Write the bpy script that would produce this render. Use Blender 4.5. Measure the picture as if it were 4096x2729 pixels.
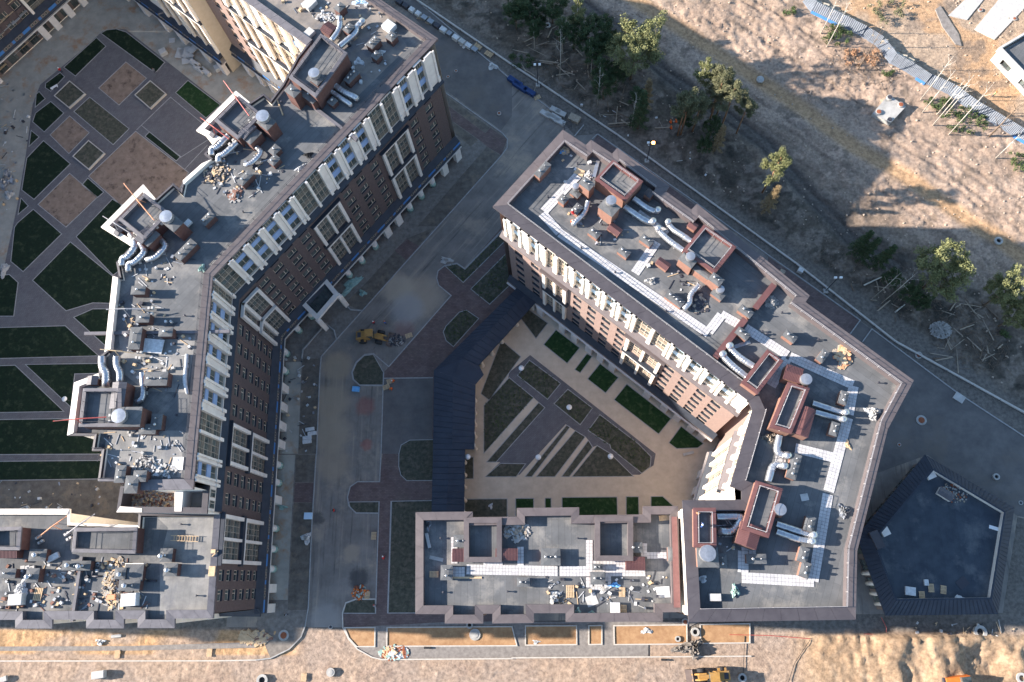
import bpy, math, random
import numpy as np
from mathutils import Matrix, Vector
random.seed(7); rng = np.random.default_rng(7)
for o in list(bpy.data.objects): bpy.data.objects.remove(o)
SC = bpy.context.scene; COL = SC.collection
# ------------------------------------------------------------------ camera
FPX, CAMH = 3186.0, 150.0          # focal length in photo pixels, flying height in metres
NAD = (2210.0, 2320.0)             # photo pixel straight below the camera
_d = np.array([NAD[0]-2048, -(NAD[1]-1364.5), -FPX]); _up = -_d/np.linalg.norm(_d)
_x = np.array([1.0, 0, 0]); _x = _x-_x@_up*_up; _x /= np.linalg.norm(_x); _y = np.cross(_up, _x)
ROT = np.array([_x, _y, _up])
cam = bpy.data.cameras.new('camera'); co = bpy.data.objects.new('camera', cam); COL.objects.link(co)
cam.sensor_width = 36; cam.lens = 36*FPX/4096; cam.clip_end = 9000; cam.clip_start = 1
co.matrix_world = Matrix.Translation((0, 0, CAMH)) @ Matrix([list(r) for r in ROT]).to_4x4()
SC.camera = co; SC.render.resolution_x = 1024; SC.render.resolution_y = 682
# ------------------------------------------------------------------ light
SUN_EL, SUN_AZ = math.radians(21.5), math.radians(177.3)      # direction towards the sun (counter-clockwise from +x)
sv = Vector((math.cos(SUN_EL)*math.cos(SUN_AZ), math.cos(SUN_EL)*math.sin(SUN_AZ), math.sin(SUN_EL)))
w = bpy.data.worlds.new('World'); SC.world = w; w.use_nodes = True
nt = w.node_tree; bg = nt.nodes['Background']; sky = nt.nodes.new('ShaderNodeTexSky'); sky.sky_type = 'NISHITA'
sky.sun_disc = False; sky.sun_elevation = SUN_EL; sky.sun_rotation = math.radians(90)-SUN_AZ
sky.air_density = 1.15; sky.dust_density = 0.3; sky.ozone_density = 2.4
nt.links.new(sky.outputs[0], bg.inputs[0]); bg.inputs[1].default_value = 0.1
sl = bpy.data.lights.new('sun', 'SUN'); sl.energy = 5.0; sl.angle = math.radians(0.6); sl.color = (1, 0.9, 0.8)
so = bpy.data.objects.new('sun', sl); COL.objects.link(so); so.rotation_euler = sv.to_track_quat('Z', 'Y').to_euler()
SC.view_settings.view_transform = 'Standard'; SC.view_settings.look = 'None'; SC.view_settings.gamma = 1
SC.view_settings.exposure = 1.8
# ------------------------------------------------------------------ photo pixels to places
s5, s6, s4 = 500/1704, 600/1882, 400/1742
VW = {'O': (0, 0, 4096/2353), 'a': (1960, 780, s5), 'b': (2400, 1150, s5), 'c': (2700, 1550, s5), 'd': (1500, 180, 400/1363), 'e': (780, 1060, s5),
      'f': (600, 0, s5), 'g': (0, 0, s4), 'h': (780, 1900, s4), 'i': (780, 2200, s4), 'A': (1200, 340, s5), 'B': (860, 700, s5), 'C': (700, 1460, s5), 'D': (1250, 700, s5),
      'R1': (2040, 540, s6), 'R2': (2540, 740, s6), 'R3': (2840, 1140, s6), 'R4': (2980, 1480, s6), 'R5': (2720, 1900, 600/1075),
      'L1': (1640, 2020, 600/1075), 'L2': (2180, 2020, 600/1075), 'M1': (1040, 0, 600/1075), 'M2': (760, 320, 600/1075), 'M3': (400, 700, 600/1075),
      'M4': (380, 1180, 600/1075), 'M5': (240, 1500, 600/1075), 'S1': (0, 2020, 600/1075), 'S2': (360, 1900, 600/1075)}
for k in range(12):
    VW[k+1] = ((k % 4)*1024, (k//4)*910, 1024/1764 if k < 8 else 1024/1766)
def at(v, x, y, z=0.0):
    ox, oy, s = VW[v]
    d = ROT @ np.array([ox+x*s-2048, -(oy+y*s-1364.5), -FPX])
    k = (CAMH-z)/-d[2]
    return (float(d[0]*k), float(d[1]*k))
def ats(v, pts, z=0.0): return [at(v, x, y, z) for x, y in pts]
def mix(z, *segs):
    out = []
    for v, pts in segs: out += ats(v, pts, z)
    return out
# ------------------------------------------------------------------ mesh builder
class MB:
    def __init__(s): s.v, s.f = [], []
    def add(s, vs, fs):
        b = len(s.v); s.v += [tuple(map(float, p)) for p in vs]; s.f += [tuple(b+i for i in f) for f in fs]; return s
    def quad(s, *p): return s.add(p, [tuple(range(len(p)))])
    def box(s, c, d, rz=0.0, taper=1.0):
        a, b, h = d[0]/2, d[1]/2, d[2]/2; C, S = math.cos(rz), math.sin(rz); vs = []
        for z, t in ((-h, 1), (h, taper)):
            for x, y in ((-a, -b), (a, -b), (a, b), (-a, b)): vs.append((c[0]+(x*C-y*S)*t, c[1]+(x*S+y*C)*t, c[2]+z))
        return s.add(vs, [(3, 2, 1, 0), (4, 5, 6, 7), (0, 1, 5, 4), (1, 2, 6, 5), (2, 3, 7, 6), (3, 0, 4, 7)])
    def prism(s, poly, z0, z1, cap=True, bot=False):
        poly = ccw(poly); n = len(poly); vs = [(x, y, z0) for x, y in poly]+[(x, y, z1) for x, y in poly]
        fs = [(i, (i+1) % n, n+(i+1) % n, n+i) for i in range(n)]
        if cap: fs.append(tuple(range(n, 2*n)))
        if bot: fs.append(tuple(range(n-1, -1, -1)))
        return s.add(vs, fs)
    def flat(s, poly, z): return s.add([(x, y, z) for x, y in ccw(poly)], [tuple(range(len(poly)))])
    def tube(s, path, r, seg=8, caps=True):
        P = [Vector(p) for p in path]; n = len(P); R = r if isinstance(r, (list, tuple)) else [r]*n; vs, fs = [], []
        up = None
        for i, p in enumerate(P):
            t = (P[min(i+1, n-1)]-P[max(i-1, 0)]).normalized()
            if up is None: up = t.orthogonal().normalized()
            a = (up-t*up.dot(t)); a = a.normalized() if a.length > 1e-6 else t.orthogonal().normalized(); up = a; b = t.cross(a)
            for k in range(seg):
                q = 2*math.pi*k/seg; vs.append(p+R[i]*(math.cos(q)*a+math.sin(q)*b))
        for i in range(n-1):
            for k in range(seg):
                k2 = (k+1) % seg; fs.append((i*seg+k, i*seg+k2, (i+1)*seg+k2, (i+1)*seg+k))
        if caps: fs += [tuple(range(seg-1, -1, -1)), tuple((n-1)*seg+k for k in range(seg))]
        return s.add(vs, fs)
    def lathe(s, prof, c=(0, 0, 0), seg=12):
        vs, fs = [], []; n = len(prof)
        for r, z in prof:
            for k in range(seg):
                q = 2*math.pi*k/seg; vs.append((c[0]+r*math.cos(q), c[1]+r*math.sin(q), c[2]+z))
        for i in range(n-1):
            for k in range(seg):
                k2 = (k+1) % seg; fs.append((i*seg+k, i*seg+k2, (i+1)*seg+k2, (i+1)*seg+k))
        fs += [tuple(range(seg-1, -1, -1)), tuple((n-1)*seg+k for k in range(seg))]
        return s.add(vs, fs)
    def bar(s, p, q, t=0.05):
        p, q = Vector(p), Vector(q); return s.tube([p, q], t*0.7, 4)
    def mesh(s, name, smooth=False):
        m = bpy.data.meshes.new(name); m.from_pydata(s.v, [], s.f); m.validate()
        if smooth: m.polygons.foreach_set('use_smooth', [True]*len(m.polygons))
        m.update(); return m
def area(p): return 0.5*sum(p[i][0]*p[(i+1) % len(p)][1]-p[(i+1) % len(p)][0]*p[i][1] for i in range(len(p)))
def ccw(p): return list(p) if area(p) > 0 else list(p)[::-1]
WORLD = {}
I4 = Matrix.Identity(4)
def link(name, mesh, mat=None, parent=None, Mw=None, label=None, cat=None, group=None, kind=None):
    if isinstance(mesh, MB): mesh = mesh.mesh(name)
    if mesh is not None and mat is not None and not mesh.materials: mesh.materials.append(MAT[mat] if isinstance(mat, str) else mat)
    o = bpy.data.objects.new(name, mesh); COL.objects.link(o)
    Mw = Mw if Mw is not None else I4
    o.matrix_basis = Mw; WORLD[o.name] = Mw
    if parent is not None: o.parent = parent; o.matrix_parent_inverse = WORLD[parent.name].inverted()
    for k, v in (('label', label), ('category', cat), ('group', group), ('kind', kind)):
        if v: o[k] = v
    return o
def thing(name, label, cat, loc=(0, 0, 0), group=None, rz=0.0):
    return link(name, None, None, None, Matrix.Translation(loc) @ Matrix.Rotation(rz, 4, 'Z'), label, cat, group)
def TR(x, y, z=0.0, rz=0.0, s=1.0): return Matrix.Translation((x, y, z)) @ Matrix.Rotation(rz, 4, 'Z') @ Matrix.Scale(s, 4)
def struct(name, mb, mat): return link(name, mb, mat, kind='structure')
# ------------------------------------------------------------------ materials
MAT = {}
def material(name, c1, c2=None, scale=1.0, rough=0.85, bump=0.0, bscale=None, metal=0.0, detail=6.0, spec=0.3, c3=None, s3=0.1, obj=False, extra=None):
    m = bpy.data.materials.new(name); m.use_nodes = True; t = m.node_tree; N, L = t.nodes, t.links; b = N['Principled BSDF']
    b.inputs['Roughness'].default_value = rough; b.inputs['Metallic'].default_value = metal; b.inputs['Specular IOR Level'].default_value = spec
    tc = N.new('ShaderNodeTexCoord'); vec = tc.outputs['Object']
    if obj:
        oi = N.new('ShaderNodeObjectInfo'); ad = N.new('ShaderNodeVectorMath'); ad.operation = 'ADD'; ml = N.new('ShaderNodeMath'); ml.operation = 'MULTIPLY'; ml.inputs[1].default_value = 50
        L.new(oi.outputs['Random'], ml.inputs[0]); L.new(vec, ad.inputs[0]); L.new(ml.outputs[0], ad.inputs[1]); vec = ad.outputs[0]
    c2 = c2 or c1
    nz = N.new('ShaderNodeTexNoise'); nz.inputs['Scale'].default_value = scale; nz.inputs['Detail'].default_value = detail; nz.inputs['Roughness'].default_value = 0.65
    L.new(vec, nz.inputs['Vector'])
    mr = N.new('ShaderNodeMapRange'); mr.inputs[1].default_value = 0.34; mr.inputs[2].default_value = 0.66; L.new(nz.outputs[0], mr.inputs[0])
    mx = N.new('ShaderNodeMix'); mx.data_type = 'RGBA'; mx.inputs[6].default_value = (*c1, 1); mx.inputs[7].default_value = (*c2, 1); L.new(mr.outputs[0], mx.inputs[0]); col = mx.outputs[2]
    if c3:
        n3 = N.new('ShaderNodeTexNoise'); n3.inputs['Scale'].default_value = s3; n3.inputs['Detail'].default_value = 8; n3.inputs['Roughness'].default_value = 0.7; L.new(vec, n3.inputs['Vector'])
        m3 = N.new('ShaderNodeMapRange'); m3.inputs[1].default_value = 0.52; m3.inputs[2].default_value = 0.66; L.new(n3.outputs[0], m3.inputs[0])
        x3 = N.new('ShaderNodeMix'); x3.data_type = 'RGBA'; L.new(m3.outputs[0], x3.inputs[0]); L.new(col, x3.inputs[6]); x3.inputs[7].default_value = (*c3, 1); col = x3.outputs[2]
    if extra: col = extra(N, L, vec, col, b)
    L.new(col, b.inputs['Base Color'])
    if bump:
        nb = N.new('ShaderNodeTexNoise'); nb.inputs['Scale'].default_value = bscale or scale*4; nb.inputs['Detail'].default_value = 6; nb.inputs['Roughness'].default_value = 0.7; L.new(vec, nb.inputs['Vector'])
        bp = N.new('ShaderNodeBump'); bp.inputs['Strength'].default_value = min(1, bump*2); bp.inputs['Distance'].default_value = bump; L.new(nb.outputs[0], bp.inputs['Height']); L.new(bp.outputs[0], b.inputs['Normal'])
    MAT[name] = m; return m
def mixc(N, L, fac, a, bcol):
    x = N.new('ShaderNodeMix'); x.data_type = 'RGBA'; L.new(fac, x.inputs[0]); L.new(a, x.inputs[6])
    if isinstance(bcol, tuple): x.inputs[7].default_value = (*bcol, 1)
    else: L.new(bcol, x.inputs[7])
    return x.outputs[2]
def brickx(w, h, mortar, colour, amount, ang=0.0, vert=False, vary=0.0):
    def ex(N, L, vec, col, b):
        mp = N.new('ShaderNodeMapping'); mp.inputs['Rotation'].default_value = (math.radians(90) if vert else 0, 0, -ang if not vert else 0); L.new(vec, mp.inputs[0])
        br = N.new('ShaderNodeTexBrick'); br.inputs['Scale'].default_value = 1; br.inputs['Brick Width'].default_value = w; br.inputs['Row Height'].default_value = h; br.inputs['Mortar Size'].default_value = mortar
        br.inputs['Color1'].default_value = (1, 1, 1, 1); br.inputs['Color2'].default_value = (1-vary, 1-vary, 1-vary, 1); br.inputs['Mortar'].default_value = (1-amount,)*3+(1,)
        L.new(mp.outputs[0], br.inputs['Vector'])
        x = N.new('ShaderNodeMix'); x.data_type = 'RGBA'; x.blend_type = 'MULTIPLY'; x.inputs[0].default_value = 1; L.new(col, x.inputs[6]); L.new(br.outputs['Color'], x.inputs[7])
        return x.outputs[2]
    return ex
G = lambda v: (v, v, v)
SPOTS = [(at(6, 755, 1230), 2.2, (0.3, 0.08, 0.06)), (at(6, 765, 1500), 1.3, (0.34, 0.08, 0.06)), (at(6, 1020, 700), 2.4, (0.24, 0.11, 0.1)), (at(8, 1000, 1300), 3.0, (0.24, 0.1, 0.09)), (at(8, 1160, 1450), 2.6, (0.27, 0.09, 0.07)), (at(8, 770, 815), 2.2, (0.24, 0.1, 0.09)),
         (at(6, 1130, 470), 5.5, (0.36, 0.29, 0.22)), (at(6, 980, 420), 4.0, (0.4, 0.33, 0.25)), (at(6, 1040, 560), 4.0, (0.3, 0.29, 0.28)), (at(6, 560, 960), 3.6, (0.33, 0.26, 0.18)), (at(6, 520, 1200), 4.5, (0.35, 0.28, 0.2)), (at(6, 520, 1420), 4.5, (0.35, 0.28, 0.2)), (at(10, 530, 60), 4.0, (0.33, 0.26, 0.19)), (at(2, 1450, 440), 4.0, (0.3, 0.26, 0.22)), (at(2, 1640, 840), 2.2, (0.28, 0.25, 0.2)), (at(10, 660, 680), 2.0, (0.34, 0.27, 0.2)), (at(10, 480, 1130), 3.5, (0.28, 0.26, 0.24)),
         (at(10, 710, 850), 2.2, (0.04, 0.04, 0.042)), (at(6, 590, 600), 2.6, (0.04, 0.036, 0.033)), (at(10, 420, 440), 1.5, (0.05, 0.05, 0.052)), (at(8, 1350, 1250), 7.0, (0.27, 0.22, 0.18)), (at(8, 1200, 1120), 5.0, (0.25, 0.21, 0.18))]
def stains(N, L, vec, col, b):
    nz = N.new('ShaderNodeTexNoise'); nz.inputs['Scale'].default_value = 0.5; nz.inputs['Detail'].default_value = 12; nz.inputs['Roughness'].default_value = 0.75; L.new(vec, nz.inputs['Vector'])
    sx = N.new('ShaderNodeSeparateXYZ'); L.new(vec, sx.inputs[0]); mk = N.new('ShaderNodeMapRange'); mk.inputs[1].default_value = 38; mk.inputs[2].default_value = 50; L.new(sx.outputs['Y'], mk.inputs[0]); st = []
    for rot in (90, 50.7):
        mp = N.new('ShaderNodeMapping'); mp.inputs['Rotation'].default_value = (0, 0, math.radians(-rot)); L.new(vec, mp.inputs[0]); ms = N.new('ShaderNodeVectorMath'); ms.operation = 'MULTIPLY'; ms.inputs[1].default_value = (0.05, 1.1, 1); L.new(mp.outputs[0], ms.inputs[0])
        q = N.new('ShaderNodeTexNoise'); q.inputs['Scale'].default_value = 0.9; q.inputs['Detail'].default_value = 8; q.inputs['Roughness'].default_value = 0.7; L.new(ms.outputs[0], q.inputs['Vector']); st.append(q.outputs[0])
    mm = N.new('ShaderNodeMix'); L.new(mk.outputs[0], mm.inputs[0]); L.new(st[0], mm.inputs[2]); L.new(st[1], mm.inputs[3])
    for lo, hi, c in ((0.54, 0.66, (0.33, 0.275, 0.22)), (0.44, 0.34, (0.075, 0.07, 0.068))):
        q = N.new('ShaderNodeMapRange'); q.inputs[1].default_value = lo; q.inputs[2].default_value = hi; q.inputs[4].default_value = 0.75; L.new(mm.outputs[0], q.inputs[0]); col = mixc(N, L, q.outputs[0], col, c)
    sp = N.new('ShaderNodeVectorMath'); sp.operation = 'MULTIPLY_ADD'; sp.inputs[1].default_value = (3, 3, 0); L.new(nz.outputs['Color'], sp.inputs[0]); L.new(vec, sp.inputs[2])
    for (x, y), r, c in SPOTS:
        d = N.new('ShaderNodeVectorMath'); d.operation = 'DISTANCE'; d.inputs[1].default_value = (x+1.5, y+1.5, 0); L.new(sp.outputs[0], d.inputs[0])
        m = N.new('ShaderNodeMapRange'); m.interpolation_type = 'SMOOTHSTEP'; m.inputs[1].default_value = r*1.1; m.inputs[2].default_value = r*0.5; m.inputs[3].default_value = 0; m.inputs[4].default_value = 0.4 if c[0] > 2*c[1] else 0.7; L.new(d.outputs['Value'], m.inputs[0]); col = mixc(N, L, m.outputs[0], col, c)
    return col
for nm, an in (('ne', 50.75), ('s', 90.0), ('r', -40.1), ('rs', 69.4)):
    material('membrane_'+nm, (0.092, 0.096, 0.1), (0.14, 0.142, 0.145), 0.3, 0.9, 0.02, 6, c3=(0.225, 0.215, 0.2), s3=0.16, extra=brickx(9, 1.0, 0.02, None, 0.38, math.radians(an), vary=0.13))
material('membrane_dusty', (0.16, 0.158, 0.152), (0.26, 0.25, 0.235), 0.4, 0.9, 0.02, 6, c3=(0.15, 0.15, 0.155), s3=0.25, extra=brickx(9, 1.0, 0.02, None, 0.2, 1.57, vary=0.06))
material('membrane_sand', (0.15, 0.135, 0.122), (0.24, 0.208, 0.18), 0.5, 0.9, 0.02, 6, c3=(0.13, 0.13, 0.14), s3=0.2, extra=brickx(9, 1.0, 0.02, None, 0.18, 0.9, vary=0.05))
material('cap_brown', (0.088, 0.073, 0.074), (0.115, 0.096, 0.096), 0.7, 0.55, spec=0.4)
material('cap_dark', (0.052, 0.046, 0.052), (0.07, 0.063, 0.069), 0.7, 0.5, spec=0.4)
material('cap_grey', (0.095, 0.09, 0.1), (0.135, 0.128, 0.14), 0.9, 0.6)
material('cap_red', (0.105, 0.046, 0.043), (0.135, 0.062, 0.058), 0.8, 0.45, spec=0.45)
material('red_sheet', (0.14, 0.06, 0.058), (0.18, 0.085, 0.08), 0.8, 0.45, spec=0.45, extra=brickx(40, 0.18, 0.04, None, 0.35, 0.0))
material('joint', (0.03, 0.027, 0.03))
material('cream', (0.66, 0.6, 0.52), (0.76, 0.7, 0.62), 0.6, 0.8, 0.004, 12)
material('cream_grey', (0.57, 0.52, 0.48), (0.68, 0.63, 0.58), 0.6, 0.8, 0.004, 12)
material('beige_render', (0.4, 0.345, 0.265), (0.46, 0.4, 0.315), 0.8, 0.85, 0.004, 12)
material('brick_dark', (0.1, 0.074, 0.072), (0.135, 0.1, 0.095), 2.2, 0.9, 0.01, 20, extra=brickx(0.27, 0.09, 0.012, None, 0.25, vert=True, vary=0.25))
material('brick_red', (0.26, 0.182, 0.155), (0.325, 0.235, 0.203), 2.2, 0.9, 0.01, 20, extra=brickx(0.27, 0.09, 0.012, None, 0.25, vert=True, vary=0.22))
material('brick_orange', (0.19, 0.098, 0.072), (0.24, 0.13, 0.098), 1.5, 0.9, 0.01, 14)
material('brick_brown', (0.085, 0.042, 0.036), (0.115, 0.06, 0.052), 1.5, 0.9, 0.01, 14)
material('dark_sheet', (0.022, 0.027, 0.038), (0.036, 0.042, 0.055), 0.8, 0.6, spec=0.3)
material('navy_sheet', (0.022, 0.028, 0.042), (0.034, 0.042, 0.06), 0.5, 0.6, spec=0.3)
material('blue_panel', (0.05, 0.17, 0.42), (0.065, 0.2, 0.47), 0.6, 0.5)
material('pale_blue', (0.2, 0.3, 0.5), (0.25, 0.35, 0.55), 0.6, 0.6)
material('sky_blue_white', (0.45, 0.6, 0.74), (0.5, 0.65, 0.78), 0.6, 0.6)
material('brown_panel', (0.13, 0.1, 0.09), (0.17, 0.135, 0.12), 0.9, 0.7)
material('tan_frame', (0.27, 0.235, 0.195), (0.33, 0.29, 0.245), 1.2, 0.6)
material('tan_light', (0.54, 0.43, 0.33), (0.6, 0.49, 0.39), 1.2, 0.6)
material('glass', (0.02, 0.027, 0.028), (0.12, 0.14, 0.132), 0.35, 0.08, spec=0.6, obj=True)  # pale grey-green tone imitates blinds, film and reflected sky in the colour
material('steel', (0.4, 0.4, 0.41), (0.55, 0.55, 0.56), 2.0, 0.3, 0.012, 3, metal=0.75)
material('steel_dull', (0.24, 0.25, 0.26), (0.36, 0.37, 0.39), 2.0, 0.42, metal=0.7)
material('rail_white', (0.34, 0.32, 0.32), (0.4, 0.38, 0.38), 2, 0.5)
material('rail_dark', (0.045, 0.045, 0.055), rough=0.5)
material('concrete', (0.3, 0.29, 0.27), (0.42, 0.405, 0.38), 0.8, 0.9, 0.01, 10, c3=(0.23, 0.22, 0.2), s3=0.3)
material('concrete_pale', (0.36, 0.35, 0.33), (0.48, 0.465, 0.445), 0.8, 0.9, 0.01, 10, obj=True)
material('tile_pale', (0.38, 0.37, 0.37), (0.52, 0.505, 0.5), 0.9, 0.85, obj=True)
material('kerb', (0.26, 0.255, 0.25), (0.36, 0.35, 0.335), 1.5, 0.9)
material('kerb_pale_lit', (0.4, 0.37, 0.33), (0.5, 0.46, 0.41), 1.5, 0.9)  # brighter, warmer kerb copy: sunlight put into the colour; also pale rims
material('wood', (0.45, 0.31, 0.18), (0.58, 0.43, 0.27), 3, 0.8, obj=True)
material('wood_old', (0.26, 0.21, 0.16), (0.38, 0.32, 0.25), 3, 0.85, obj=True)
material('plastic_white', (0.42, 0.42, 0.42), (0.62, 0.62, 0.61), 2, 0.5, obj=True)
material('white', (0.72, 0.72, 0.72), (0.8, 0.8, 0.79), 2, 0.5)
material('black_rubber', (0.02, 0.02, 0.022), (0.035, 0.035, 0.036), 4, 0.8)
material('yellow_paint', (0.3, 0.165, 0.05), (0.4, 0.22, 0.06), 1.5, 0.6, c3=(0.22, 0.17, 0.12), s3=0.8)
material('orange_paint', (0.55, 0.13, 0.02), (0.62, 0.17, 0.03), 1.5, 0.5)
material('red_paint', (0.36, 0.07, 0.055), (0.44, 0.1, 0.08), 1.5, 0.5)
material('orange_light_paint', (0.6, 0.25, 0.12), (0.66, 0.3, 0.16), 1.5, 0.5)
material('rust', (0.2, 0.06, 0.03), (0.28, 0.1, 0.05), 4, 0.9)
material('blue_paint', (0.012, 0.035, 0.11), (0.018, 0.05, 0.16), 2, 0.5)
material('green_film', (0.2, 0.32, 0.28), (0.33, 0.44, 0.4), 2, 0.4, obj=True)
material('blue_film', (0.1, 0.32, 0.62), (0.18, 0.42, 0.7), 2, 0.4)
material('skin', (0.45, 0.27, 0.19)); material('hair', (0.03, 0.02, 0.015)); material('trousers', (0.03, 0.035, 0.06), rough=0.9)
material('hivis', (0.75, 0.13, 0.02), rough=0.7); material('red_cloth', (0.5, 0.03, 0.03), rough=0.8); material('grey_cloth', (0.2, 0.2, 0.22), rough=0.9); material('blue_cloth', (0.04, 0.12, 0.4), rough=0.9)
material('green_cloth', (0.35, 0.5, 0.2), rough=0.9); material('helmet', (0.7, 0.7, 0.68), rough=0.4)
# ground
material('asphalt', (0.15, 0.135, 0.122), (0.225, 0.2, 0.178), 0.3, 0.9, 0.015, 8, c3=(0.33, 0.27, 0.21), s3=0.08, extra=stains)
material('asphalt_dark', (0.1, 0.093, 0.09), (0.155, 0.14, 0.132), 0.3, 0.9, 0.015, 8, c3=(0.14, 0.12, 0.105), s3=0.1)
material('paver_red', (0.13, 0.09, 0.085), (0.185, 0.135, 0.123), 0.5, 0.9, 0.01, 10, c3=(0.15, 0.115, 0.1), s3=0.15, extra=brickx(0.6, 0.3, 0.03, None, 0.3, 0.0, vary=0.25))
material('paver_grey', (0.12, 0.112, 0.118), (0.155, 0.145, 0.15), 0.6, 0.9, 0.01, 10, c3=(0.15, 0.145, 0.15), s3=0.12, extra=brickx(0.6, 0.3, 0.03, None, 0.25, 0.7, vary=0.15))
material('beige_gravel', (0.47, 0.375, 0.28), (0.58, 0.47, 0.355), 0.5, 0.95, 0.01, 10)
material('court_mud', (0.25, 0.24, 0.21), (0.36, 0.335, 0.285), 0.35, 0.95, 0.02, 8, c3=(0.3, 0.19, 0.12), s3=0.25)
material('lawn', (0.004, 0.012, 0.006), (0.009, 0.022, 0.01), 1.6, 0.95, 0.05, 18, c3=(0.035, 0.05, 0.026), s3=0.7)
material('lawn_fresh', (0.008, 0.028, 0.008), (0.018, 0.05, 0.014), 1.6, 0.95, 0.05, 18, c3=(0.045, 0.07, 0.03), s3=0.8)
material('soil', (0.09, 0.078, 0.066), (0.16, 0.14, 0.117), 0.8, 0.95, 0.08, 5, c3=(0.2, 0.16, 0.12), s3=0.3)
material('planting', (0.042, 0.044, 0.032), (0.095, 0.092, 0.068), 1.4, 0.95, 0.08, 6, c3=(0.12, 0.105, 0.08), s3=0.7)
material('sand_square', (0.19, 0.135, 0.1), (0.27, 0.195, 0.15), 0.7, 0.95, 0.03, 6, c3=(0.09, 0.065, 0.05), s3=0.55)
material('orange_sand', (0.27, 0.15, 0.075), (0.4, 0.245, 0.13), 0.8, 0.95, 0.1, 3, c3=(0.3, 0.17, 0.09), s3=0.5)
material('gravel', (0.16, 0.143, 0.13), (0.25, 0.226, 0.205), 1.5, 0.95, 0.04, 6)
material('gravel_dark', (0.13, 0.115, 0.102), (0.22, 0.195, 0.17), 1.2, 0.95, 0.08, 5)
material('rubble', (0.24, 0.228, 0.212), (0.4, 0.385, 0.36), 1.2, 0.9, obj=True)
# plants
material('leaf_green', (0.12, 0.13, 0.05), (0.2, 0.205, 0.09), 0.6, 0.7, obj=True)
material('leaf_dark_shaded', (0.03, 0.055, 0.022), (0.06, 0.09, 0.035), 0.6, 0.7, obj=True)  # dark conifer green; on broadleaf trees, building shade put into the leaf colour
material('leaf_pine', (0.1, 0.105, 0.05), (0.17, 0.165, 0.09), 0.6, 0.75, obj=True)
material('leaf_dry', (0.22, 0.16, 0.085), (0.3, 0.23, 0.13), 0.6, 0.8, obj=True)
material('bark', (0.12, 0.085, 0.06), (0.2, 0.15, 0.11), 4, 0.9, obj=True)
material('bark_birch', (0.42, 0.39, 0.34), (0.55, 0.52, 0.46), 5, 0.85, c3=(0.1, 0.09, 0.08), s3=3, obj=True)
material('bark_pine', (0.28, 0.15, 0.085), (0.36, 0.21, 0.12), 4, 0.9, obj=True)
material('shrub', (0.035, 0.06, 0.018), (0.085, 0.115, 0.04), 1.0, 0.8)
lm = material('lamp_orange', (1, 0.5, 0.15)); lm.node_tree.nodes['Principled BSDF'].inputs['Emission Color'].default_value = (1, 0.42, 0.12, 1); lm.node_tree.nodes['Principled BSDF'].inputs['Emission Strength'].default_value = 12
# ------------------------------------------------------------------ ground sheet with relief
def vnoise(X, Y, scale, seed, octv=4, gain=0.5):
    out = np.zeros_like(X); amp = 1.0; tot = 0
    for k in range(octv):
        r = np.random.default_rng(seed*31+k); gsz = 257; g = r.random((gsz, gsz)); u, v = X*scale*2**k+1000, Y*scale*2**k+1000
        iu, iv = np.floor(u).astype(int), np.floor(v).astype(int); fu, fv = u-iu, v-iv; fu = fu*fu*(3-2*fu); fv = fv*fv*(3-2*fv)
        a, b = g[iu % gsz, iv % gsz], g[(iu+1) % gsz, iv % gsz]; c, d = g[iu % gsz, (iv+1) % gsz], g[(iu+1) % gsz, (iv+1) % gsz]
        out += amp*((a*(1-fu)+b*fu)*(1-fv)+(c*(1-fu)+d*fu)*fv); tot += amp; amp *= gain
    return out/tot
def pdist(X, Y, pts):
    D = np.full(X.shape, 1e9)
    for (x0, y0), (x1, y1) in zip(pts, pts[1:]):
        dx, dy = x1-x0, y1-y0; t = np.clip(((X-x0)*dx+(Y-y0)*dy)/(dx*dx+dy*dy), 0, 1)
        D = np.minimum(D, np.hypot(X-x0-t*dx, Y-y0-t*dy))
    return D
sm = lambda v, a, b: np.clip((v-a)/(b-a), 0, 1)**2*(3-2*np.clip((v-a)/(b-a), 0, 1))
FL = [at(2, 1075, 0), at(2, 1764, 470), at(3, 200, 600), at(3, 720, 950), at(3, 1400, 1440), at(8, 180, 265), at(8, 860, 800), at(8, 1764, 1300)]     # edge of the forest strip
TRK = mix(0, (3, [(760, -80), (900, 30), (1200, 220), (1600, 480)]), (4, [(0, 590), (250, 750), (600, 1010), (950, 1215), (1450, 1560)]), (8, [(1590, 60), (1764, 210), (1950, 330)]))
MUD = mix(0, (3, [(480, 20), (720, 190), (1060, 500), (1450, 770), (1764, 1000)]), (4, [(0, 1010), (250, 1300), (450, 1500)]), (8, [(620, 130), (900, 260)]))
fx = np.concatenate([[-4000, -1500, -600, -250], np.arange(-150, 137, 0.42), [180, 300, 600, 1500, 4000]])
fy = np.concatenate([[-4000, -1500, -500, -150, -60], np.arange(-24, 150, 0.42), [180, 300, 600, 1500, 4000]])
X, Y = np.meshgrid(fx, fy); nx, ny = len(fx), len(fy)
a0, b0 = np.array(FL[0]), np.array(FL[-1]); nn = np.array([-(b0-a0)[1], (b0-a0)[0]]); nn /= np.linalg.norm(nn)
side = (X-a0[0])*nn[0]+(Y-a0[1])*nn[1]                      # metres beyond the forest edge
ne = sm(side, 1.0, 4.0)
n1, n2, n3 = vnoise(X, Y, 0.11, 1), vnoise(X, Y, 0.45, 2), vnoise(X, Y, 1.3, 3, 3)
rid = 1-np.abs(2*vnoise(X+0.6*Y, Y-0.4*X, 0.28, 4, 3)-1)
dt, dm = pdist(X, Y, TRK), pdist(X, Y, MUD)
rid2 = 1-np.abs(2*vnoise(X*0.8+0.55*Y, (Y-0.7*X)*0.45, 0.7, 14, 3, 0.6)-1)
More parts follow.
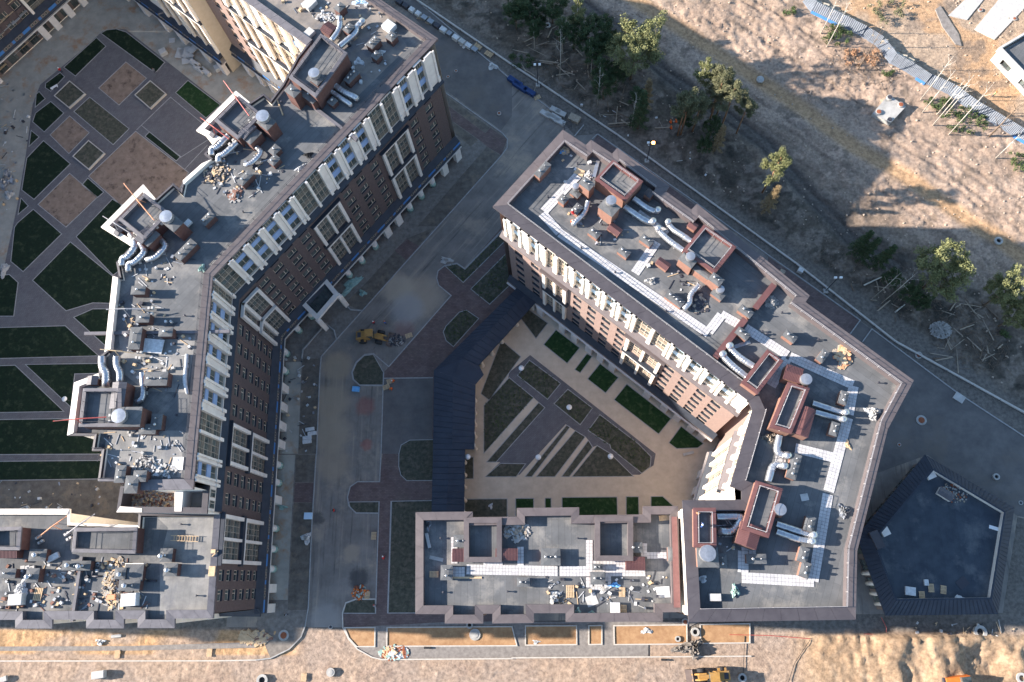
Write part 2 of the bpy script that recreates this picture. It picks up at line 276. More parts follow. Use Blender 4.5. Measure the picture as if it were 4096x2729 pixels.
patchy = sm(vnoise(X, Y, 0.09, 15), 0.4, 0.62)
tread = patchy*np.sin((X*0.62+Y*0.78)*6.5+3*n2)*sm(vnoise(X, Y, 0.2, 16), 0.5, 0.62)*0.09
zr = ne*((n1-0.5)*0.8+(n2-0.5)*0.25+(n3-0.5)*0.3+(rid-0.7)*0.3+(rid2-0.75)*0.55*(0.35+0.65*patchy)+tread)
zr *= 0.3+0.7*sm(dt, 0.8, 2.6)*sm(dm, 0.8, 3.2)
zr += ne*(-0.35*np.exp(-(dm/2.2)**2)-0.2*np.exp(-(dt/1.6)**2))
ruts = np.exp(-((dm-1.1)/0.3)**2)*0.3+np.exp(-((dt-0.9)/0.25)**2)*0.16; zr -= ne*ruts
for o_ in (4.2, 5.9, 8.6, 10.2, 14.5, 16.2): zr -= ne*0.26*np.exp(-((dt+0.8*(n1-0.5)*3-o_)/0.28)**2)*sm(vnoise(X, Y, 0.06, int(o_*7)), 0.42, 0.56)
# excavated sand at the lower right
ph = at(12, 1250, 1400); r0 = np.hypot((X-ph[0])/15, (Y-ph[1])/7)
hp = 1.35*np.exp(-r0**2)*((0.6+1.6*(vnoise(X, Y, 0.22, 9)-0.4))*1.6+(rid2-0.6)*0.35)
pit = at(12, 1500, 1430); hp -= 1.7*np.exp(-(np.hypot((X-pit[0])/4.2, (Y-pit[1])/3.0))**4)
pit = at(12, 1020, 1470); hp -= 1.3*np.exp(-(np.hypot((X-pit[0])/2.6, (Y-pit[1])/3.4))**4)
low = sm(-Y, 8.6, 9.6)*sm(X, 40, 46)
yb = at(10, 900, 1400)[1]
rt = [at(12, 615, 1200), at(12, 690, 1568), at(12, 720, 1700)]; dr = np.minimum(np.abs(pdist(X, Y, rt)), np.abs(pdist(X, Y, [at(12, 690, 1200), at(12, 800, 1600)])))
zr += low*(hp+(n3-0.5)*0.35+(n2-0.5)*0.3)-sm(-Y, 8, 9)*0.22*np.exp(-(dr/0.35)**2)*sm(X, 40, 44)
bank = sm(-Y, 8.4, 9.0)*(1-sm(-Y, 12.6, 13.2)); zr += bank*((n3-0.5)*0.35+(n2-0.5)*0.25)*(1-sm(X, -48, -44)*(1-sm(X, 40, 46)))
road = sm(-Y, 13.2, 14)*(1-low); zr += road*((n2-0.5)*0.16+(n3-0.5)*0.12-0.1*sm(np.sin(Y*4.2+1.5*n1*6), 0.75, 1))
Z = zr-0.1
# colours of the ground itself
def C3(*c): return np.array(c)[None, None, :]
col = np.ones(X.shape+(1,))*C3(0.15, 0.132, 0.115)
def blend(w, *c): 
    global col
    col = col*(1-w[..., None])+C3(*c)*w[..., None]
pale = ne*np.clip(sm(side+14*(n1-0.5), 13, 26), 0, 1)
blend(ne, 0.105, 0.085, 0.066)
blend(ne*sm(n2, 0.45, 0.62), 0.19, 0.155, 0.125)
blend(ne*sm(vnoise(X, Y, 0.6, 21), 0.55, 0.66)*0.8, 0.05, 0.045, 0.036)
blend(pale, 0.33, 0.238, 0.175)
blend(pale*sm(n2, 0.5, 0.7)*0.7, 0.26, 0.2, 0.155)
blend(pale*sm(vnoise(X, Y, 0.16, 12), 0.5, 0.66)*0.7, 0.4, 0.295, 0.222)
blend(pale*sm(vnoise(X, Y, 0.5, 41), 0.6, 0.7)*0.7, 0.15, 0.115, 0.088)
blend(ne*np.exp(-(dm/2.4)**4)*0.9, 0.105, 0.092, 0.08)
blend(ne*np.exp(-(dt/1.9)**4)*0.92, 0.4, 0.25, 0.135)
trk = np.zeros_like(X)
for o_ in (4.2, 5.9, 8.6, 10.2, 14.5, 16.2): trk = np.maximum(trk, np.exp(-((dt+0.8*(n1-0.5)*3-o_)/0.4)**2)*sm(vnoise(X, Y, 0.06, int(o_*7)), 0.42, 0.56))
blend(ne*trk*0.55, 0.17, 0.125, 0.095); blend(ne*np.exp(-((dm-1.1)/0.45)**2)*0.6, 0.07, 0.06, 0.052)
edge = sm(-Y, 8.3, 8.8); blend(edge, 0.34, 0.25, 0.185)
blend(edge*sm(n1, 0.45, 0.6)*0.5, 0.29, 0.23, 0.19); blend(edge*sm(n2, 0.6, 0.75)*0.5, 0.24, 0.17, 0.13)
blend(low*0.8, 0.38, 0.265, 0.165); blend(low*sm(rid2, 0.5, 0.75)*0.5, 0.24, 0.155, 0.09); blend(bank*(1-sm(X, -48, -44))*sm(n1, 0.3, 0.5)*0.9, 0.46, 0.28, 0.14)
FENCE = ats(4, [(245, 5), (300, 80), (470, 165), (640, 245), (755, 315), (845, 435), (960, 500), (1080, 575), (1240, 645), (1400, 765), (1560, 855), (1764, 975), (2100, 1180)])
fyx = np.interp(X, [p[0] for p in FENCE], [p[1] for p in FENCE]); bey = sm(Y-fyx, 0.5, 3)*sm(X, FENCE[0][0], FENCE[0][0]+3); Z = Z*(1-0.75*bey)-0.02
blend(bey*0.85, 0.36, 0.265, 0.185); blend(bey*sm(vnoise(X, Y, 0.13, 31), 0.5, 0.62)*0.7, 0.42, 0.25, 0.13); blend(bey*sm(vnoise(X, Y, 0.3, 32), 0.58, 0.7)*0.7, 0.18, 0.14, 0.11)
gm = MB(); mesh = bpy.data.meshes.new('ground')
idx = np.arange(nx*ny).reshape(ny, nx); F = np.stack([idx[:-1, :-1], idx[:-1, 1:], idx[1:, 1:], idx[1:, :-1]], -1).reshape(-1, 4)
mesh.vertices.add(nx*ny); mesh.vertices.foreach_set('co', np.stack([X, Y, Z], -1).ravel()); mesh.loops.add(F.size); mesh.loops.foreach_set('vertex_index', F.ravel())
mesh.polygons.add(len(F)); mesh.polygons.foreach_set('loop_start', np.arange(len(F))*4); mesh.update(calc_edges=True)
ca = mesh.attributes.new('ground_colour', 'FLOAT_COLOR', 'POINT'); ca.data.foreach_set('color', np.concatenate([col, np.ones(X.shape+(1,))], -1).ravel().astype(np.float32))
def gx(N, L, vec, c, b):
    rg_ = N.new('ShaderNodeTexNoise'); rg_.noise_type = 'RIDGED_MULTIFRACTAL'; rg_.inputs['Scale'].default_value = 0.42; rg_.inputs['Detail'].default_value = 7; rg_.inputs['Roughness'].default_value = 0.6; rg_.inputs['Distortion'].default_value = 0.6; L.new(vec, rg_.inputs['Vector'])
    nf = N.new('ShaderNodeTexNoise'); nf.inputs['Scale'].default_value = 3.0; nf.inputs['Detail'].default_value = 8; nf.inputs['Roughness'].default_value = 0.75; L.new(vec, nf.inputs['Vector'])
    b1 = N.new('ShaderNodeBump'); b1.inputs['Strength'].default_value = 0.55; b1.inputs['Distance'].default_value = 0.28; L.new(rg_.outputs[0], b1.inputs['Height'])
    b2 = N.new('ShaderNodeBump'); b2.inputs['Strength'].default_value = 0.7; b2.inputs['Distance'].default_value = 0.16; L.new(nf.outputs[0], b2.inputs['Height']); L.new(b1.outputs[0], b2.inputs['Normal']); L.new(b2.outputs[0], b.inputs['Normal'])
    a = N.new('ShaderNodeAttribute'); a.attribute_name = 'ground_colour'
    x = N.new('ShaderNodeMix'); x.data_type = 'RGBA'; x.blend_type = 'MULTIPLY'; x.inputs[0].default_value = 1; L.new(a.outputs['Color'], x.inputs[6]); L.new(c, x.inputs[7]); return x.outputs[2]
material('ground', G(0.62), G(1.25), 1.6, 0.95, 0, 3.2, detail=10, extra=gx)
link('ground', mesh, 'ground', kind='structure')
def zground(x, y):
    i = int(np.clip(np.searchsorted(fx, x), 0, nx-1)); j = int(np.clip(np.searchsorted(fy, y), 0, ny-1)); return float(Z[j, i])
# ------------------------------------------------------------------ flat sheets
def sheet(name, mat, poly, z): return struct(name, MB().flat(poly, z), mat)
def strip(mb, pts, w, z0, h, closed=False):
    P = [np.array(p) for p in pts]
    if closed: P = P+[P[0]]
    L_, R_ = [], []
    for i in range(len(P)):
        a = P[i]-P[i-1] if i > 0 else (P[0]-P[-2] if closed else P[1]-P[0]); b = P[i+1]-P[i] if i < len(P)-1 else ((P[1]-P[0]) if closed else a)
        a = a/(np.linalg.norm(a)+1e-9); b = b/(np.linalg.norm(b)+1e-9); na, nb = np.array([-a[1], a[0]]), np.array([-b[1], b[0]]); m = na+nb; m /= (np.linalg.norm(m)+1e-9); k = 1/max(0.45, m@na)
        L_.append(P[i]+m*k*w/2); R_.append(P[i]-m*k*w/2)
    vs, fs = [], []
    for l, r in zip(L_, R_): vs += [(l[0], l[1], z0), (l[0], l[1], z0+h), (r[0], r[1], z0+h), (r[0], r[1], z0)]
    for i in range(len(P)-1):
        a, b = 4*i, 4*i+4; fs += [(a, b, b+1, a+1), (a+1, b+1, b+2, a+2), (a+2, b+2, b+3, a+3)]
    fs += [(0, 1, 2, 3), tuple(4*(len(P)-1)+k for k in (3, 2, 1, 0))]
    mb.add(vs, fs)
def kerb(pts, mat='kerb', w=0.2, h=0.15, name='kerb', z=-0.02): mb = MB(); strip(mb, pts, w, z, h); return struct(name, mb, mat)
sheet('courtyard_ground', 'court_mud', ats('O', [(-90, -70), (520, -70), (700, 100), (700, 330), (300, 720), (300, 1200), (-90, 1200)]), -0.03)
N_edge = mix(0, (2, [(1030, -60), (1764, 540)]), (3, [(280, 750), (430, 935), (590, 925), (1270, 1400)]), (8, [(0, 190), (635, 640), (715, 700), (1290, 1130), (1764, 1440), (2000, 1600)]))
sheet('asphalt_road', 'asphalt', N_edge+mix(0, (12, [(1950, 480), (1720, 430), (1620, 1090), (600, 1100)]), (11, [(0, 1150)]), (10, [(910, 1190), (600, 1190), (360, 1190), (340, 1180)]), (9, [(1766, 1190), (1560, 1190)]))+[(-58, 40), (-40, 70), (-25, 96), (-38, 116)], 0.0)
kerb(mix(0, (2, [(1030, -60), (1764, 555)]), (3, [(280, 765)]))); kerb(mix(0, (3, [(590, 925), (1270, 1400)]), (8, [(0, 190), (635, 640), (565, 735)]))); kerb(mix(0, (8, [(650, 790), (715, 700), (1290, 1130), (1764, 1440), (2000, 1600)])))
kerb(mix(0, (3, [(430, 940), (495, 862)]))); kerb(mix(0, (3, [(550, 960), (588, 926)])))
sheet('asphalt_road', 'asphalt_dark', mix(0, (8, [(300, 425), (632, 645), (712, 705), (1290, 1135), (1764, 1445), (1990, 1605)]), (12, [(1950, 470), (1720, 420), (1100, 0)]))+[(46, 14), (30, 45)], 0.003)
sheet('asphalt_road', 'asphalt_dark', ats(2, [(1040, -40), (1764, 550), (1764, 800), (1690, 900), (1282, 605), (1230, 260), (960, 0)]), 0.003)
# dark bays behind the eastern block
sheet('paved_bay', 'paver_red', ats(3, [(560, 975), (588, 930), (1260, 1410), (1230, 1500)]), 0.004); sheet('paved_bay', 'paver_red', ats(8, [(0, 200), (628, 642), (560, 735), (0, 360)]), 0.004)
# strip in front of the western block
LK = mix(0, (2, [(1270, 615), (1700, 920), (1733, 960), (1730, 1020), (1690, 1075), (1250, 1566)]), (6, [(450, 890), (440, 1000), (418, 1560)]), (10, [(415, 0), (385, 500), (362, 1050), (340, 1180), (310, 1258), (230, 1340), (100, 1403), (0, 1415)]), (9, [(1500, 1420), (-200, 1422)]))
sheet('building_strip', 'gravel_dark', LK[:-3]+[at(9, 1766, 1170)]+[(-53, -5), (-54, 46), (-20.5, 87), (-20, 92)], 0.004)
kerb(LK[:-2]); kerb(LK[-3:], 'kerb_pale_lit')
for p in ([(2, (1285, 640)), (2, (1612, 882)), (2, (1578, 915)), (2, (1305, 712))], [(2, (1325, 820)), (2, (1530, 965)), (2, (1480, 1010)), (2, (1345, 900))], [(2, (1590, 1012)), (2, (1690, 1075)), (2, (1250, 1560)), (2, (1115, 1560))],
          [(6, (1040, 75)), (6, (1230, 0)), (6, (735, 575)), (6, (612, 525)), (6, (760, 380))], [(6, (322, 905)), (6, (440, 905)), (6, (415, 1560)), (6, (292, 1560))], [(10, (275, 0)), (10, (412, 0)), (10, (405, 185)), (10, (270, 188))], [(10, (262, 330)), (10, (392, 330)), (10, (360, 1070)), (10, (218, 1070))]):
    sheet('soil_bed', 'soil', [at(v, *q) for v, q in p], 0.012)
sheet('paved_crossing', 'paver_red', ats(6, [(955, 160), (1040, 80), (1125, 130), (1035, 225)]), 0.016); sheet('paved_crossing', 'paver_red', ats(10, [(268, 192), (402, 192), (395, 327), (262, 327)]), 0.016); sheet('paved_crossing', 'paver_red', ats(2, [(1305, 715), (1580, 918), (1615, 880), (1730, 960), (1690, 1070), (1590, 1010), (1535, 962), (1325, 815)]), 0.016)
sheet('concrete_walk', 'court_mud', mix(0, (6, [(205, 930), (315, 925), (290, 1560), (165, 1560)])), 0.012); sheet('concrete_walk', 'court_mud', mix(0, (10, [(135, 0), (270, 0), (232, 700), (218, 1000), (90, 1000)])), 0.012)
tr = MB(); strip(tr, mix(0, (6, [(735, 575), (655, 570), (610, 525)])), 0.22, 0, 0.35); strip(tr, mix(0, (6, [(555, 770), (540, 710), (482, 665), (325, 845), (318, 905)])), 0.22, 0, 0.35); struct('planter_kerb', tr, 'kerb')
# paved square between the road and the covered walk
sheet('paved_square', 'paver_red', mix(0, (6, [(1700, -10), (1440, 285), (1385, 248), (1300, 265), (1255, 300), (1245, 350), (1260, 400), (1345, 470), (915, 960), (880, 1000), (872, 1560)]), (10, [(853, 185), (700, 185), (650, 220), (632, 290), (634, 330), (850, 320), (825, 1095), (597, 1095), (600, 1190), (1215, 1190), (1700, 1180), (1700, 300), (1250, 250)]), (6, [(1290, 980), (1764, 480), (1900, 300), (1850, -60)])), 0.008)
sheet('parking_bay', 'asphalt_dark', mix(0, (6, [(880, 1040), (1220, 1035), (1215, 1460), (1060, 1465), (1000, 1500), (985, 1560), (862, 1560)]), ), 0.014)
kerb(mix(0, (6, [(1715, 0), (1440, 285), (1385, 248), (1300, 265), (1255, 300), (1245, 350), (1260, 400), (1345, 470), (915, 960), (810, 870), (750, 876), (690, 930), (660, 1000), (670, 1050), (715, 1090), (880, 1092)])))
kerb(mix(0, (6, [(880, 1040), (1220, 1036)])), h=0.06); kerb(mix(0, (6, [(880, 1000), (876, 1100), (862, 1560)]), (10, [(853, 185), (700, 185), (650, 220), (632, 290), (640, 350), (690, 402), (850, 404)]))); kerb(mix(0, (10, [(850, 320), (825, 1095)])))
kerb(mix(0, (10, [(825, 994), (690, 994), (620, 1020), (597, 1090), (600, 1190), (640, 1270), (700, 1340), (800, 1395), (870, 1412), (1766, 1405)]), (11, [(0, 1400), (1650, 1388)])), 'kerb_pale_lit'); kerb(mix(0, (10, [(932, 318), (908, 1093)])), h=0.08)
BEDS = [[(6, [(1305, 268), (1385, 252), (1440, 290), (1720, 4), (1764, 46), (1428, 380)])], [(6, [(1480, 425), (1764, 140), (1850, 60), (1850, 300), (1610, 530)])], [(6, [(1400, 585), (1450, 570), (1535, 628), (1360, 822), (1310, 780), (1290, 720), (1310, 680)])],
        [(6, [(745, 885), (808, 876), (878, 998), (876, 1086), (715, 1085), (674, 1048), (665, 1000), (694, 934)])], [(6, [(985, 1560), (1000, 1500), (1060, 1466), (1230, 1462)]), (10, [(1230, 176), (1040, 178), (1000, 140), (985, 80)])], [(10, [(640, 325), (848, 323), (846, 400), (692, 398), (652, 368)])],
        [(10, [(936, 320), (1250, 314), (1250, 400), (1150, 1090), (912, 1091)])], [(10, [(823, 998), (690, 998), (622, 1024), (600, 1092), (823, 1093)])]]
def edging(poly, w=0.14, h=0.05, z=0.0, mat='kerb'): mb = MB(); strip(mb, poly, w, z, h, True); return struct('edging', mb, mat)
for b in BEDS: p = mix(0, *b); sheet('planting_bed', 'planting', p, 0.03); edging(p)
# right courtyard
sheet('gravel_court', 'beige_gravel', ats('O', [(1150, 700), (1245, 640), (1660, 980), (1680, 1200), (1040, 1195), (1040, 1060), (1080, 850)]), 0.02)
sheet('court_paving', 'paver_grey', mix(0, (7, [(125, 880), (990, 1560), (975, 1640), (880, 1705), (40, 1705), (-140, 1690), (-20, 1000)])), 0.026)
def court(mat, name, z, *polys):
    for v, p in polys: q = ats(v, p); sheet(name, mat, q, z); edging(q)
for p in ([(1112, 1042), (1226, 914), (1238, 925), (1120, 1062)], [(1150, 1062), (1112, 1098), (1100, 1110), (1130, 1062)], [(1188, 1098), (1300, 975), (1304, 979), (1206, 1098)], [(1222, 1098), (1310, 982), (1322, 990), (1232, 1098)], [(1275, 1098), (1345, 1003), (1352, 1012), (1290, 1098)], [(1306, 1098), (1362, 1028), (1372, 1024), (1316, 1098)]): sheet('gravel_path', 'beige_gravel', ats('O', p), 0.031)
court('planting', 'planting_bed', 0.035, (7, [(120, 915), (335, 1075), (245, 1185), (38, 1020)]), (7, [(385, 1115), (555, 1245), (470, 1360), (290, 1215)]), (7, [(605, 1290), (870, 1490), (958, 1580), (952, 1650), (895, 1695), (680, 1522), (675, 1500), (525, 1400)]),
      ('O', [(1112, 932), (1170, 868), (1226, 914), (1112, 1042)]), ('O', [(1118, 1062), (1238, 925), (1252, 937), (1140, 1062)]), ('O', [(1115, 1096), (1150, 1065), (1208, 1066), (1186, 1096)]), ('O', [(1206, 1096), (1302, 977), (1310, 982), (1222, 1096)]), ('O', [(1232, 1096), (1322, 990), (1345, 1004), (1275, 1096)]),
      ('O', [(1290, 1096), (1352, 1012), (1362, 1028), (1308, 1096)]), ('O', [(1314, 1096), (1372, 1024), (1402, 1042), (1456, 1095)]), ('O', [(1105, 905), (1152, 782), (1197, 820), (1124, 920)]), (7, [(40, 600), (110, 562), (247, 660), (165, 766)]), (10, [(1440, 305), (1733, 303), (1733, 470), (1440, 470)]), (10, [(1440, 15), (1500, 15), (1500, 165), (1440, 165)]))
court('lawn_fresh', 'lawn', 0.035, (7, [(218, 808), (303, 705), (467, 830), (380, 938)]), (7, [(432, 980), (516, 870), (553, 890), (470, 1003)]), (7, [(520, 1045), (607, 938), (733, 1035), (645, 1142)]), (7, [(703, 1188), (790, 1080), (1097, 1318), (1010, 1425)]), (7, [(1165, 1370), (1320, 1490), (1280, 1520), (1135, 1525), (1080, 1485)]),
      (11, [(25, 300), (150, 300), (150, 480), (25, 480)]), (11, [(228, 298), (270, 298), (270, 480), (228, 480)]), (11, [(345, 293), (725, 290), (730, 480), (345, 480)]), (11, [(787, 288), (873, 288), (878, 480), (787, 480)]), (11, [(958, 287), (1040, 286), (1110, 350), (1110, 420), (958, 420)]))
# left courtyard
sheet('court_paving', 'paver_grey', ats('O', [(-60, 1118), (-60, 640), (8, 620), (38, 480), (60, 350), (75, 240), (92, 195), (185, 118), (235, 72), (262, 66), (290, 68), (512, 242), (620, 330), (520, 460), (330, 600), (300, 860), (300, 1118)]), -0.01)
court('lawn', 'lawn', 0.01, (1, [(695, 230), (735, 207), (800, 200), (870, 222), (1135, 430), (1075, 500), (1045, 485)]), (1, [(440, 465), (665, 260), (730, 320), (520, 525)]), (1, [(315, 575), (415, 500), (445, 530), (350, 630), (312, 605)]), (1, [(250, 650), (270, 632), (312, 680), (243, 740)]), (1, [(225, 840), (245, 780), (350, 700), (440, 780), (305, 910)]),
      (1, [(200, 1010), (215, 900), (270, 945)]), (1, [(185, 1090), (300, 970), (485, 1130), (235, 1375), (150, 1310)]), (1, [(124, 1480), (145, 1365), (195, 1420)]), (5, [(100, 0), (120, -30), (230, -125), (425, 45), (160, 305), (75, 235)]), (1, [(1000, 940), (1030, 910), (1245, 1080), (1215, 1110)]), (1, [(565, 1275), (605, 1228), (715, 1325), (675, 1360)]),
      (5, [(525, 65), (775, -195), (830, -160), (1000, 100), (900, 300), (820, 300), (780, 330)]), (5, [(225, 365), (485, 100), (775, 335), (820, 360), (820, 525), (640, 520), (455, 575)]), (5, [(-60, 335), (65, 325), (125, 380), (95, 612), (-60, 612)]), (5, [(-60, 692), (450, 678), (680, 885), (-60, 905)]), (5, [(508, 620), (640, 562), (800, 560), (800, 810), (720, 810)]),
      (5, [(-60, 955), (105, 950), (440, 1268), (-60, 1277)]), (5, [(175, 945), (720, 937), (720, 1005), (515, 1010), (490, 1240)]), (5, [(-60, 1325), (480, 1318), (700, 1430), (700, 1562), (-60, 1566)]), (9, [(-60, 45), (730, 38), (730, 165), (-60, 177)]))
court('lawn_fresh', 'lawn', 0.01, (1, [(1210, 640), (1295, 555), (1520, 725), (1420, 815)])); court('planting', 'planting_bed', 0.01, (1, [(510, 770), (618, 670), (890, 888), (780, 998)]))
sheet('dug_soil', 'soil', mix(0, (9, [(-60, 180), (740, 172), (1000, 250), (1000, 480), (-60, 480)])), 0.012)
court('sand_square', 'sand_pit', 0.008, (1, [(680, 607), (868, 428), (1010, 540), (820, 725)]), (1, [(345, 930), (480, 800), (615, 915), (475, 1060)]), (1, [(610, 1215), (935, 905), (1300, 1190), (1150, 1460), (830, 1410)]), (1, [(262, 1410), (480, 1195), (672, 1360), (455, 1566)]))
for p in ([(940, 897), (1175, 670), (1430, 880)], [(975, 865), (1245, 1085), (1440, 960)], [(1270, 1170), (1430, 1000)]): kerb(ats(1, p), w=0.13, h=0.03, name='edging', z=0)
# bottom strip: sand beds, gravel pavement
sheet('gravel_pavement', 'gravel', mix(0, (10, [(605, 1192), (640, 1268), (700, 1338), (800, 1393), (870, 1408), (1766, 1402)]), (11, [(0, 1396), (940, 1390), (940, 1312), (1300, 1150), (-400, 1150)])), 0.01)
for v, p in ((11, [(93, 1180), (445, 1178), (447, 1308), (93, 1312)]), (11, [(530, 1178), (620, 1176), (620, 1306), (530, 1308)]), (11, [(703, 1178), (1205, 1172), (1207, 1304), (706, 1308)]), (11, [(1298, 1170), (1640, 1164), (1640, 1296), (1300, 1300)]), (10, [(612, 1192), (822, 1190), (820, 1322), (695, 1322), (640, 1262)]), (10, [(905, 1190), (1766, 1184), (1800, 1316), (903, 1320)])):
    q = ats(v, p); sheet('sand_bed', 'orange_sand', q, 0.03); edging(q, 0.2, 0.16, 0, 'kerb_pale_lit')
sheet('gravel_pavement', 'gravel', ats(9, [(-100, 1322), (900, 1318), (1766, 1290), (1766, 1330), (900, 1350), (-100, 1352)]), 0.05)
# ------------------------------------------------------------------ building kit
def offset(poly, ws):
    P = [np.array(p) for p in poly]; n = len(P); sgn = 1 if area(poly) > 0 else -1; out = []
    for i in range(n):
        a, b, c = P[i-1], P[i], P[(i+1) % n]; d1, d2 = b-a, c-b; d1 /= np.linalg.norm(d1); d2 /= np.linalg.norm(d2)
        n1, n2 = sgn*np.array([-d1[1], d1[0]]), sgn*np.array([-d2[1], d2[0]]); w1, w2 = ws[i-1], ws[i]
        den = d1[0]*d2[1]-d1[1]*d2[0]
        if abs(den) < 0.05: out.append(tuple(b+n1*max(w1, w2)))
        else:
            p1, p2 = b+n1*w1, b+n2*w2; t = ((p2-p1)[0]*d2[1]-(p2-p1)[1]*d2[0])/den; out.append(tuple(p1+d1*t))
    return out
PANELN = [0]
def roofing(b, outer, ws, mats, zt, drop, deckmat, panel=2.2, fascia=0.4, slope=0.12, railw='rail_white', rail_edges=(), deckname='roof', light_block=True):
    """eave ring with its cladding sheets, inner upstand and deck"""
    inner = offset(outer, ws); n = len(outer); cw = area(outer) < 0
    deck = link(deckname, MB().flat(inner, zt-drop), deckmat, b)
    runs, key = {}, {}
    st = next((i for i in range(n) if mats[i] != mats[i-1]), 0); cur = None; r = -1
    for q in range(n):
        i = (st+q) % n
        if mats[i] != cur: r += 1; cur = mats[i]
        key[i] = r
    for i in range(n):
        j = (i+1) % n; o0, o1, i0, i1 = outer[i], outer[j], inner[i], inner[j]; mb = runs.setdefault(key[i], MB()); zi = zt+slope*min(1, ws[i])
        mb.quad((*o0, zt), (*o1, zt), (*i1, zi), (*i0, zi)); mb.quad((*o0, zt-fascia), (*o1, zt-fascia), (*o1, zt), (*o0, zt)); mb.quad((*i0, zi), (*i1, zi), (*i1, zt-drop-0.02), (*i0, zt-drop-0.02)); mb.quad((*o1, zt-fascia), (*o0, zt-fascia), (*i0, zt-fascia), (*i1, zt-fascia))
    link('light_block_core', MB().prism(offset(outer, [max(1.6, q+0.2) for q in ws]), 0, zt-drop-0.3), 'brown_panel', b) if light_block else None  # unseen solid added inside to stop sunlight leaking through the hollow block
    for r, mb in runs.items():
        m = next(mats[i] for i in range(n) if key[i] == r); ev = link('eave', mb, m, b)
        for i in range(n):
            if key[i] != r or ws[i] < 0.8: continue
            j = (i+1) % n; o0, o1, i0, i1 = map(np.array, (outer[i], outer[j], inner[i], inner[j])); L = np.linalg.norm(o1-o0)
            if L < 1.0 or np.linalg.norm(o0) > 190: continue
            k = max(1, int(round(L/panel))); zi = zt+slope*min(1, ws[i]); c = zt-fascia
            for q in range(k):
                t0, t1 = q/k+0.018/L, (q+1)/k-0.018/L; A, B, Cc, D = o0+(o1-o0)*t0, o0+(o1-o0)*t1, i0+(i1-i0)*t1, i0+(i1-i0)*t0; h = 0.035+0.012*random.random()
                p = MB().add([(*A, zt+0.003), (*B, zt+0.003), (*Cc, zi+0.003), (*D, zi+0.003), (*A, zt+h), (*B, zt+h), (*Cc, zi+h), (*D, zi+h)], [(4, 5, 6, 7), (0, 1, 5, 4), (1, 2, 6, 5), (2, 3, 7, 6), (3, 0, 4, 7)])
                link('eave_panel', p, m, ev)
    for i in rail_edges:
        railing(b, inner[i], inner[(i+1) % n], zt+0.1, 0.75, railw)
    return inner, deck
def railing(b, p, q, z, h, mat, step=1.9):
    mb = MB(); p, q = np.array(p), np.array(q); L = np.linalg.norm(q-p); k = max(1, int(round(L/step)))
    for t in range(k+1): a = p+(q-p)*t/k; mb.bar((*a, z-0.05), (*a, z+h), 0.05)
    for hh in (h, h*0.5): mb.bar((*p, z+hh), (*q, z+hh), 0.04)
    link('railing', mb, mat, b)
def walls(b, outer, skip, inset, z0, z1, mat):
    w = offset(outer, [inset]*len(outer)); n = len(outer)
    for i in range(n):
        if i in skip: continue
        link('wall', MB().quad((*w[i], z0), (*w[(i+1) % n], z0), (*w[(i+1) % n], z1), (*w[i], z1)), mat, b)
class Fac:
    """a facade plane: local x runs along the wall, y outwards, z up"""
    def __init__(s, b, P0, P1):
        s.b = b; p, q = np.array(P0), np.array(P1); s.L = float(np.linalg.norm(q-p)); u = (q-p)/s.L; nrm = np.array([-u[1], u[0]])
        s.M = Matrix(((u[0], nrm[0], 0, p[0]), (u[1], nrm[1], 0, p[1]), (0, 0, 1, 0), (0, 0, 0, 1)))
    def wall(s, u0, u1, z0, z1, mat, holes=(), y=0.0, name='wall'):
        us = sorted({u0, u1, *[h[0] for h in holes], *[h[1] for h in holes]}); zs = sorted({z0, z1, *[h[2] for h in holes], *[h[3] for h in holes]}); mb = MB()
        us = [x for x in us if u0 <= x <= u1]; zs = [x for x in zs if z0 <= x <= z1]
        for a, c in zip(us, us[1:]):
            for e, g in zip(zs, zs[1:]):
                um, zm = (a+c)/2, (e+g)/2
                if any(h[0] < um < h[1] and h[2] < zm < h[3] for h in holes): continue
                mb.quad((a, y, e), (c, y, e), (c, y, g), (a, y, g))
        for h in holes:
            a, c, e, g, d = h; e, g = max(e, z0), min(g, z1); yi = y-d
            mb.quad((a, y, e), (c, y, e), (c, yi, e), (a, yi, e)); mb.quad((a, yi, g), (c, yi, g), (c, y, g), (a, y, g)); mb.quad((a, y, e), (a, yi, e), (a, yi, g), (a, y, g)); mb.quad((c, yi, e), (c, y, e), (c, y, g), (c, yi, g))
        return link(name, mb, mat, s.b, s.M)
    def box(s, u0, u1, y0, y1, z0, z1, mat, name): return link(name, MB().box(((u0+u1)/2, (y0+y1)/2, (z0+z1)/2), (u1-u0, y1-y0, z1-z0)), mat, s.b, s.M)
    def put(s, name, mesh, mat, u, y, z, parent=None): return link(name, mesh, mat, parent or s.b, s.M @ Matrix.Translation((u, y, z)))
MC = {}
def cached(key, fn):
    if key not in MC: MC[key] = fn()
    return MC[key]
def window_mesh(w, h, t=0.09, mull=(0.35,), trans=None, dep=0.07):
    mb = MB()
    for a, c in ((0, t), (w-t, w)): mb.box(((a+c)/2, dep/2, h/2), (c-a, dep, h))
    for a, c in ((0, t), (h-t, h)): mb.box((w/2, dep/2, (a+c)/2), (w-2*t, dep-0.004, c-a))
    for m in mull: mb.box((w*m, dep/2, h/2), (t*1.2, dep+0.03, h-2*t))
    if trans: mb.box((w/2, dep/2, h*trans), (w-2*t, dep-0.006, t))
    return mb.mesh('window')
def pane_mesh(w, h): return MB().box((w/2, 0.0, h/2), (w-0.1, 0.03, h-0.1)).mesh('pane')
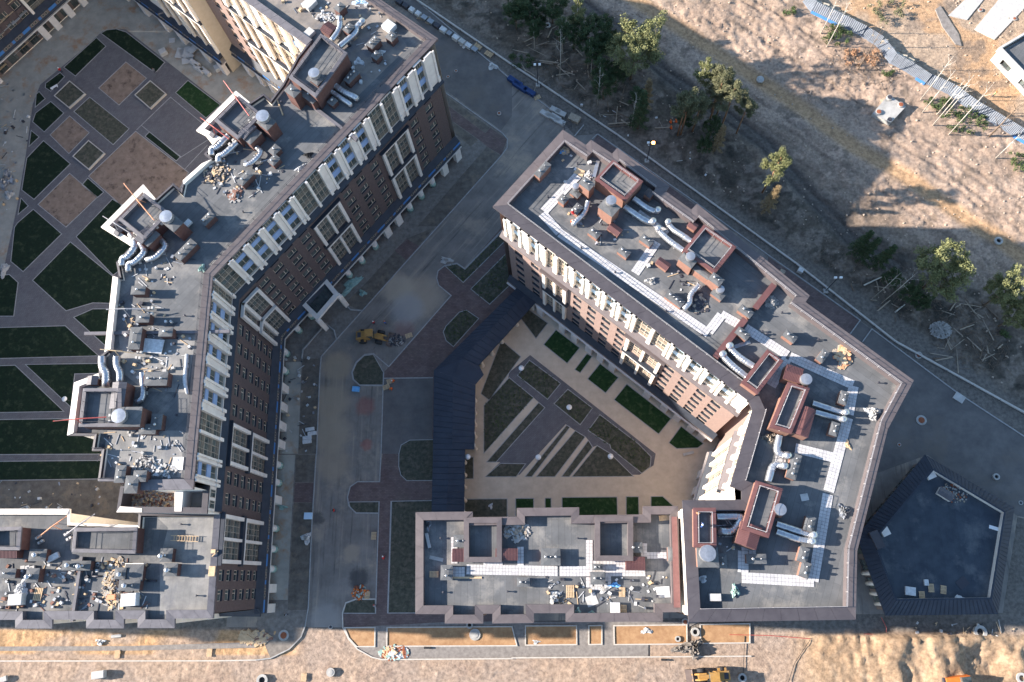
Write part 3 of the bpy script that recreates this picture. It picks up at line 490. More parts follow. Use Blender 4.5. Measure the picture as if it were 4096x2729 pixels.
def window(fc, u0, u1, z0, z1, y, frame, mull=(0.35,), name='window'):
    w, h = round(u1-u0, 1), round(z1-z0, 1); sx = Matrix.Diagonal(((u1-u0)/w, 1, (z1-z0)/h, 1))
    Mw = fc.M @ Matrix.Translation((u0, y, z0)) @ sx
    o = link(name, cached(('w', w, h, frame, mull), lambda: window_mesh(w, h, mull=mull)), frame, fc.b, Mw)
    link('pane', cached(('p', w, h), lambda: pane_mesh(w, h)), 'glass', o, Mw @ Matrix.Translation((0, 0.012, 0))); return o
def glazing_mesh(w, h, storeys, cols):
    mb = MB(); t = 0.09; rows = storeys*2
    for i in range(cols+1): mb.box((w*i/cols, 0.05, h/2), (t, 0.12, h))
    for j in range(rows+1): mb.box((w/2, 0.048, h*j/rows), (w, 0.1, t if j % 2 else t*1.8))
    for j in range(0, rows, 2):
        z0, z1 = h*j/rows+0.1, h*(j+0.82)/rows; k = int(w/0.16)
        for i in range(k): mb.box((w*(i+0.5)/k, 0.1, (z0+z1)/2), (0.055, 0.05, z1-z0))
    return mb.mesh('glazed_balcony')
def glazing(fc, u0, u1, z0, z1, y, frame, storeys=3, cols=3):
    w, h = round(u1-u0, 1), round(z1-z0, 1); Mw = fc.M @ Matrix.Translation((u0, y, z0)) @ Matrix.Diagonal(((u1-u0)/w, 1, (z1-z0)/h, 1))
    o = link('glazed_balcony', cached(('g', w, h, storeys, cols, frame), lambda: glazing_mesh(w, h, storeys, cols)), frame, fc.b, Mw)
    rows = storeys*2
    for i in range(cols):
        for j in range(rows):
            link('pane', cached(('gp', w, h, storeys, cols), lambda: MB().box((0, 0, 0), (w/cols-0.06, 0.03, h/rows-0.06)).mesh('pane')), 'glass', o, Mw @ Matrix.Translation((w*(i+0.5)/cols, 0.0, h*(j+0.5)/rows)))
    return o
def pier(fc, u0, u1, z0, z1, mat, y=0.0, wide=True):
    mb = MB(); w = u1-u0; e = min(0.42, w*0.33)
    if wide:
        mb.box(((u0+u1)/2, y+0.14, (z0+z1)/2), (w-0.02, 0.28, z1-z0))
        for c in (u0+e/2, u1-e/2): mb.box((c, y+0.24, (z0+z1)/2), (e, 0.48, z1-z0)); mb.box((c, y+0.3, z0+0.75), (e+0.1, 0.6, 1.5))
    else: mb.box(((u0+u1)/2, y+0.22, (z0+z1)/2), (w, 0.44, z1-z0)); mb.box(((u0+u1)/2, y+0.28, z0+0.75), (w+0.1, 0.56, 1.5))
    return link('pilaster', mb, mat, fc.b, fc.M)
def ledge(fc, u0, u1, y0, y1, zi, zo, th, mat, name='ledge'):
    mb = MB().add([(u0, y0, zi), (u1, y0, zi), (u1, y1, zo), (u0, y1, zo), (u0, y0, zi-th-(zi-zo)), (u1, y0, zi-th-(zi-zo)), (u1, y1, zo-th), (u0, y1, zo-th)], [(3, 2, 1, 0), (4, 5, 6, 7), (0, 1, 5, 4), (1, 2, 6, 5), (2, 3, 7, 6), (3, 0, 4, 7)])
    return link(name, mb, mat, fc.b, fc.M)
def portal(fc, u0, u1, z0, z1, mat, y=0.0, mid=True, storeys=3, frame='tan_frame', cols=3, top=0.42, side=0.6):
    """cream frame round two bays of glazed balconies"""
    mb = MB(); um = (u0+u1)/2
    for a in (u0, u1-side): mb.box((a+side/2, y+0.28, (z0+z1)/2), (side, 0.56, z1-z0))
    mb.box((um, y+0.27, z1-top/2), (u1-u0-2*side, 0.52, top))
    if mid: mb.box((um, y+0.24, (z0+z1-top)/2), (0.48, 0.46, z1-z0-top))
    link('portal_frame', mb, mat, fc.b, fc.M)
    for a, c in (((u0+side, um-0.24), (um+0.24, u1-side)) if mid else ((u0+side, u1-side),)): glazing(fc, a, c, z0+0.05, z1-top, y-0.22, frame, storeys, cols)
def hole(u0, u1, z0, z1, d=0.32): return (u0, u1, z0, z1, d)
# ------------------------------------------------------------------ roof furniture
def chimney(b, p, z, u, v, h, ang, body='brick_orange', cap='membrane_s', vents=2, along=None, blocky=False):
    x, y = p; rz = math.radians(ang); c = link('chimney', MB().box((0, 0, h/2-0.1), (u, v, h+0.1)), body, b, TR(x, y, z, rz))
    mb = MB().box((0, 0, h+0.06), (u+0.16, v+0.16, 0.13)); mb.box((0, 0, h+0.19), (u+0.16, v+0.16, 0.14), taper=0.35 if not blocky else 0.9); link('chimney_cap', mb, cap, c, TR(x, y, z, rz))
    for k in range(vents):
        t = (k+0.5)/vents-0.5; dx, dy = ((t*u*0.85, 0) if u >= v else (0, t*v*0.85)); r = 0.2 if k % 2 == 0 else 0.11
        link('ventilator', cached(('vent', r), lambda: MB().lathe([(r*0.6, 0), (r*0.6, 0.28), (r, 0.3), (r*1.05, 0.42), (r*0.95, 0.52), (r*0.5, 0.6), (0.01, 0.62)], seg=12).mesh('ventilator', True)), 'steel', c, TR(x, y, z+h+0.14, rz) @ Matrix.Translation((dx, dy, 0)))
    return c
def fan(b, p, z, r, h=0.9, mat='steel'):
    return link('exhaust_fan', cached(('fan', r, h), lambda: MB().lathe([(r*0.8, 0), (r*0.82, 0.12), (r*0.98, 0.14), (r, 0.16), (r, h*0.94), (r*0.97, h), (r*0.3, h+0.07), (0.01, h+0.08)], seg=20).mesh('exhaust_fan')), mat, b, TR(*p, z))
def duct(b, path, r, mat='steel'):
    P = [Vector(p) for p in path]; pts, rad = [], []
    # rounded bends with a rib at every joint
    Q = [P[0]]
    for i in range(1, len(P)-1):
        a, c = (P[i-1]-P[i]), (P[i+1]-P[i]); la = min(a.length*0.45, r*2.2); lc = min(c.length*0.45, r*2.2); A, Cc = P[i]+a.normalized()*la, P[i]+c.normalized()*lc
        for t in (0, 0.25, 0.5, 0.75, 1): Q.append((1-t)**2*A+2*t*(1-t)*P[i]+t*t*Cc)
    Q.append(P[-1])
    for i in range(len(Q)-1):
        L = (Q[i+1]-Q[i]).length; k = max(1, int(L/0.9))
        for t in range(k):
            a = Q[i].lerp(Q[i+1], t/k); bq = Q[i].lerp(Q[i+1], (t+1)/k); d = (bq-a)*min(0.3, 0.03/max(0.01, (bq-a).length))
            pts += [a, a+d, a+2*d, a+3*d]; rad += [r*1.06, r*1.06, r, r]
    pts.append(Q[-1]); rad.append(r)
    mb = MB(); mb.tube(pts, rad, 12); o = link('ventilation_duct', mb.mesh('ventilation_duct', True), mat, b)
    zb = min(p.z for p in P)
    for i in range(len(P)-1):
        m = P[i].lerp(P[i+1], 0.5)
        if (P[i+1]-P[i]).length > 2 and abs(P[i].z-P[i+1].z) < 0.6: link('duct_stand', MB().box((0, 0, (m.z-r-DECK[0])/2), (0.7, 0.5, max(0.1, m.z-r-DECK[0]))), 'concrete', o, TR(m.x, m.y, DECK[0]))
    return o
DECK = [0.0]
def ductpx(b, v, pts, zc, r, up=None, down=None):
    """duct traced along its run; its open end turned up or down"""
    r *= 1.3
    path = [(*at(v, x, y, zc), zc) for x, y in pts]
    if up: path.append((path[-1][0], path[-1][1], zc+up))
    if down: path.append((path[-1][0], path[-1][1], zc-down))
    return duct(b, path, r)
def penthouse(b, corners, zb, zt, body, cap, deck, w=0.55, rail=True, railmat='rail_white', drop=0.7):
    c = [tuple(p) for p in corners]; cx, cy = np.mean(c, axis=0); e = link('penthouse', MB().prism(offset(c, [0.12]*len(c)), zb-0.05, zt-0.25, cap=False), body, b)
    inner = offset(c, [w]*len(c)); n = len(c); mb = MB()
    for i in range(n):
        j = (i+1) % n; mb.quad((*c[i], zt), (*c[j], zt), (*inner[j], zt+0.05), (*inner[i], zt+0.05)); mb.quad((*c[i], zt-0.3), (*c[j], zt-0.3), (*c[j], zt), (*c[i], zt)); mb.quad((*inner[i], zt+0.05), (*inner[j], zt+0.05), (*inner[j], zt-drop), (*inner[i], zt-drop)); mb.quad((*c[i], zt-0.3), (*c[j], zt-0.3), (*inner[j], zt-0.3), (*inner[i], zt-0.3))
    link('parapet_cap', mb, cap, e); link('penthouse_roof', MB().flat(inner, zt-drop), deck, e)
    if rail:
        r = MB(); q = offset(c, [w+0.08]*len(c))
        for i in range(n):
            p0, p1 = np.array(q[i]), np.array(q[(i+1) % n]); L = np.linalg.norm(p1-p0); k = max(1, int(round(L/1.7)))
            for t in range(k): a = p0+(p1-p0)*t/k; r.bar((*a, zt-drop), (*a, zt+0.75), 0.045)
            for hh in (0.75, 0.4): r.bar((*p0, zt+hh), (*p1, zt+hh), 0.04)
        link('railing', r, railmat, e)
    return e
def hatch(b, p, z, u, v, h, ang, mat='red_sheet', body='brick_orange', ridge='v'):
    """small box with a corrugated pitched lid"""
    x, y = p; M_ = TR(x, y, z, math.radians(ang)); c = link('roof_hatch', MB().box((0, 0, h/2), (u-0.15, v-0.15, h)), body, b, M_)
    if ridge == 'v': vs = [(-u/2, -v/2, h), (0, -v/2, h+0.3), (u/2, -v/2, h), (-u/2, v/2, h), (0, v/2, h+0.3), (u/2, v/2, h)]
    else: vs = [(-u/2, -v/2, h), (-u/2, 0, h+0.3), (-u/2, v/2, h), (u/2, -v/2, h), (u/2, 0, h+0.3), (u/2, v/2, h)]
    mb = MB(); 
    A, R_, B_, A2, R2, B2 = map(Vector, vs)
    for e0, r0_, e1, r1_ in ((A, R_, A2, R2), (B_, R_, B2, R2)):
        k = max(4, int((e1-e0).length/0.11))
        for i in range(k):
            t0, t1 = i/k, (i+1)/k; z_ = Vector((0, 0, 0.045 if i % 2 else 0.0)); p0, p1, p2, p3 = e0.lerp(e1, t0), e0.lerp(e1, t1), r0_.lerp(r1_, t1), r0_.lerp(r1_, t0)
            mb.quad(p0+z_, p1+z_, p2+z_, p3+z_)
            if i: zz = Vector((0, 0, 0.045)); mb.quad(p0, p0+zz, p3+zz, p3)
    mb.add([A, R_, B_], [(0, 1, 2)]); mb.add([A2, R2, B2], [(0, 2, 1)]); link('hatch_lid', mb, {'red_sheet': 'cap_red'}.get(mat, mat), c, M_)
    return c
def tilepath(b, segs, z, w, size=0.5, mat='tile_pale'):
    """paving slabs laid along polylines on the roof"""
    out = []
    for pts, wd in segs:
        nrow = max(1, int(round((wd or w)/size)))
        for (x0, y0), (x1, y1) in zip(pts, pts[1:]):
            d = np.array([x1-x0, y1-y0]); L = np.linalg.norm(d); d /= L; nr = np.array([-d[1], d[0]]); k = int(L/size)
            for i in range(k):
                for j in range(nrow):
                    c = np.array([x0, y0])+d*(i+0.5)*size+nr*(j-(nrow-1)/2)*size
                    if all(abs(c[0]-q[0])+abs(c[1]-q[1]) > size*0.8 for q in out[-400:]): out.append((c[0], c[1], math.atan2(d[1], d[0])))
    return out
def laytiles(b, tl, z, size=0.5, mat='tile_pale'):
    m = MB().box((0, 0, 0.03), (size-0.035, size-0.035, 0.06)).mesh('paving_slab'); m.materials.append(MAT[mat]); rest = MB()
    tl = sorted(tl, key=lambda t: math.hypot(t[0], t[1]-40))
    for i, (x, y, a) in enumerate(tl):
        zz = z+random.uniform(0, 0.012); a += random.uniform(-0.02, 0.02)
        if i < 300: link('paving_slab', m, None, b, TR(x, y, zz, a))
        else: rest.box((x, y, zz+0.03), (size-0.035, size-0.035, 0.06), a)
    if rest.v: link('paving_slabs', rest, mat, b, kind='stuff')
# ------------------------------------------------------------------ western block (bent slab, 35.5 m)
WA, WB, WS = (-19.25, 86.39), (-52.73, 45.41), (-51.72, -4.84)
WS_n = np.array(WS)-np.array(WB); WS_L = np.linalg.norm(WS_n); WS_n /= WS_L
onS = lambda u: tuple(np.array(WB)+WS_n*u)
west = thing('apartment_building', 'tall bent apartment block with dark brick front and cream pilasters facing the asphalt road', 'building', (-60, 50, 0))
ZW = 35.5
def complement(bays, a, c):
    out, x = [], a
    for u0, u1 in sorted(bays):
        if u0-x > 0.15: out.append((x, u0))
        x = u1
    if c-x > 0.15: out.append((x, c))
    return out
SILLS = [24.35, 21.4, 18.4, 15.4, 12.4, 9.4, 6.55]
def brickfront(fc, u0, u1, z0, z1, wins, frames, mat='brick_dark', sills=SILLS, ph=1.75, fmat='cream_grey', zones=((15.75, 23.8), (6.35, 14.7)), slots=True, frame='tan_frame', wframe=None, depth=0.34):
    holes = [hole(a, c, s, min(s+ph, z1-0.15), depth) for a, c in wins for s in sills if s+1 < z1]
    for a, c in frames:
        if slots:
            for k in (0, 1): m = (a+c)/2; holes.append(hole(a+0.5+k*(m-a), m-0.35+k*(m-a), 24.45, 25.8, 0.3))
        for e, g in zones: holes.append(hole(a+0.05, c-0.05, e+0.02, g-0.1, 0.26))
    fc.wall(u0, u1, z0, z1, mat, holes)
    for a, c in wins:
        for s in sills:
            if s+1 < z1: window(fc, a, c, s, min(s+ph, z1-0.15), -depth+0.02, wframe or 'tan_light'); fc.box(a, c, -depth, 0.06, s-0.03, s+0.03, 'dark_sheet', 'window_sill')
    for a, c in frames:
        if slots:
            for k in (0, 1): m = (a+c)/2; window(fc, a+0.5+k*(m-a), m-0.35+k*(m-a), 24.45, 25.8, -0.28, frame, (0.33, 0.66))
        for e, g in zones: portal(fc, a, c, e, g, fmat, frame=frame)
        if len(zones) > 1: fc.box(a-0.35, c+0.35, 0, 0.5, zones[1][1]+0.02, zones[0][0]-0.02, 'dark_sheet', 'ledge')
        fc.box(a-0.35, c+0.35, 0, 0.62, zones[0][1]+0.01, zones[0][1]+0.3, 'dark_sheet', 'ledge')
def upperfront(fc, u0, u1, z0, z1, Wb, Gb, mat='cream_grey', frame='tan_frame', blue='pale_blue', rows=((0.35, 2.3, 'w'), (2.3, 3.8, 'b'), (3.8, 5.7, 'w'), (5.7, 6.8, 'b'), (6.8, 8.4, 'l')), storeys=3):
    fc.wall(u0, u1, z0, z1, mat, [hole(a, c, z0+0.3, z1-0.02, 0.35) for a, c in Wb]+[hole(a, c, z0+0.1, z1-0.02, 0.2) for a, c in Gb])
    for a, c in Wb:
        for r0_, r1_, k in rows:
            if k == 'b': fc.box(a+0.01, c-0.01, -0.34, -0.14, z0+r0_, z0+r1_, blue, 'spandrel_panel')
            else: window(fc, a, c, z0+r0_, min(z0+r1_, z1), -0.33, frame if k == 'w' else 'green_film' if False else frame, (0.5,) if k == 'w' else (0.25, 0.5, 0.75))
    for a, c in Gb: glazing(fc, a, c, z0+0.1, z1-0.02, -0.18, frame, storeys, 3)
    for a, c in complement(Wb+Gb, u0, u1): pier(fc, a, c, z0+0.02, z1, mat, wide=(c-a) > 0.9)
def podium(fc, u0, u1, pill, zc=6.5, blues=True, ov=1.15, green=True, off=0):
    """skirt roof, first floor band with blue panels, ledge and ground floor columns"""
    ledge(fc, u0, u1, 0, ov, zc+0.15, zc-0.75, 0.18, 'dark_sheet', 'skirt_roof')
    fc.wall(u0, u1, 3.9, zc-0.85, 'brown_panel', y=ov-0.08); ledge(fc, u0, u1, ov-0.1, ov+0.25, 4.75, 4.3, 0.1, 'dark_sheet', 'canopy_gutter') if blues else None
    k = off; u = u0
    while u < u1-0.3:
        w_ = (2.1, 2.4, 0.7, 2.6)[k % 4] if True else 2
        if k % 2 == 0 and blues: fc.box(u, min(u+w_, u1), ov-0.08, ov-0.02, 4.76, zc-0.9, 'blue_panel', 'blue_panel')
        elif blues:
            for t in (0.25, 0.6): 
                if u+w_*t+0.6 < u1: window(fc, u+w_*t, u+w_*t+0.6, 4.78, 5.5, ov-0.075, 'tan_frame', ())
        u += w_; k += 1
    fc.box(u0, u1, -0.3, ov+0.24, 3.65, 3.9, 'cream_grey', 'ledge'); fc.wall(u0, u1, 0, 3.65, 'brown_panel', y=0.0)
    for q in range(int((u1-u0)/3.2)): window(fc, u0+0.5+q*3.2, u0+2.7+q*3.2, 0.3, 3.2, 0.02, 'rail_dark', (0.33, 0.66), 'shop_window')
    for u, kind in pill:
        if kind == 's': fc.box(u-0.75, u+0.75, 0.4, ov+0.3, 0, 3.66, 'cream_grey', 'pillar')
        else:
            c = fc.put('column', cached('col', lambda: MB().lathe([(0.62, 0), (0.62, 3.66)], seg=20).mesh('column', True)), 'cream_grey', u, 0.75, 0)
            if green: link('column_wrap', cached('colw', lambda: MB().lathe([(0.66, 0.02), (0.66, 1.5)], seg=20).mesh('column_wrap', True)), 'green_film', c, fc.M @ Matrix.Translation((u, 0.75, 0)))
f1 = Fac(west, WA, WB)
W1 = [(2.68, 4.6), (6.75, 8.7), (17.9, 19.8), (21.5, 23.5), (25.0, 27.0), (35.85, 38.0), (39.5, 41.55), (43.0, 45.05), (46.5, 48.55)]
G1 = [(10.5, 13.05), (13.5, 16.3), (28.85, 31.36), (31.75, 34.5), (49.7, 52.7)]
brickfront(f1, 0, f1.L, 6.3, 26.3, W1, [(9.8, 16.7), (28.2, 34.88), (49.0, f1.L-0.02)][:2])
m3 = f1.L
for e, g in ((15.75, 23.8), (6.35, 14.7)): portal(f1, 49.0, m3, e, g, 'cream_grey', y=0.26, mid=False, cols=4)
upperfront(f1, 0, f1.L, 26.9, ZW-0.1, W1, G1)
ledge(f1, -0.5, f1.L+0.35, 0, 0.85, 26.95, 26.35, 0.22, 'dark_sheet'); f1.box(0, f1.L, 0, 0.3, 26.0, 26.2, 'dark_sheet', 'ledge')
podium(f1, -0.9, f1.L+0.35, [(0.4, 's'), (4.6, 's'), (8.3, 'r'), (11.9, 'r'), (15.5, 'r'), (19.2, 's'), (22.6, 's'), (26.3, 'r'), (30.4, 'r'), (34.3, 'r'), (45.5, 'r'), (49.3, 'r')])
f2 = Fac(west, WB, WS)
W2 = [(3.4, 5.4), (6.72, 8.72), (10.26, 12.2), (13.9, 15.94), (17.36, 19.4), (28.5, 30.6)]
G2 = [(0.35, 2.1), (21.08, 24.0), (24.45, 27.5)]
UE = 31.6
brickfront(f2, 0, 35.3, 6.3, 26.3, W2+[(32.0, 33.9)], [(20.8, 27.6)])
for e, g in ((15.75, 23.8), (6.35, 14.7)): portal(f2, 0.0, 2.62, e, g, 'cream_grey', y=0.26, mid=False, cols=3)
upperfront(f2, 0, UE, 26.9, ZW-0.1, W2, G2)
ledge(f2, -0.3, 35.3, 0, 0.85, 26.95, 26.35, 0.22, 'dark_sheet')
podium(f2, -0.3, 35.3, [(2.5, 'r'), (6.2, 'r'), (9.9, 's'), (13.6, 's'), (17.3, 's'), (20.8, 's'), (24.6, 'r'), (27.9, 'r'), (31.2, 's')], off=1)
# entrance canopy frame
ep = [at(6, 300, 520, 6.3), at(6, 475, 340, 6.3), at(6, 575, 460, 6.3), at(6, 420, 640, 6.3)]
ei = offset(ep, [0.9]*4); en = link('entrance_canopy', MB(), 'cream_grey', west); mb = MB()
for i in range(4):
    j = (i+1) % 4; mb.quad((*ep[i], 6.3), (*ep[j], 6.3), (*ei[j], 6.3), (*ei[i], 6.3)); mb.quad((*ep[i], 5.6), (*ep[j], 5.6), (*ep[j], 6.3), (*ep[i], 6.3)); mb.quad((*ei[i], 6.3), (*ei[j], 6.3), (*ei[j], 5.6), (*ei[i], 5.6))
en.data = mb.mesh('entrance_canopy'); en.data.materials.append(MAT['cream_grey'])
for k in range(7):
    t = (k+0.5)/7; a = np.array(ei[0])*(1-t)+np.array(ei[1])*t; c = np.array(ei[3])*(1-t)+np.array(ei[2])*t; link('canopy_beam', MB().bar((*a, 5.8), (*c, 5.8), 0.1), 'rail_dark', en)
link('canopy_glass', MB().flat(ei, 5.7), 'glass', en)
for i in (2, 3): link('pillar', MB().box((*(np.array(ep[i])*0.93+np.mean(ep, axis=0)*0.07), 2.8), (0.9, 0.9, 5.6), 0.88), 'cream_grey', en)
# outline of the roof
far = lambda p, d, ang: (p[0]+d*math.cos(math.radians(ang)), p[1]+d*math.sin(math.radians(ang)))
A_ = at(2, 1255, 268, ZW); e35 = at('M1', 335, 322, ZW)
seq = [((2, 1255, 268), 1.5, 'cap_brown'), (('e', 243, 165), 1.45, 'cap_brown'), (('M5', 955, 820), 1.5, 'cap_grey'), (('M5', 545, 828), 0.4, 'cap_grey'), (('M5', 545, 762), 0.35, 'cap_grey'), (('M5', 270, 762), 0.35, 'cap_dark'), (('M5', 300, 545), 0.35, 'cap_dark'), (('M5', 228, 545), 0.35, 'cap_dark'), (('M5', 245, 437), 0.35, 'cap_dark'),
       (('M5', 52, 435), 0.95, 'cream'), (('M5', 102, 55), 0.9, 'cream'), ((5, 680, 1005), 0.35, 'cap_dark'), ((5, 690, 885), 0.35, 'cap_dark'), ((5, 720, 860), 0.95, 'cream'), ((5, 778, 335), 0.35, 'cap_dark'), ((5, 818, 335), 0.35, 'cap_dark'), ((5, 800, 240), 0.35, 'cap_dark'), (('M3', 222, 510), 0.9, 'cream'), (('M3', 6, 375), 1.0, 'cream'), (('M3', 310, 68), 0.9, 'cream'),
       (('M3', 400, 172), 0.35, 'cap_dark'), (('M3', 525, 58), 0.35, 'cap_dark'), (('M3', 578, 105), 0.35, 'cap_dark'), (('M3', 592, 40), 0.7, 'cream'), (('M2', 85, 598), 0.35, 'cap_dark'), (('M2', 140, 565), 0.35, 'cap_dark'), (('M2', 98, 530), 0.35, 'cap_dark'), (('M2', 190, 440), 0.9, 'cream'), (('M2', 44, 362), 1.0, 'cream'), (('M2', 330, 78), 0.9, 'cream'),
       (('M2', 430, 162), 0.35, 'cap_dark'), (('M2', 530, 95), 0.35, 'cap_dark'), (('M2', 580, 140), 0.35, 'cap_dark'), (('M2', 662, 32), 0.35, 'cap_dark'), (('M1', 262, 415), 0.35, 'cap_dark')]
WO = [at(v, x, y, ZW) for (v, x, y), _, _ in seq]; ww = [q for _, q, _ in seq]; wm = [q for _, _, q in seq]
WO += [e35, far(e35, 75, 140.75), far(A_, 62, 140.75)]; ww += [1.3, 0.5, 1.5]; wm += ['cap_grey', 'cap_dark', 'cap_brown']
w_in, _ = roofing(west, WO, ww, wm, ZW, 0.75, 'membrane_ne', rail_edges=(0, 1, 4, 6, 14, 21, 37), railw='rail_dark')
walls(west, WO, (0, 1, 35), 0.5, 0, ZW-0.3, 'cream')
# patches of dusty roof covering
for v, p, m in (('M4', [(165, 250), (725, 282), (700, 440), (660, 700), (360, 690), (200, 560)], 'membrane_dusty'), ('M5', [(340, 395), (885, 400), (870, 735), (470, 735), (310, 600)], 'membrane_dusty'), ('M1', [(0, -20), (830, -20), (1060, 340), (700, 690), (560, 640), (500, 130), (330, 280), (0, 40)], 'membrane_sand')):
    link('roof_sheet', MB().flat(ats(v, p, ZW-0.745), ZW-0.745), m, west)
# north-west wing, sunlit front
uN = np.array([math.cos(math.radians(140.75)), math.sin(math.radians(140.75))]); nN = np.array([-uN[1], uN[0]]); E0 = np.array(at('M1', 335, 322, ZW))
nw0 = E0-nN*0.9; fn = Fac(west, tuple(nw0+uN*0.0), tuple(nw0+uN*70))
u_of = lambda u: -(u)-0.0
def nwfront(fc, u0, u1, bays, wins, y=0.0, podium_on=True):
    brickfront(fc, u0, u1, 6.3, 26.3, wins, bays, mat='brick_red', fmat='cream', slots=False, frame='tan_light', zones=((17.0, 26.0), (6.6, 16.0)))
off0 = float(np.array(at('M1', 0, 120, ZW)-E0) @ uN)          # along-wall position of the reference used when measuring
m_ = lambda u: off0-u
wN = sorted([(m_(-15.4), m_(-17.3))]); 
nwfront(fn, 0, m_(-24.8), [(8.0, m_(-6.6)), tuple(sorted((m_(-7.2), m_(-14.4))))], [(1.2, 2.9), (5.0, 6.7), tuple(sorted((m_(-15.5), m_(-17.3)))), tuple(sorted((m_(-19.2), m_(-21.0))))])
fn.wall(0, 70, 26.3, ZW-0.1, 'cream', [hole(*sorted((m_(-7.4), m_(-10.4))), 27, 35, 0.2), hole(*sorted((m_(-11.0), m_(-14.2))), 27, 35, 0.2), hole(*sorted((m_(-15.5), m_(-17.3))), 27, 35, 0.3), hole(1.2, 2.9, 27, 35, 0.3), hole(5.0, 6.7, 27, 35, 0.3), hole(8.5, 11.2, 27, 35, 0.2), hole(11.9, 14.8, 27, 35, 0.2)])
for a in (8.5, 12.0): glazing(fn, a, a+2.7, 27, 35, -0.18, 'tan_light', 3, 3)
for a in (-7.4, -11.0): q = sorted((m_(a), m_(a-3.1))); glazing(fn, q[0], q[1], 27, 35, -0.18, 'tan_light', 3, 3)
for q, z0_, z1_, k in [(qq, *t) for qq in (sorted((m_(-15.5), m_(-17.3))), [1.2, 2.9], [5.0, 6.7]) for t in ((27, 29, 'w'), (29, 30.4, 'b'), (30.4, 32.3, 'w'), (32.3, 33.4, 'b'), (33.4, 35, 'w'))]:
    if k == 'w': window(fn, q[0], q[1], z0_, z1_, -0.28, 'tan_light')
    else: fn.box(q[0], q[1], -0.29, -0.1, z0_, z1_, 'pale_blue', 'spandrel_panel')
for a in (0.5, 3.95, 7.6, 11.6, m_(-6.9), m_(-10.7), m_(-14.6), m_(-18.2), m_(-22.4)): pier(fn, a-0.45, a+0.45, 26.4, ZW-0.1, 'cream')
podium(fn, 0, m_(-24.8), [(m_(-8), 's'), (m_(-13.5), 's'), (m_(-17), 's'), (m_(-21), 's')], green=False)
PJ = 3.2
fp = Fac(west, tuple(nw0+nN*PJ+uN*m_(-24.8)), tuple(nw0+nN*PJ+uN*70)); d0 = m_(-24.8)
brickfront(fp, 0, fp.L, 6.3, 26.3, [(22.5, 24.4), (27, 28.9)], [(0.4, 8.2), (9.0, 16.6)], mat='cream', fmat='cream', slots=False, frame='tan_light', zones=((17.0, 26.0), (6.6, 16.0)))
fp.wall(0, fp.L, 26.3, ZW-0.4, 'cream'); podium(fp, 0, fp.L, [(1.2, 's'), (6.4, 's'), (14.5, 's'), (20, 's'), (27, 's'), (34, 's')], green=False)
s0 = nw0+uN*d0; link('wall', MB().quad((*s0, 0), (*(s0+nN*PJ), 0), (*(s0+nN*PJ), ZW-0.4), (*s0, ZW-0.4)), 'beige_render', west)
link('roof', MB().prism([tuple(s0), tuple(s0+nN*(PJ+0.4)), tuple(nw0+uN*70+nN*(PJ+0.4)), tuple(nw0+uN*70)], ZW-0.6, ZW-0.3), 'cap_grey', west)
# terraces at the south end
zt_ = 29.6; tp = [at('S2', 218, 80, zt_), at('S2', 852, 76, zt_), at('S2', 838, 278, zt_), at('S2', 188, 268, zt_)]
ti = offset(tp, [0.3, 0.9, 0.9, 0.55]); mb = MB()
for i in range(4):
    j = (i+1) % 4; mb.quad((*tp[i], zt_), (*tp[j], zt_), (*ti[j], zt_), (*ti[i], zt_)); mb.quad((*ti[i], zt_), (*ti[j], zt_), (*ti[j], 26.4), (*ti[i], 26.4)); mb.quad((*tp[i], zt_-0.4), (*tp[j], zt_-0.4), (*tp[j], zt_), (*tp[i], zt_))
te = link('terrace', mb, 'cap_dark', west); link('terrace_floor', MB().flat(ti, 26.45), 'concrete', te); link('terrace_wall', MB().prism(offset(tp, [0.3]*4), 0, zt_-0.3, cap=False), 'cream', te)
link('terrace_cap', MB().prism([at('S2', 188, 268, zt_+0.05), at('S2', 215, 225, zt_+0.05), at('S2', 372, 240, zt_+0.05), at('S2', 372, 268, zt_+0.05)], zt_-0.3, zt_+0.05), 'cream', te); link('terrace_cap', MB().prism([at('S2', 605, 120, zt_+0.06), at('S2', 668, 110, zt_+0.06), at('S2', 655, 262, zt_+0.06), at('S2', 605, 262, zt_+0.06)], 26.5, zt_+0.06), 'cream_grey', te)
for u0_ in (32.1, 33.75): window(f2, u0_, u0_+1.2, 27.3, 29.1, 0.02, 'tan_frame')
fu = f2.wall(UE, 35.3, 26.4, 29.3, 'cream_grey')
# ------------------------------------------------------------------ south-western block (24.2 m)
ZS = 24.2
south = thing('apartment_building', 'lower brick apartment block with three projecting roof bays beside the sandy track', 'building', (-75, 5, 0))
f3 = Fac(south, onS(35.3), onS(WS_L))
fz = ((15.8, 23.9), (6.35, 14.7))
brickfront(f3, 0, f3.L, 6.3, ZS-0.2, [(8.6, 10.3), (11.6, 13.3)], [(0.15, 7.65)], sills=[21.4, 18.4, 15.4, 12.4, 9.4, 6.55], slots=False, zones=fz)
podium(f3, 0, f3.L+0.8, [(1.0, 'r'), (4.7, 'r'), (8.2, 'r'), (11.6, 's'), (15.0, 's')], off=1)
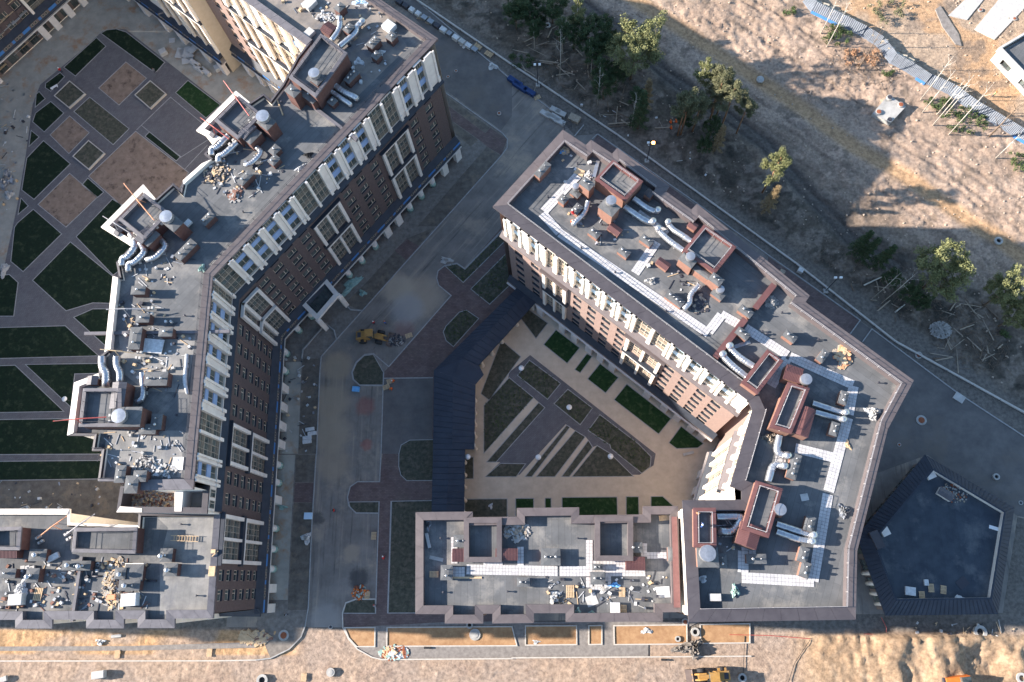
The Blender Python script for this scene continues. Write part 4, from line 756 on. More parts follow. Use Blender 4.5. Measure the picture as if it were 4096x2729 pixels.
# skirt roof along the south side
SO = mix(ZS, (9, [(1522, 402), (1470, 1128), (1205, 1130), (1205, 1195), (950, 1195), (950, 1132), (855, 1132), (855, 1197), (595, 1197), (595, 1136), (360, 1136), (360, 1198), (105, 1198), (105, 1138), (-420, 1138), (-420, 372), (482, 372), (482, 468), (950, 485), (956, 402)]))
sw_ = [1.0]+[1.25]*13+[0.4]+[0.9]+[0.4]+[0.4]+[0.4]+[0.4]; smt = ['cap_grey']*15+['cream', 'cream', 'cream', 'cap_dark', 'cap_dark']
roofing(south, SO, sw_, smt, ZS, 0.85, 'membrane_s'); walls(south, SO, (0,), 0.6, 0, ZS-0.3, 'cream')
ss = Fac(south, onS(WS_L), (WS[0]-70, WS[1]+0.2)); ledge(ss, -0.8, 60, 0, 1.3, 6.6, 5.6, 0.3, 'dark_sheet', 'skirt_roof')
link('roof_sheet', MB().flat(ats('S2', [(450, 275), (935, 290), (870, 800), (835, 1000), (500, 1000), (500, 600), (560, 380)], ZS-0.845), ZS-0.845), 'membrane_dusty', south)
# ------------------------------------------------------------------ eastern block (32.4 m) round the courtyard
ZR = 32.4
east = thing('apartment_building', 'angled brick apartment block with white pilasters wrapping the small courtyard', 'building', (20, 40, 0))
RO = [(-8.89, 58.19), (2.77, 72.03), (6.51, 69.05), (7.42, 69.98), (10.8, 67.31), (11.68, 68.37), (19.84, 61.17), (19.24, 60.17), (23.06, 56.9), (24.05, 57.9), (40.2, 41.94), (39.43, 40.89), (53.94, 28.33), (49.19, 21.08), (42.7, 3.84), (41.4, -5.22), (18.69, -5.61), (18.85, 11.0), (27.3, 11.04), (27.4, 12.3), (25.8, 12.93), (29.94, 24.1), (29.47, 25.49)]
rw = [1.75]*12+[1.5, 1.4, 1.4, 1.75, 1.7, 1.6, 1.6, 1.6, 1.75, 1.75, 1.75]
rm = ['cap_brown']*15+['cap_dark']*8
r_in, _ = roofing(east, RO, rw, rm, ZR, 1.15, 'membrane_r', panel=2.6, rail_edges=(0, 1, 3, 5, 7, 9, 11, 12, 13, 14, 15, 20, 22))
link('roof_sheet', MB().flat([r_in[13], r_in[14], r_in[15], r_in[16], r_in[17], r_in[18], (27.6, 14.5), r_in[21], (34, 24), (47.6, 21.3)], ZR-1.145), 'membrane_rs', east)
DR = ZR-1.15
walls(east, RO, (16, 17, 18, 19, 20, 21, 22), 0.7, 0, ZR-0.3, 'brick_red')
X0, X1 = (-6.94, 56.32), (29.71, 25.4)
f4 = Fac(east, X1, X0); L4 = f4.L; fl = lambda lst: [(L4-c, L4-a) for a, c in lst]
W4 = fl([(1.69, 3.2), (5.35, 6.85), (14.8, 16.35), (18.0, 19.64), (21.1, 22.65), (24.05, 25.7), (34.3, 36.0), (37.5, 39.26), (40.72, 42.46), (43.62, 45.3)]); G4 = fl([(8.9, 10.55), (11.25, 12.97), (27.05, 29.84), (30.45, 33.1)])
WN4 = fl([(1.47, 3.28), (5.15, 6.88), (14.7, 16.45), (17.84, 19.6), (20.9, 22.7), (24.1, 25.8), (34.17, 36.1), (37.46, 39.3), (40.7, 42.5), (43.6, 45.5)])
brickfront(f4, 0, L4, 5.8, 25.3, WN4, fl([(8.12, 13.4), (26.5, 33.65)]), mat='brick_red', sills=[22.75, 19.85, 16.85, 13.85, 10.85, 7.85, 5.85], ph=1.5, fmat='cream', slots=False, frame='tan_light', zones=((14.8, 22.0), (5.85, 13.2)), depth=0.42)
for a, c in fl([(7.7, 13.8), (26.0, 34.3)]): f4.box(a, c, 0, 0.75, 22.1, 22.9, 'cap_brown', 'ledge')
upperfront(f4, 0, L4, 26.0, ZR-0.1, W4, G4, mat='cream', frame='tan_light', blue='sky_blue_white', rows=((0.3, 2.2, 'w'), (2.2, 3.35, 'b'), (3.35, 5.3, 'w'), (5.3, 6.2, 'b')), storeys=2)
ledge(f4, -0.3, L4+0.9, 0, 0.95, 26.1, 25.2, 0.25, 'cap_brown')
podium(f4, -0.5, L4+0.6, [(L4-u, 's') for u in (7.8, 13.4, 16.4, 20.0, 22.8, 25.6, 34.0, 38.0, 41.0, 44.2, 46.6)], zc=5.9, blues=False, ov=1.0, green=False)
link('wall', MB().quad((*X0, 0), (*X0, ZR-0.3), (*tuple(np.array(X0)+[0.6, 0.9]), ZR-0.3), (*tuple(np.array(X0)+[0.6, 0.9]), 0)), 'brick_red', east)
# corner recess and the west front of the south wing
K = [(29.71, 25.4), (30.9, 26.8), (31.6, 25.2), (29.6, 21.9)]
fk = Fac(east, K[3], K[2]); fk.wall(0, fk.L, 0, ZR-0.3, 'brick_red'); fk2 = Fac(east, K[1], K[0]); fk2.wall(0, fk2.L, 0, ZR-0.3, 'brick_red'); fk3 = Fac(east, K[2], K[1]); fk3.wall(0, fk3.L, 0, ZR-0.3, 'brick_red'); pier(fk, 0.1, fk.L-0.1, 26, ZR-0.1, 'cream')
P5a, P5b = (26.45, 13.2), (29.6, 21.9)
f5 = Fac(east, P5a, P5b)
brickfront(f5, 0, f5.L, 5.8, 25.3, [], [(0.1, f5.L-0.3)], mat='brick_red', fmat='cream', slots=False, frame='tan_light', zones=((5.85, 22.4),))
upperfront(f5, 0, f5.L, 26.0, ZR-0.1, [], [(0.6, 2.5), (2.9, 4.6), (5.2, 6.9), (7.2, 8.7)], mat='cream', frame='tan_light', storeys=2)
for u in (2.45, 6.7): f5.box(u-0.28, u+0.28, -0.2, 0.5, 5.9, 22, 'cream', 'portal_frame')
ledge(f5, -0.2, f5.L+0.2, 0, 0.95, 26.1, 25.2, 0.25, 'cap_brown'); podium(f5, -0.2, f5.L, [(2.0, 's'), (5.2, 's')], zc=5.9, blues=False, ov=1.0, green=False)
f6 = Fac(east, (19.6, -4.9), (19.75, 10.3)); f6 = Fac(east, (19.75, 10.3), (19.6, -4.9)) if False else f6
f6.wall(0, f6.L, 0, ZR-0.3, 'cream'); 
for u in (0.8, f6.L-0.8): f6.box(u-0.5, u+0.5, 0, 0.35, 24.0, ZR-0.4, 'cream', 'pilaster')
link('wall', MB().quad((19.75, 10.3, 0), (26.45, 10.35, 0), (26.45, 10.35, ZR-0.3), (19.75, 10.3, ZR-0.3)), 'brick_red', east); link('wall', MB().quad((26.45, 10.35, 0), (26.45, 13.2, 0), (26.45, 13.2, ZR-0.3), (26.45, 10.35, ZR-0.3)), 'cream', east)
link('wall', MB().quad((19.6, -4.9, 0), (40.8, -4.5, 0), (40.8, -4.5, ZR-0.3), (19.6, -4.9, ZR-0.3)), 'brick_red', east)
# ------------------------------------------------------------------ low middle block (24.2 m)
ZL = 24.2
low_b = thing('apartment_building', 'flat-roofed middle block with stepped brown eaves between the road and the angled block', 'building', (-3, 3, 0))
LO = mix(ZL, ('L1', [(40, 52), (450, 48), (450, 88), (765, 84), (765, 22)]), ('L2', [(245, 17), (245, 74), (700, 68), (700, 10), (955, 8), (972, 768), (845, 770), (845, 836), (148, 840), (148, 776)]), ('L1', [(888, 776), (888, 846), (590, 850), (590, 780), (525, 780), (525, 850), (250, 850), (250, 783), (38, 783)]))
lw = [1.25]*len(LO)
l_in, _ = roofing(low_b, LO, lw, ['cap_brown']*len(LO), ZL, 1.2, 'membrane_s', panel=2.6); walls(low_b, LO, (), 0.7, 0, ZL-0.3, 'brick_red')
DL = ZL-1.2
link('expansion_cap', MB().prism(ats('L2', [(908, 85), (945, 85), (972, 735), (925, 735)], ZL+0.3), ZL-0.6, ZL+0.3), 'red_sheet', low_b)
# ------------------------------------------------------------------ pentagonal pavilion
ZP = 5.7
pent = thing('pavilion', 'single-storey five-sided pavilion with dark metal skirt roof beside the angled block', 'building', (50, 5, 0))
PO = ats(12, [(1095, -5), (1715, 362), (1600, 1100), (820, 1110), (620, 560)], ZP); PI = offset(PO, [1.9, 1.9, 2.4, 2.1, 2.1]); zi = ZP+0.55
def seamed(b, o0, o1, i1, i0, z0, z1, mat, pitch=0.62, name='roof_panel'):
    o0, o1, i0, i1 = map(np.array, (o0, o1, i0, i1)); L = np.linalg.norm(o1-o0); k = max(1, int(round(L/pitch)))
    for q in range(k):
        t0, t1 = q/k+0.01/L, (q+1)/k-0.03/L; A, B, Cc, D = o0+(o1-o0)*t0, o0+(o1-o0)*t1, i0+(i1-i0)*t1, i0+(i1-i0)*t0; E_ = o0+(o1-o0)*(t1-0.05/L); F_ = i0+(i1-i0)*(t1-0.05/L)
        mb = MB().add([(*A, z0), (*E_, z0), (*F_, z1), (*D, z1), (*E_, z0+0.05), (*B, z0+0.05), (*Cc, z1+0.05), (*F_, z1+0.05), (*B, z0-0.05), (*Cc, z1-0.05)], [(0, 1, 2, 3), (1, 4, 7, 2), (4, 5, 6, 7), (5, 8, 9, 6), (0, 1, 8)]); link(name, mb, mat, b)
sk = link('skirt_roof', MB(), None, pent); mb = MB()
for i in range(5):
    j = (i+1) % 5; mb.quad((*PO[i], ZP-0.9), (*PO[j], ZP-0.9), (*PO[j], ZP-0.6), (*PO[i], ZP-0.6)); mb.quad((*PO[i], ZP-0.64), (*PO[j], ZP-0.64), (*PI[j], zi-0.04), (*PI[i], zi-0.04))
sk.data = mb.mesh('skirt_roof'); sk.data.materials.append(MAT['navy_sheet'])
for i in range(5): j = (i+1) % 5; seamed(sk, PO[i], PO[j], PI[j], PI[i], ZP-0.6, zi, 'navy_sheet', 0.75)
PI2 = offset(PI, [0.3]*5); rim, inn = MB(), MB()
for i in range(5): j = (i+1) % 5; rim.quad((*PI[i], zi+0.02), (*PI[j], zi+0.02), (*PI2[j], zi+0.02), (*PI2[i], zi+0.02)); inn.quad((*PI2[i], zi+0.02), (*PI2[j], zi+0.02), (*PI2[j], zi-1.0), (*PI2[i], zi-1.0))
link('parapet_cap', rim, 'navy_sheet', pent); link('parapet_wall', inn, 'cream_grey', pent); link('roof', MB().flat(PI2, zi-0.95), material('membrane_p', (0.035, 0.045, 0.06), (0.06, 0.072, 0.088), 0.4, 0.9, c3=(0.115, 0.122, 0.13), s3=0.16, extra=brickx(9, 1.0, 0.02, None, 0.2, 1.57, vary=0.08)), pent)  # deck darker and bluer than other roofs: shade put into its colour
pw = offset(PO, [0.8]*5)
for i in range(5):
    fpw = Fac(pent, pw[(i+1) % 5], pw[i]) if area(PO) > 0 else Fac(pent, pw[i], pw[(i+1) % 5]); fpw.wall(0, fpw.L, 0, ZP-0.7, 'brown_panel')
    for q in range(int(fpw.L/3)): window(fpw, 0.6+3*q, 2.6+3*q, 0.4, 3.6, 0.02, 'rail_dark', (0.5,), 'shop_window')
for k in range(4): 
    t = (k+0.5)/4; a = np.array(at(12, 640, 780))*(1-t)+np.array(at(12, 760, 1060))*t; link('column', cached('pcol', lambda: MB().lathe([(0.42, 0), (0.42, 4.8)], seg=16).mesh('column', True)), 'cream_grey', pent, TR(*a))
# ------------------------------------------------------------------ covered walk
walk = thing('covered_walk', 'covered walkway with dark seamed gable roof linking the courtyard blocks', 'walkway', (*at(6, 1360, 1200), 0))
def gable(pL, pR, ridge, ze, zr, name='roof_slope'):
    """pL, pR, ridge: matching polylines along the roof"""
    for i in range(len(pL)-1):
        for e in (pL, pR):
            s_ = link(name, MB().quad((*e[i], ze-0.05), (*e[i+1], ze-0.05), (*ridge[i+1], zr-0.05), (*ridge[i], zr-0.05)), 'navy_sheet', walk)
            seamed(s_, e[i], e[i+1], ridge[i+1], ridge[i], ze, zr, 'navy_sheet', 1.1)
            link('fascia', MB().quad((*e[i], ze-0.3), (*e[i+1], ze-0.3), (*e[i+1], ze+0.02), (*e[i], ze+0.02)), 'dark_sheet', s_)
zE, zG = 4.6, 5.0
gable([at(7, 80, 385, zE), at(6, 1225, 982, zE), at(6, 1220, 1530, zE)], [at(7, 165, 520, zE), at(6, 1572, 1018, zE), at(6, 1507, 1530, zE)], [at(7, 120, 450, zG), at(6, 1400, 985, zG), at(6, 1354, 1530, zG)], zE, zG) if False else None
gable([at(7, 70, 380, zE), at(6, 1225, 985, zE)], [at(7, 165, 515, zE), at(6, 1535, 950, zE)], [at(7, 110, 440, zG), at(6, 1425, 900, zG)], zE, zG)
gable([at(6, 1225, 985, zE), at(6, 1220, 1530, zE)], [at(6, 1512, 1085, zE), at(6, 1505, 1530, zE)], [at(6, 1357, 1030, zG), at(6, 1353, 1530, zG)], zE, zG)
gable([at(6, 1220, 1530, zE), at(10, 1210, 430, zE)], [at(6, 1440, 1530, zE), at(10, 1436, 430, zE)], [at(6, 1330, 1530, zG-0.1), at(10, 1312, 430, zG-0.1)], zE, zG-0.1)
cr = [(*at(6, 1425, 900, zG), zG), (*at(6, 1535, 950, zE), zE), (*at(6, 1570, 1015, zE), zE), (*at(6, 1512, 1085, zE), zE), (*at(6, 1357, 1030, zG), zG), (*at(6, 1225, 985, zE), zE)]
link('roof_slope', MB().add([cr[0], cr[1], cr[2], cr[3], cr[4], cr[5]], [(0, 4, 5), (0, 1, 2), (0, 2, 4), (2, 3, 4)]), 'navy_sheet', walk)
link('end_wall', MB().prism([at(6, 1505, 1090), at(6, 1560, 1035), at(6, 1545, 1020), at(6, 1495, 1070)], 0, zE-0.1), 'cream', walk)
cm = MB().lathe([(0.45, 0), (0.38, 0.15), (0.34, 0.4), (0.32, 4.2), (0.42, 4.4), (0.46, 4.55)], seg=16).mesh('column', True)
cps = [at(6, 1690, 765, 2.5), at(6, 1622, 850, 2.5), at(6, 1553, 930, 2.5), at(7, 145, 530, 2.5), at(7, 30, 645, 2.5)]+[at(6, 1495, y, zE) for y in range(1160, 1520, 85)]+[at(10, 1424, y, zE) for y in range(30, 400, 90)]+[at(6, 1265, y, zE) for y in range(1010, 1540, 105)]+[at(10, 1250, y, zE) for y in range(20, 400, 100)]+[at(6, 1345+k*90, 945-k*100, zE) for k in range(5)]
for p in cps: link('column', cm, 'cream', walk, TR(*p))
# ------------------------------------------------------------------ building in the top left corner
nwb = thing('apartment_building', 'dark brick building with cream frames and blue first-floor band behind stacked scaffolding boards', 'building', (-118, 125, 0))
pa, pb = np.array(at('g', 10, 1450)), np.array(at('g', 1280, 285)); ud = (pb-pa)/np.linalg.norm(pb-pa); nd = np.array([ud[1], -ud[0]]); q0, q1 = pa-ud*14-nd*1.3, pb+ud*30-nd*1.3
f8 = Fac(nwb, tuple(q1), tuple(q0)); dd = np.linalg.norm(q1-pb+nd*1.3); U = lambda p: float((q1-np.array(p)) @ ud)
brickfront(f8, 0, f8.L, 6.3, 30, [(a, a+1.9) for a in (f8.L-26, f8.L-29.5, f8.L-22, f8.L-8)], [(U(pb)-9, U(pb)+6.5)], fmat='cream', slots=False, zones=((15.75, 23.8), (6.35, 14.7)))
podium(f8, 0, f8.L, [(U(at('g', *p)), 's') for p in ((860, 670), (1050, 500), (1280, 285), (10, 1450), (1500, 90))], green=False)
link('wall', MB().quad((*q1, 0), (*(q1-nd*14), 0), (*(q1-nd*14), 30), (*q1, 30)), 'brick_dark', nwb); link('roof', MB().prism([tuple(q1), tuple(q0), tuple(q0-nd*14), tuple(q1-nd*14)], 29.6, 30.4), 'cap_dark', nwb)
# its southern wing closes the courtyard on the west
wx, wy0, wy1 = -136.0, -6.0, 97.0
f10 = Fac(nwb, (wx, wy1), (wx, wy0)); f10.wall(0, f10.L, 0, 35.2, 'brick_dark', [hole(4*k+1, 4*k+2.9, s_, s_+1.75) for k in range(22) for s_ in SILLS[::2]])
for k in range(22):
    for s_ in SILLS[::2]: window(f10, 4*k+1, 4*k+2.9, s_, s_+1.75, -0.3, 'tan_frame')
WW = [(wx+0.6, wy0-0.6), (wx+0.6, wy1), (wx-18, wy1+16), (wx-18, wy0-0.6)]; roofing(nwb, WW, [1.3]*4, ['cap_brown']*4, 35.5, 0.75, 'membrane_s'); walls(nwb, WW, (0,), 0.6, 0, 35.2, 'cream')
# ------------------------------------------------------------------ white shell building in the top right corner
shell = thing('unfinished_building', 'white concrete shell building with empty window openings beside the dirt track', 'building', (*at(4, 1764, 400), 0))
zq = 4.2; sa, sb = np.array(at(4, 1530, 415, 0.0)), np.array(at(4, 1790, 690, 0.0)); f9 = Fac(shell, tuple(sb+(sb-sa)*0.6), tuple(sa))
f9.wall(0, f9.L, 0, zq, 'concrete_pale', [hole(f9.L-4.6, f9.L-2.0, 1.0, 3.2, 0.4), hole(f9.L-9.8, f9.L-7.6, 1.0, 3.2, 0.4), hole(f9.L-14, f9.L-12, 1.0, 3.2, 0.4)])
for a in (4.6, 9.8, 14): window(f9, f9.L-a, f9.L-a+2.2, 1.0, 3.2, -0.38, 'rail_dark', (0.5,))
nv = np.array([f9.M[0][1], f9.M[1][1]]); up_ = np.array([-1, 0])*0+(sb-sa)/np.linalg.norm(sb-sa)
r0q = [tuple(sa), tuple(sb+(sb-sa)*0.6), tuple(sb+(sb-sa)*0.6-nv*22), tuple(sa-nv*22)]
link('roof', MB().prism(offset(r0q, [0.5]*4), zq-1.2, zq-0.7), 'membrane_ne', shell); mbp = MB(); strip(mbp, r0q, 0.45, zq-1.4, 1.42, True); link('parapet_wall', mbp, 'concrete_pale', shell)
link('wall', MB().quad((*sa, 0), (*(sa-nv*22), 0), (*(sa-nv*22), zq-1), (*sa, zq-1)), 'concrete_pale', shell)
# ------------------------------------------------------------------ roof furniture: eastern block
DECK[0] = DR
ztop = DR+3.0
def ph(b, v, pts, z, zb, body, cap, deck, **k):
    c = [np.array(at(v, x, y, z)) for x, y in pts]
    if len(c) == 3: c.append(c[0]+c[2]-c[1])
    return penthouse(b, c, zb, z, body, cap, deck, **k)
ph(east, 'R1', [(1060, 560), (1290, 310), (1675, 580)], ztop, DR, 'brick_orange', 'cap_red', 'membrane_r')
ph(east, 'R2', [(590, 830), (865, 495), (1275, 775)], ztop, DR, 'brick_orange', 'cap_red', 'membrane_r')
ph(east, 'R3', [(390, 1225), (720, 805), (925, 950)], ztop, DR, 'brick_orange', 'cap_red', 'membrane_r')
ph(east, 'R4', [(305, 720), (540, 150), (815, 230)], ztop, DR, 'brick_orange', 'cap_red', 'membrane_rs')
ph(east, 'R5', [(440, 390), (545, 40), (738, 100)], ztop, DR, 'brick_orange', 'cap_red', 'membrane_rs')
ph(east, 'R5', [(98, 520), (95, 235), (257, 235)], ztop, DR, 'brick_orange', 'cap_red', 'membrane_s')
for p in ([('R2', 1745, 1248), ('R3', 570, 290)], [('R3', 445, 425), ('R3', 70, 905)]):
    a, c = (np.array(at(*q, DR+1.1)) for q in p); m = (a+c)/2; d = c-a; ang = math.atan2(d[1], d[0]); w_ = link('parapet_wall', MB().box((0, 0, 0.45), (np.linalg.norm(d), 0.5, 0.9)), 'brick_orange', east, TR(*m, DR, ang)); link('parapet_cap', MB().box((0, 0, 0.98), (np.linalg.norm(d)+0.1, 0.95, 0.14)), 'cap_red', w_, TR(*m, DR, ang))
AR, AS = -40.1, 69.4
def chp(b, v, x, y, u, vv, h, ang, zd, vents=2, **k): return chimney(b, at(v, x, y, zd+h+0.15), zd, u, vv, h, ang, vents=vents, **k)
for v, x, y, u, w_, h, ang, n in (('R1', 408, 430, 1.1, 2.9, 1.9, AR, 2), ('R1', 668, 805, 1.2, 1.3, 1.2, AR, 2), ('R1', 842, 925, 1.2, 1.6, 1.2, AR, 2), ('R1', 965, 610, 2.0, 1.4, 3.2, AR, 2), ('R1', 1243, 905, 2.7, 2.0, 3.3, AR, 0), ('R1', 820, 730, 1.6, 0.9, 0.9, AR, 0), ('R1', 1060, 1225, 1.8, 1.2, 1.1, AR, 2), ('R1', 1430, 1465, 1.8, 1.1, 1.1, AR, 2), ('R1', 1715, 1320, 2.0, 1.1, 1.1, AR, 2),
                              ('R2', 500, 1430, 3.0, 1.2, 1.0, AR, 4), ('R2', 1020, 1185, 1.9, 1.3, 3.0, AR, 2), ('R2', 660, 945, 2.4, 1.3, 3.0, AR, 0), ('R2', 870, 1110, 3.6, 0.9, 2.1, AR, 0), ('R2', 1045, 1365, 1.9, 1.2, 1.0, AR, 0), ('R3', 450, 330, 2.1, 1.1, 1.2, AR, 2), ('R3', 410, 610, 2.0, 1.1, 1.2, AR, 2), ('R3', 1005, 645, 1.9, 1.1, 1.2, AR, 2), ('R3', 1415, 890, 1.0, 1.9, 1.3, AR, 2),
                              ('R4', 1238, 350, 1.9, 1.1, 1.3, AS, 2), ('R4', 1120, 740, 1.9, 1.1, 1.3, AS, 2), ('R4', 615, 1210, 3.6, 1.3, 1.3, AS, 4), ('R5', 930, 350, 2.0, 1.2, 1.3, AS, 2), ('R5', 548, 602, 2.6, 1.2, 1.2, 0, 2), ('R5', 300, 615, 1.3, 1.9, 1.2, 0, 2), ('R5', 885, 573, 2.0, 1.2, 1.2, AS, 2), ('R5', 898, 680, 2.0, 1.2, 1.2, AS, 2), ('R5', 200, 590, 2.8, 2.6, 2.6, 0, 0)):
    chp(east, v, x, y, u, w_, h, ang, DR, n, cap='membrane_r')
for v, x, y, r, zz in (('R1', 1270, 815, 0.85, 3.5), ('R1', 828, 640, 0.55, 1.3), ('R2', 700, 890, 0.72, 3.2), ('R2', 1075, 1305, 0.62, 1.3), ('R3', 1212, 1180, 0.85, 2.5), ('R5', 722, 247, 0.85, 2.4), ('R5', 200, 562, 1.15, 2.9)): fan(east, at(v, x, y, DR+zz+0.9), DR+zz, r)
for v, x, y in (('R3', 1212, 1200), ('R5', 722, 255)): link('fan_plinth', MB().box((0, 0, 1.2), (1.3, 1.3, 2.45)), 'brick_orange', east, TR(*at(v, x, y, DR+2.5), DR, 0.9))
for v, x, y, u, w_, ang, h in (('R1', 1315, 1180, 2.2, 1.5, AR, 0.9), ('R2', 355, 985, 2.2, 1.4, AR, 0.9), ('R2', 728, 505, 1.5, 1.3, AR, 1.0)): hatch(east, at(v, x, y, DR+h+0.2), DR, u, w_, h, ang, ridge='u')
hatch(east, at('R1', 1745, 735, DR+1.6), DR, 1.3, 1.3, 1.5, AR, mat='cap_dark')
hatch(east, at('R3', 1055, 1110, DR+2.9), DR, 2.6, 2.4, 2.6, -20.6, ridge='u'); hatch(east, at('R4', 745, 640, DR+2.9), DR, 4.4, 2.4, 2.6, AS, ridge='u'); hatch(east, at('R5', 495, 432, DR+2.9), DR, 3.2, 3.0, 2.6, AS, ridge='u')
zc = DR+0.75
for v, pts, r, kw in (('R1', [(980, 840), (940, 980), (800, 1110)], 0.33, dict(down=0.4)), ('R1', [(1555, 800), (1760, 945), (1850, 960)], 0.36, dict(up=0.9)), ('R1', [(1440, 905), (1690, 1075), (1790, 1100)], 0.38, dict(up=0.9)), ('R2', [(600, 820), (440, 710), (350, 630), (285, 560)], 0.36, dict(up=0.8)), ('R2', [(700, 705), (560, 610), (470, 560), (410, 480)], 0.36, dict(up=0.8)), ('R2', [(800, 1258), (690, 1380), (690, 1480), (610, 1560)], 0.33, {}),
                       ('R3', [(540, 1020), (400, 930), (300, 850), (240, 775)], 0.4, dict(up=0.8)), ('R3', [(450, 1150), (310, 1040), (215, 950), (155, 880)], 0.4, dict(up=0.8)), ('R4', [(845, 415), (1120, 505), (1250, 540)], 0.34, dict(up=0.8)), ('R4', [(880, 530), (1110, 595), (1220, 625)], 0.34, dict(up=0.8)), ('R4', [(430, 830), (385, 1040), (520, 1080)], 0.4, dict(up=0.9)), ('R4', [(290, 1400), (345, 1180), (480, 1210)], 0.4, dict(up=0.9)),
                       ('R5', [(262, 298), (440, 298), (440, 320), (385, 408), (268, 402)], 0.42, {}), ('R5', [(690, 350), (870, 410), (950, 430)], 0.36, dict(up=0.8)), ('R5', [(690, 405), (860, 465), (940, 475)], 0.36, dict(up=0.8))): ductpx(east, v, pts, zc, r, **kw)
def railpx(b, v, pts, z, h, mat='rail_white'):
    for p, q in zip(pts, pts[1:]): railing(b, at(v, *p, z), at(v, *q, z), z, h, mat)
tl = tilepath(east, [(mix(DR, ('R1', [(850, 510), (405, 985)]), (7, [(330, 40), (1360, 735)])), 1.5), (ats(7, [(1355, 720), (1450, 595)], DR), 1.5), (ats(7, [(1440, 600), (1565, 670)], DR), 1.5), (ats('R3', [(440, 540), (1000, 900), (1800, 1260)], DR), 1.5), (mix(DR, ('R3', [(1800, 1270)]), ('R4', [(1290, 600), (1040, 1560)]), ('R5', [(950, 780)])), 1.5), (ats('R4', [(1190, 1120), (600, 975)], DR), 1.5), (ats('R5', [(960, 765), (430, 735)], DR), 1.5), (ats('R5', [(452, 700), (452, 520)], DR), 1.5), (ats('R2', [(0, 1110), (290, 690)], DR), 1.5), (ats('R2', [(40, 340), (420, 620)], DR), 1.0), (ats('R3', [(960, 930), (760, 1280)], DR), 1.5), (ats('R4', [(380, 1130), (530, 1150)], DR), 1.5), (ats('R5', [(440, 530), (550, 530)], DR), 1.5)], DR, 1.5)
laytiles(east, tl, DR+0.01)
# ------------------------------------------------------------------ western block
DW = ZW-0.75; DECK[0] = DW; zt2 = DW+2.9; AW = 50.75
kb = dict(body='brick_brown', cap='membrane_ne')
ph(west, 'M1', [(205, 555), (435, 240), (628, 378)], zt2+1.0, DW, 'brick_brown', 'cap_grey', 'membrane_ne', railmat='rail_dark')
ph(west, 'M2', [(172, 290), (350, 112), (520, 245)], zt2, DW, 'brick_brown', 'cap_grey', 'membrane_ne', railmat='rail_dark')
ph(west, 'M3', [(128, 320), (318, 128), (500, 270)], zt2, DW, 'brick_brown', 'cap_grey', 'membrane_ne', railmat='rail_dark')
ph(west, 'M5', [(132, 372), (165, 95), (440, 95), (442, 372)], zt2, DW, 'brick_brown', 'cap_grey', 'membrane_s', railmat='rail_dark')
for v, x, y, u, w_, h, ang, n in (('M1', 570, 50, 1.6, 1.3, 1.6, AW, 1), ('M1', 635, 200, 1.6, 1.3, 1.4, AW, 2), ('M1', 812, 300, 2.2, 1.4, 1.5, AW, 3), ('M1', 832, 395, 1.3, 1.3, 1.3, AW, 1), ('M1', 940, 260, 1.4, 1.5, 1.4, AW, 2), ('M1', 655, 545, 2.6, 1.2, 1.4, AW, 3), ('M1', 518, 725, 1.2, 1.2, 1.1, AW, 1), ('M1', 410, 560, 1.9, 1.9, 4.0, AW, 0), ('M1', 232, 650, 1.5, 2.2, 3.6, AW, 1), ('M1', 350, 680, 1.6, 3.2, 2.4, AW, 1),
                              ('M2', 545, 300, 2.0, 2.4, 3.6, AW, 0), ('M2', 605, 500, 1.6, 1.3, 1.2, AW, 1), ('M2', 600, 572, 1.6, 1.3, 1.2, AW, 2), ('M2', 395, 700, 2.6, 1.2, 1.4, AW, 2), ('M2', 440, 395, 2.6, 2.0, 2.2, AW, 0), ('M3', 768, 312, 2.2, 1.2, 1.4, AW, 3), ('M3', 612, 535, 3.6, 1.4, 1.4, AW, 3), ('M3', 520, 340, 2.0, 2.6, 3.6, AW, 0), ('M3', 350, 440, 2.6, 2.2, 2.2, AW, 0), ('M3', 272, 825, 2.1, 1.3, 1.5, 0, 1),
                              ('M4', 340, 165, 2.0, 1.3, 1.5, 0, 1), ('M4', 285, 310, 1.7, 3.4, 1.8, 0, 2), ('M4', 505, 265, 2.0, 1.3, 1.6, 0, 1), ('M4', 435, 600, 3.4, 2.0, 1.6, 0, 3), ('M5', 500, 300, 3.2, 2.8, 3.0, 0, 0), ('M5', 690, 335, 1.5, 2.2, 1.3, 0, 2), ('M5', 625, 388, 2.4, 1.4, 1.3, 0, 2), ('M5', 430, 710, 1.4, 2.4, 1.5, 0, 2), ('M5', 570, 725, 1.8, 1.5, 1.6, 0, 1), ('M5', 510, 785, 1.8, 2.4, 1.7, 0, 1)):
    chp(west, v, x, y, u, w_, h, ang, DW, n, **kb)
for v, x, y, r, zz in (('M1', 385, 520, 0.95, 4.2), ('M2', 517, 255, 1.1, 3.8), ('M3', 470, 295, 1.05, 3.8), ('M5', 418, 292, 1.1, 3.2)): fan(west, at(v, x, y, DW+zz+0.9), DW+zz, r)
for v, x, y, u, w_, ang, h in (('M1', 490, 200, 2.2, 2.2, AW, 1.0), ('M2', 405, 360, 3.0, 1.6, AW, 2.6), ('M3', 312, 430, 2.8, 1.6, AW, 2.6), ('M2', 165, 380, 1.4, 1.0, AW, 1.0), ('M3', 125, 405, 1.4, 1.0, AW, 1.0), ('M5', 228, 38, 1.7, 1.4, 0, 1.0), ('M5', 412, 145, 2.2, 4.0, 0, 2.6)): hatch(west, at(v, x, y, DW+h+0.2), DW, u, w_, h, ang, mat='cap_grey' if v != 'M1' else 'red_sheet', body='brick_brown', ridge='v')
zc = DW+0.8
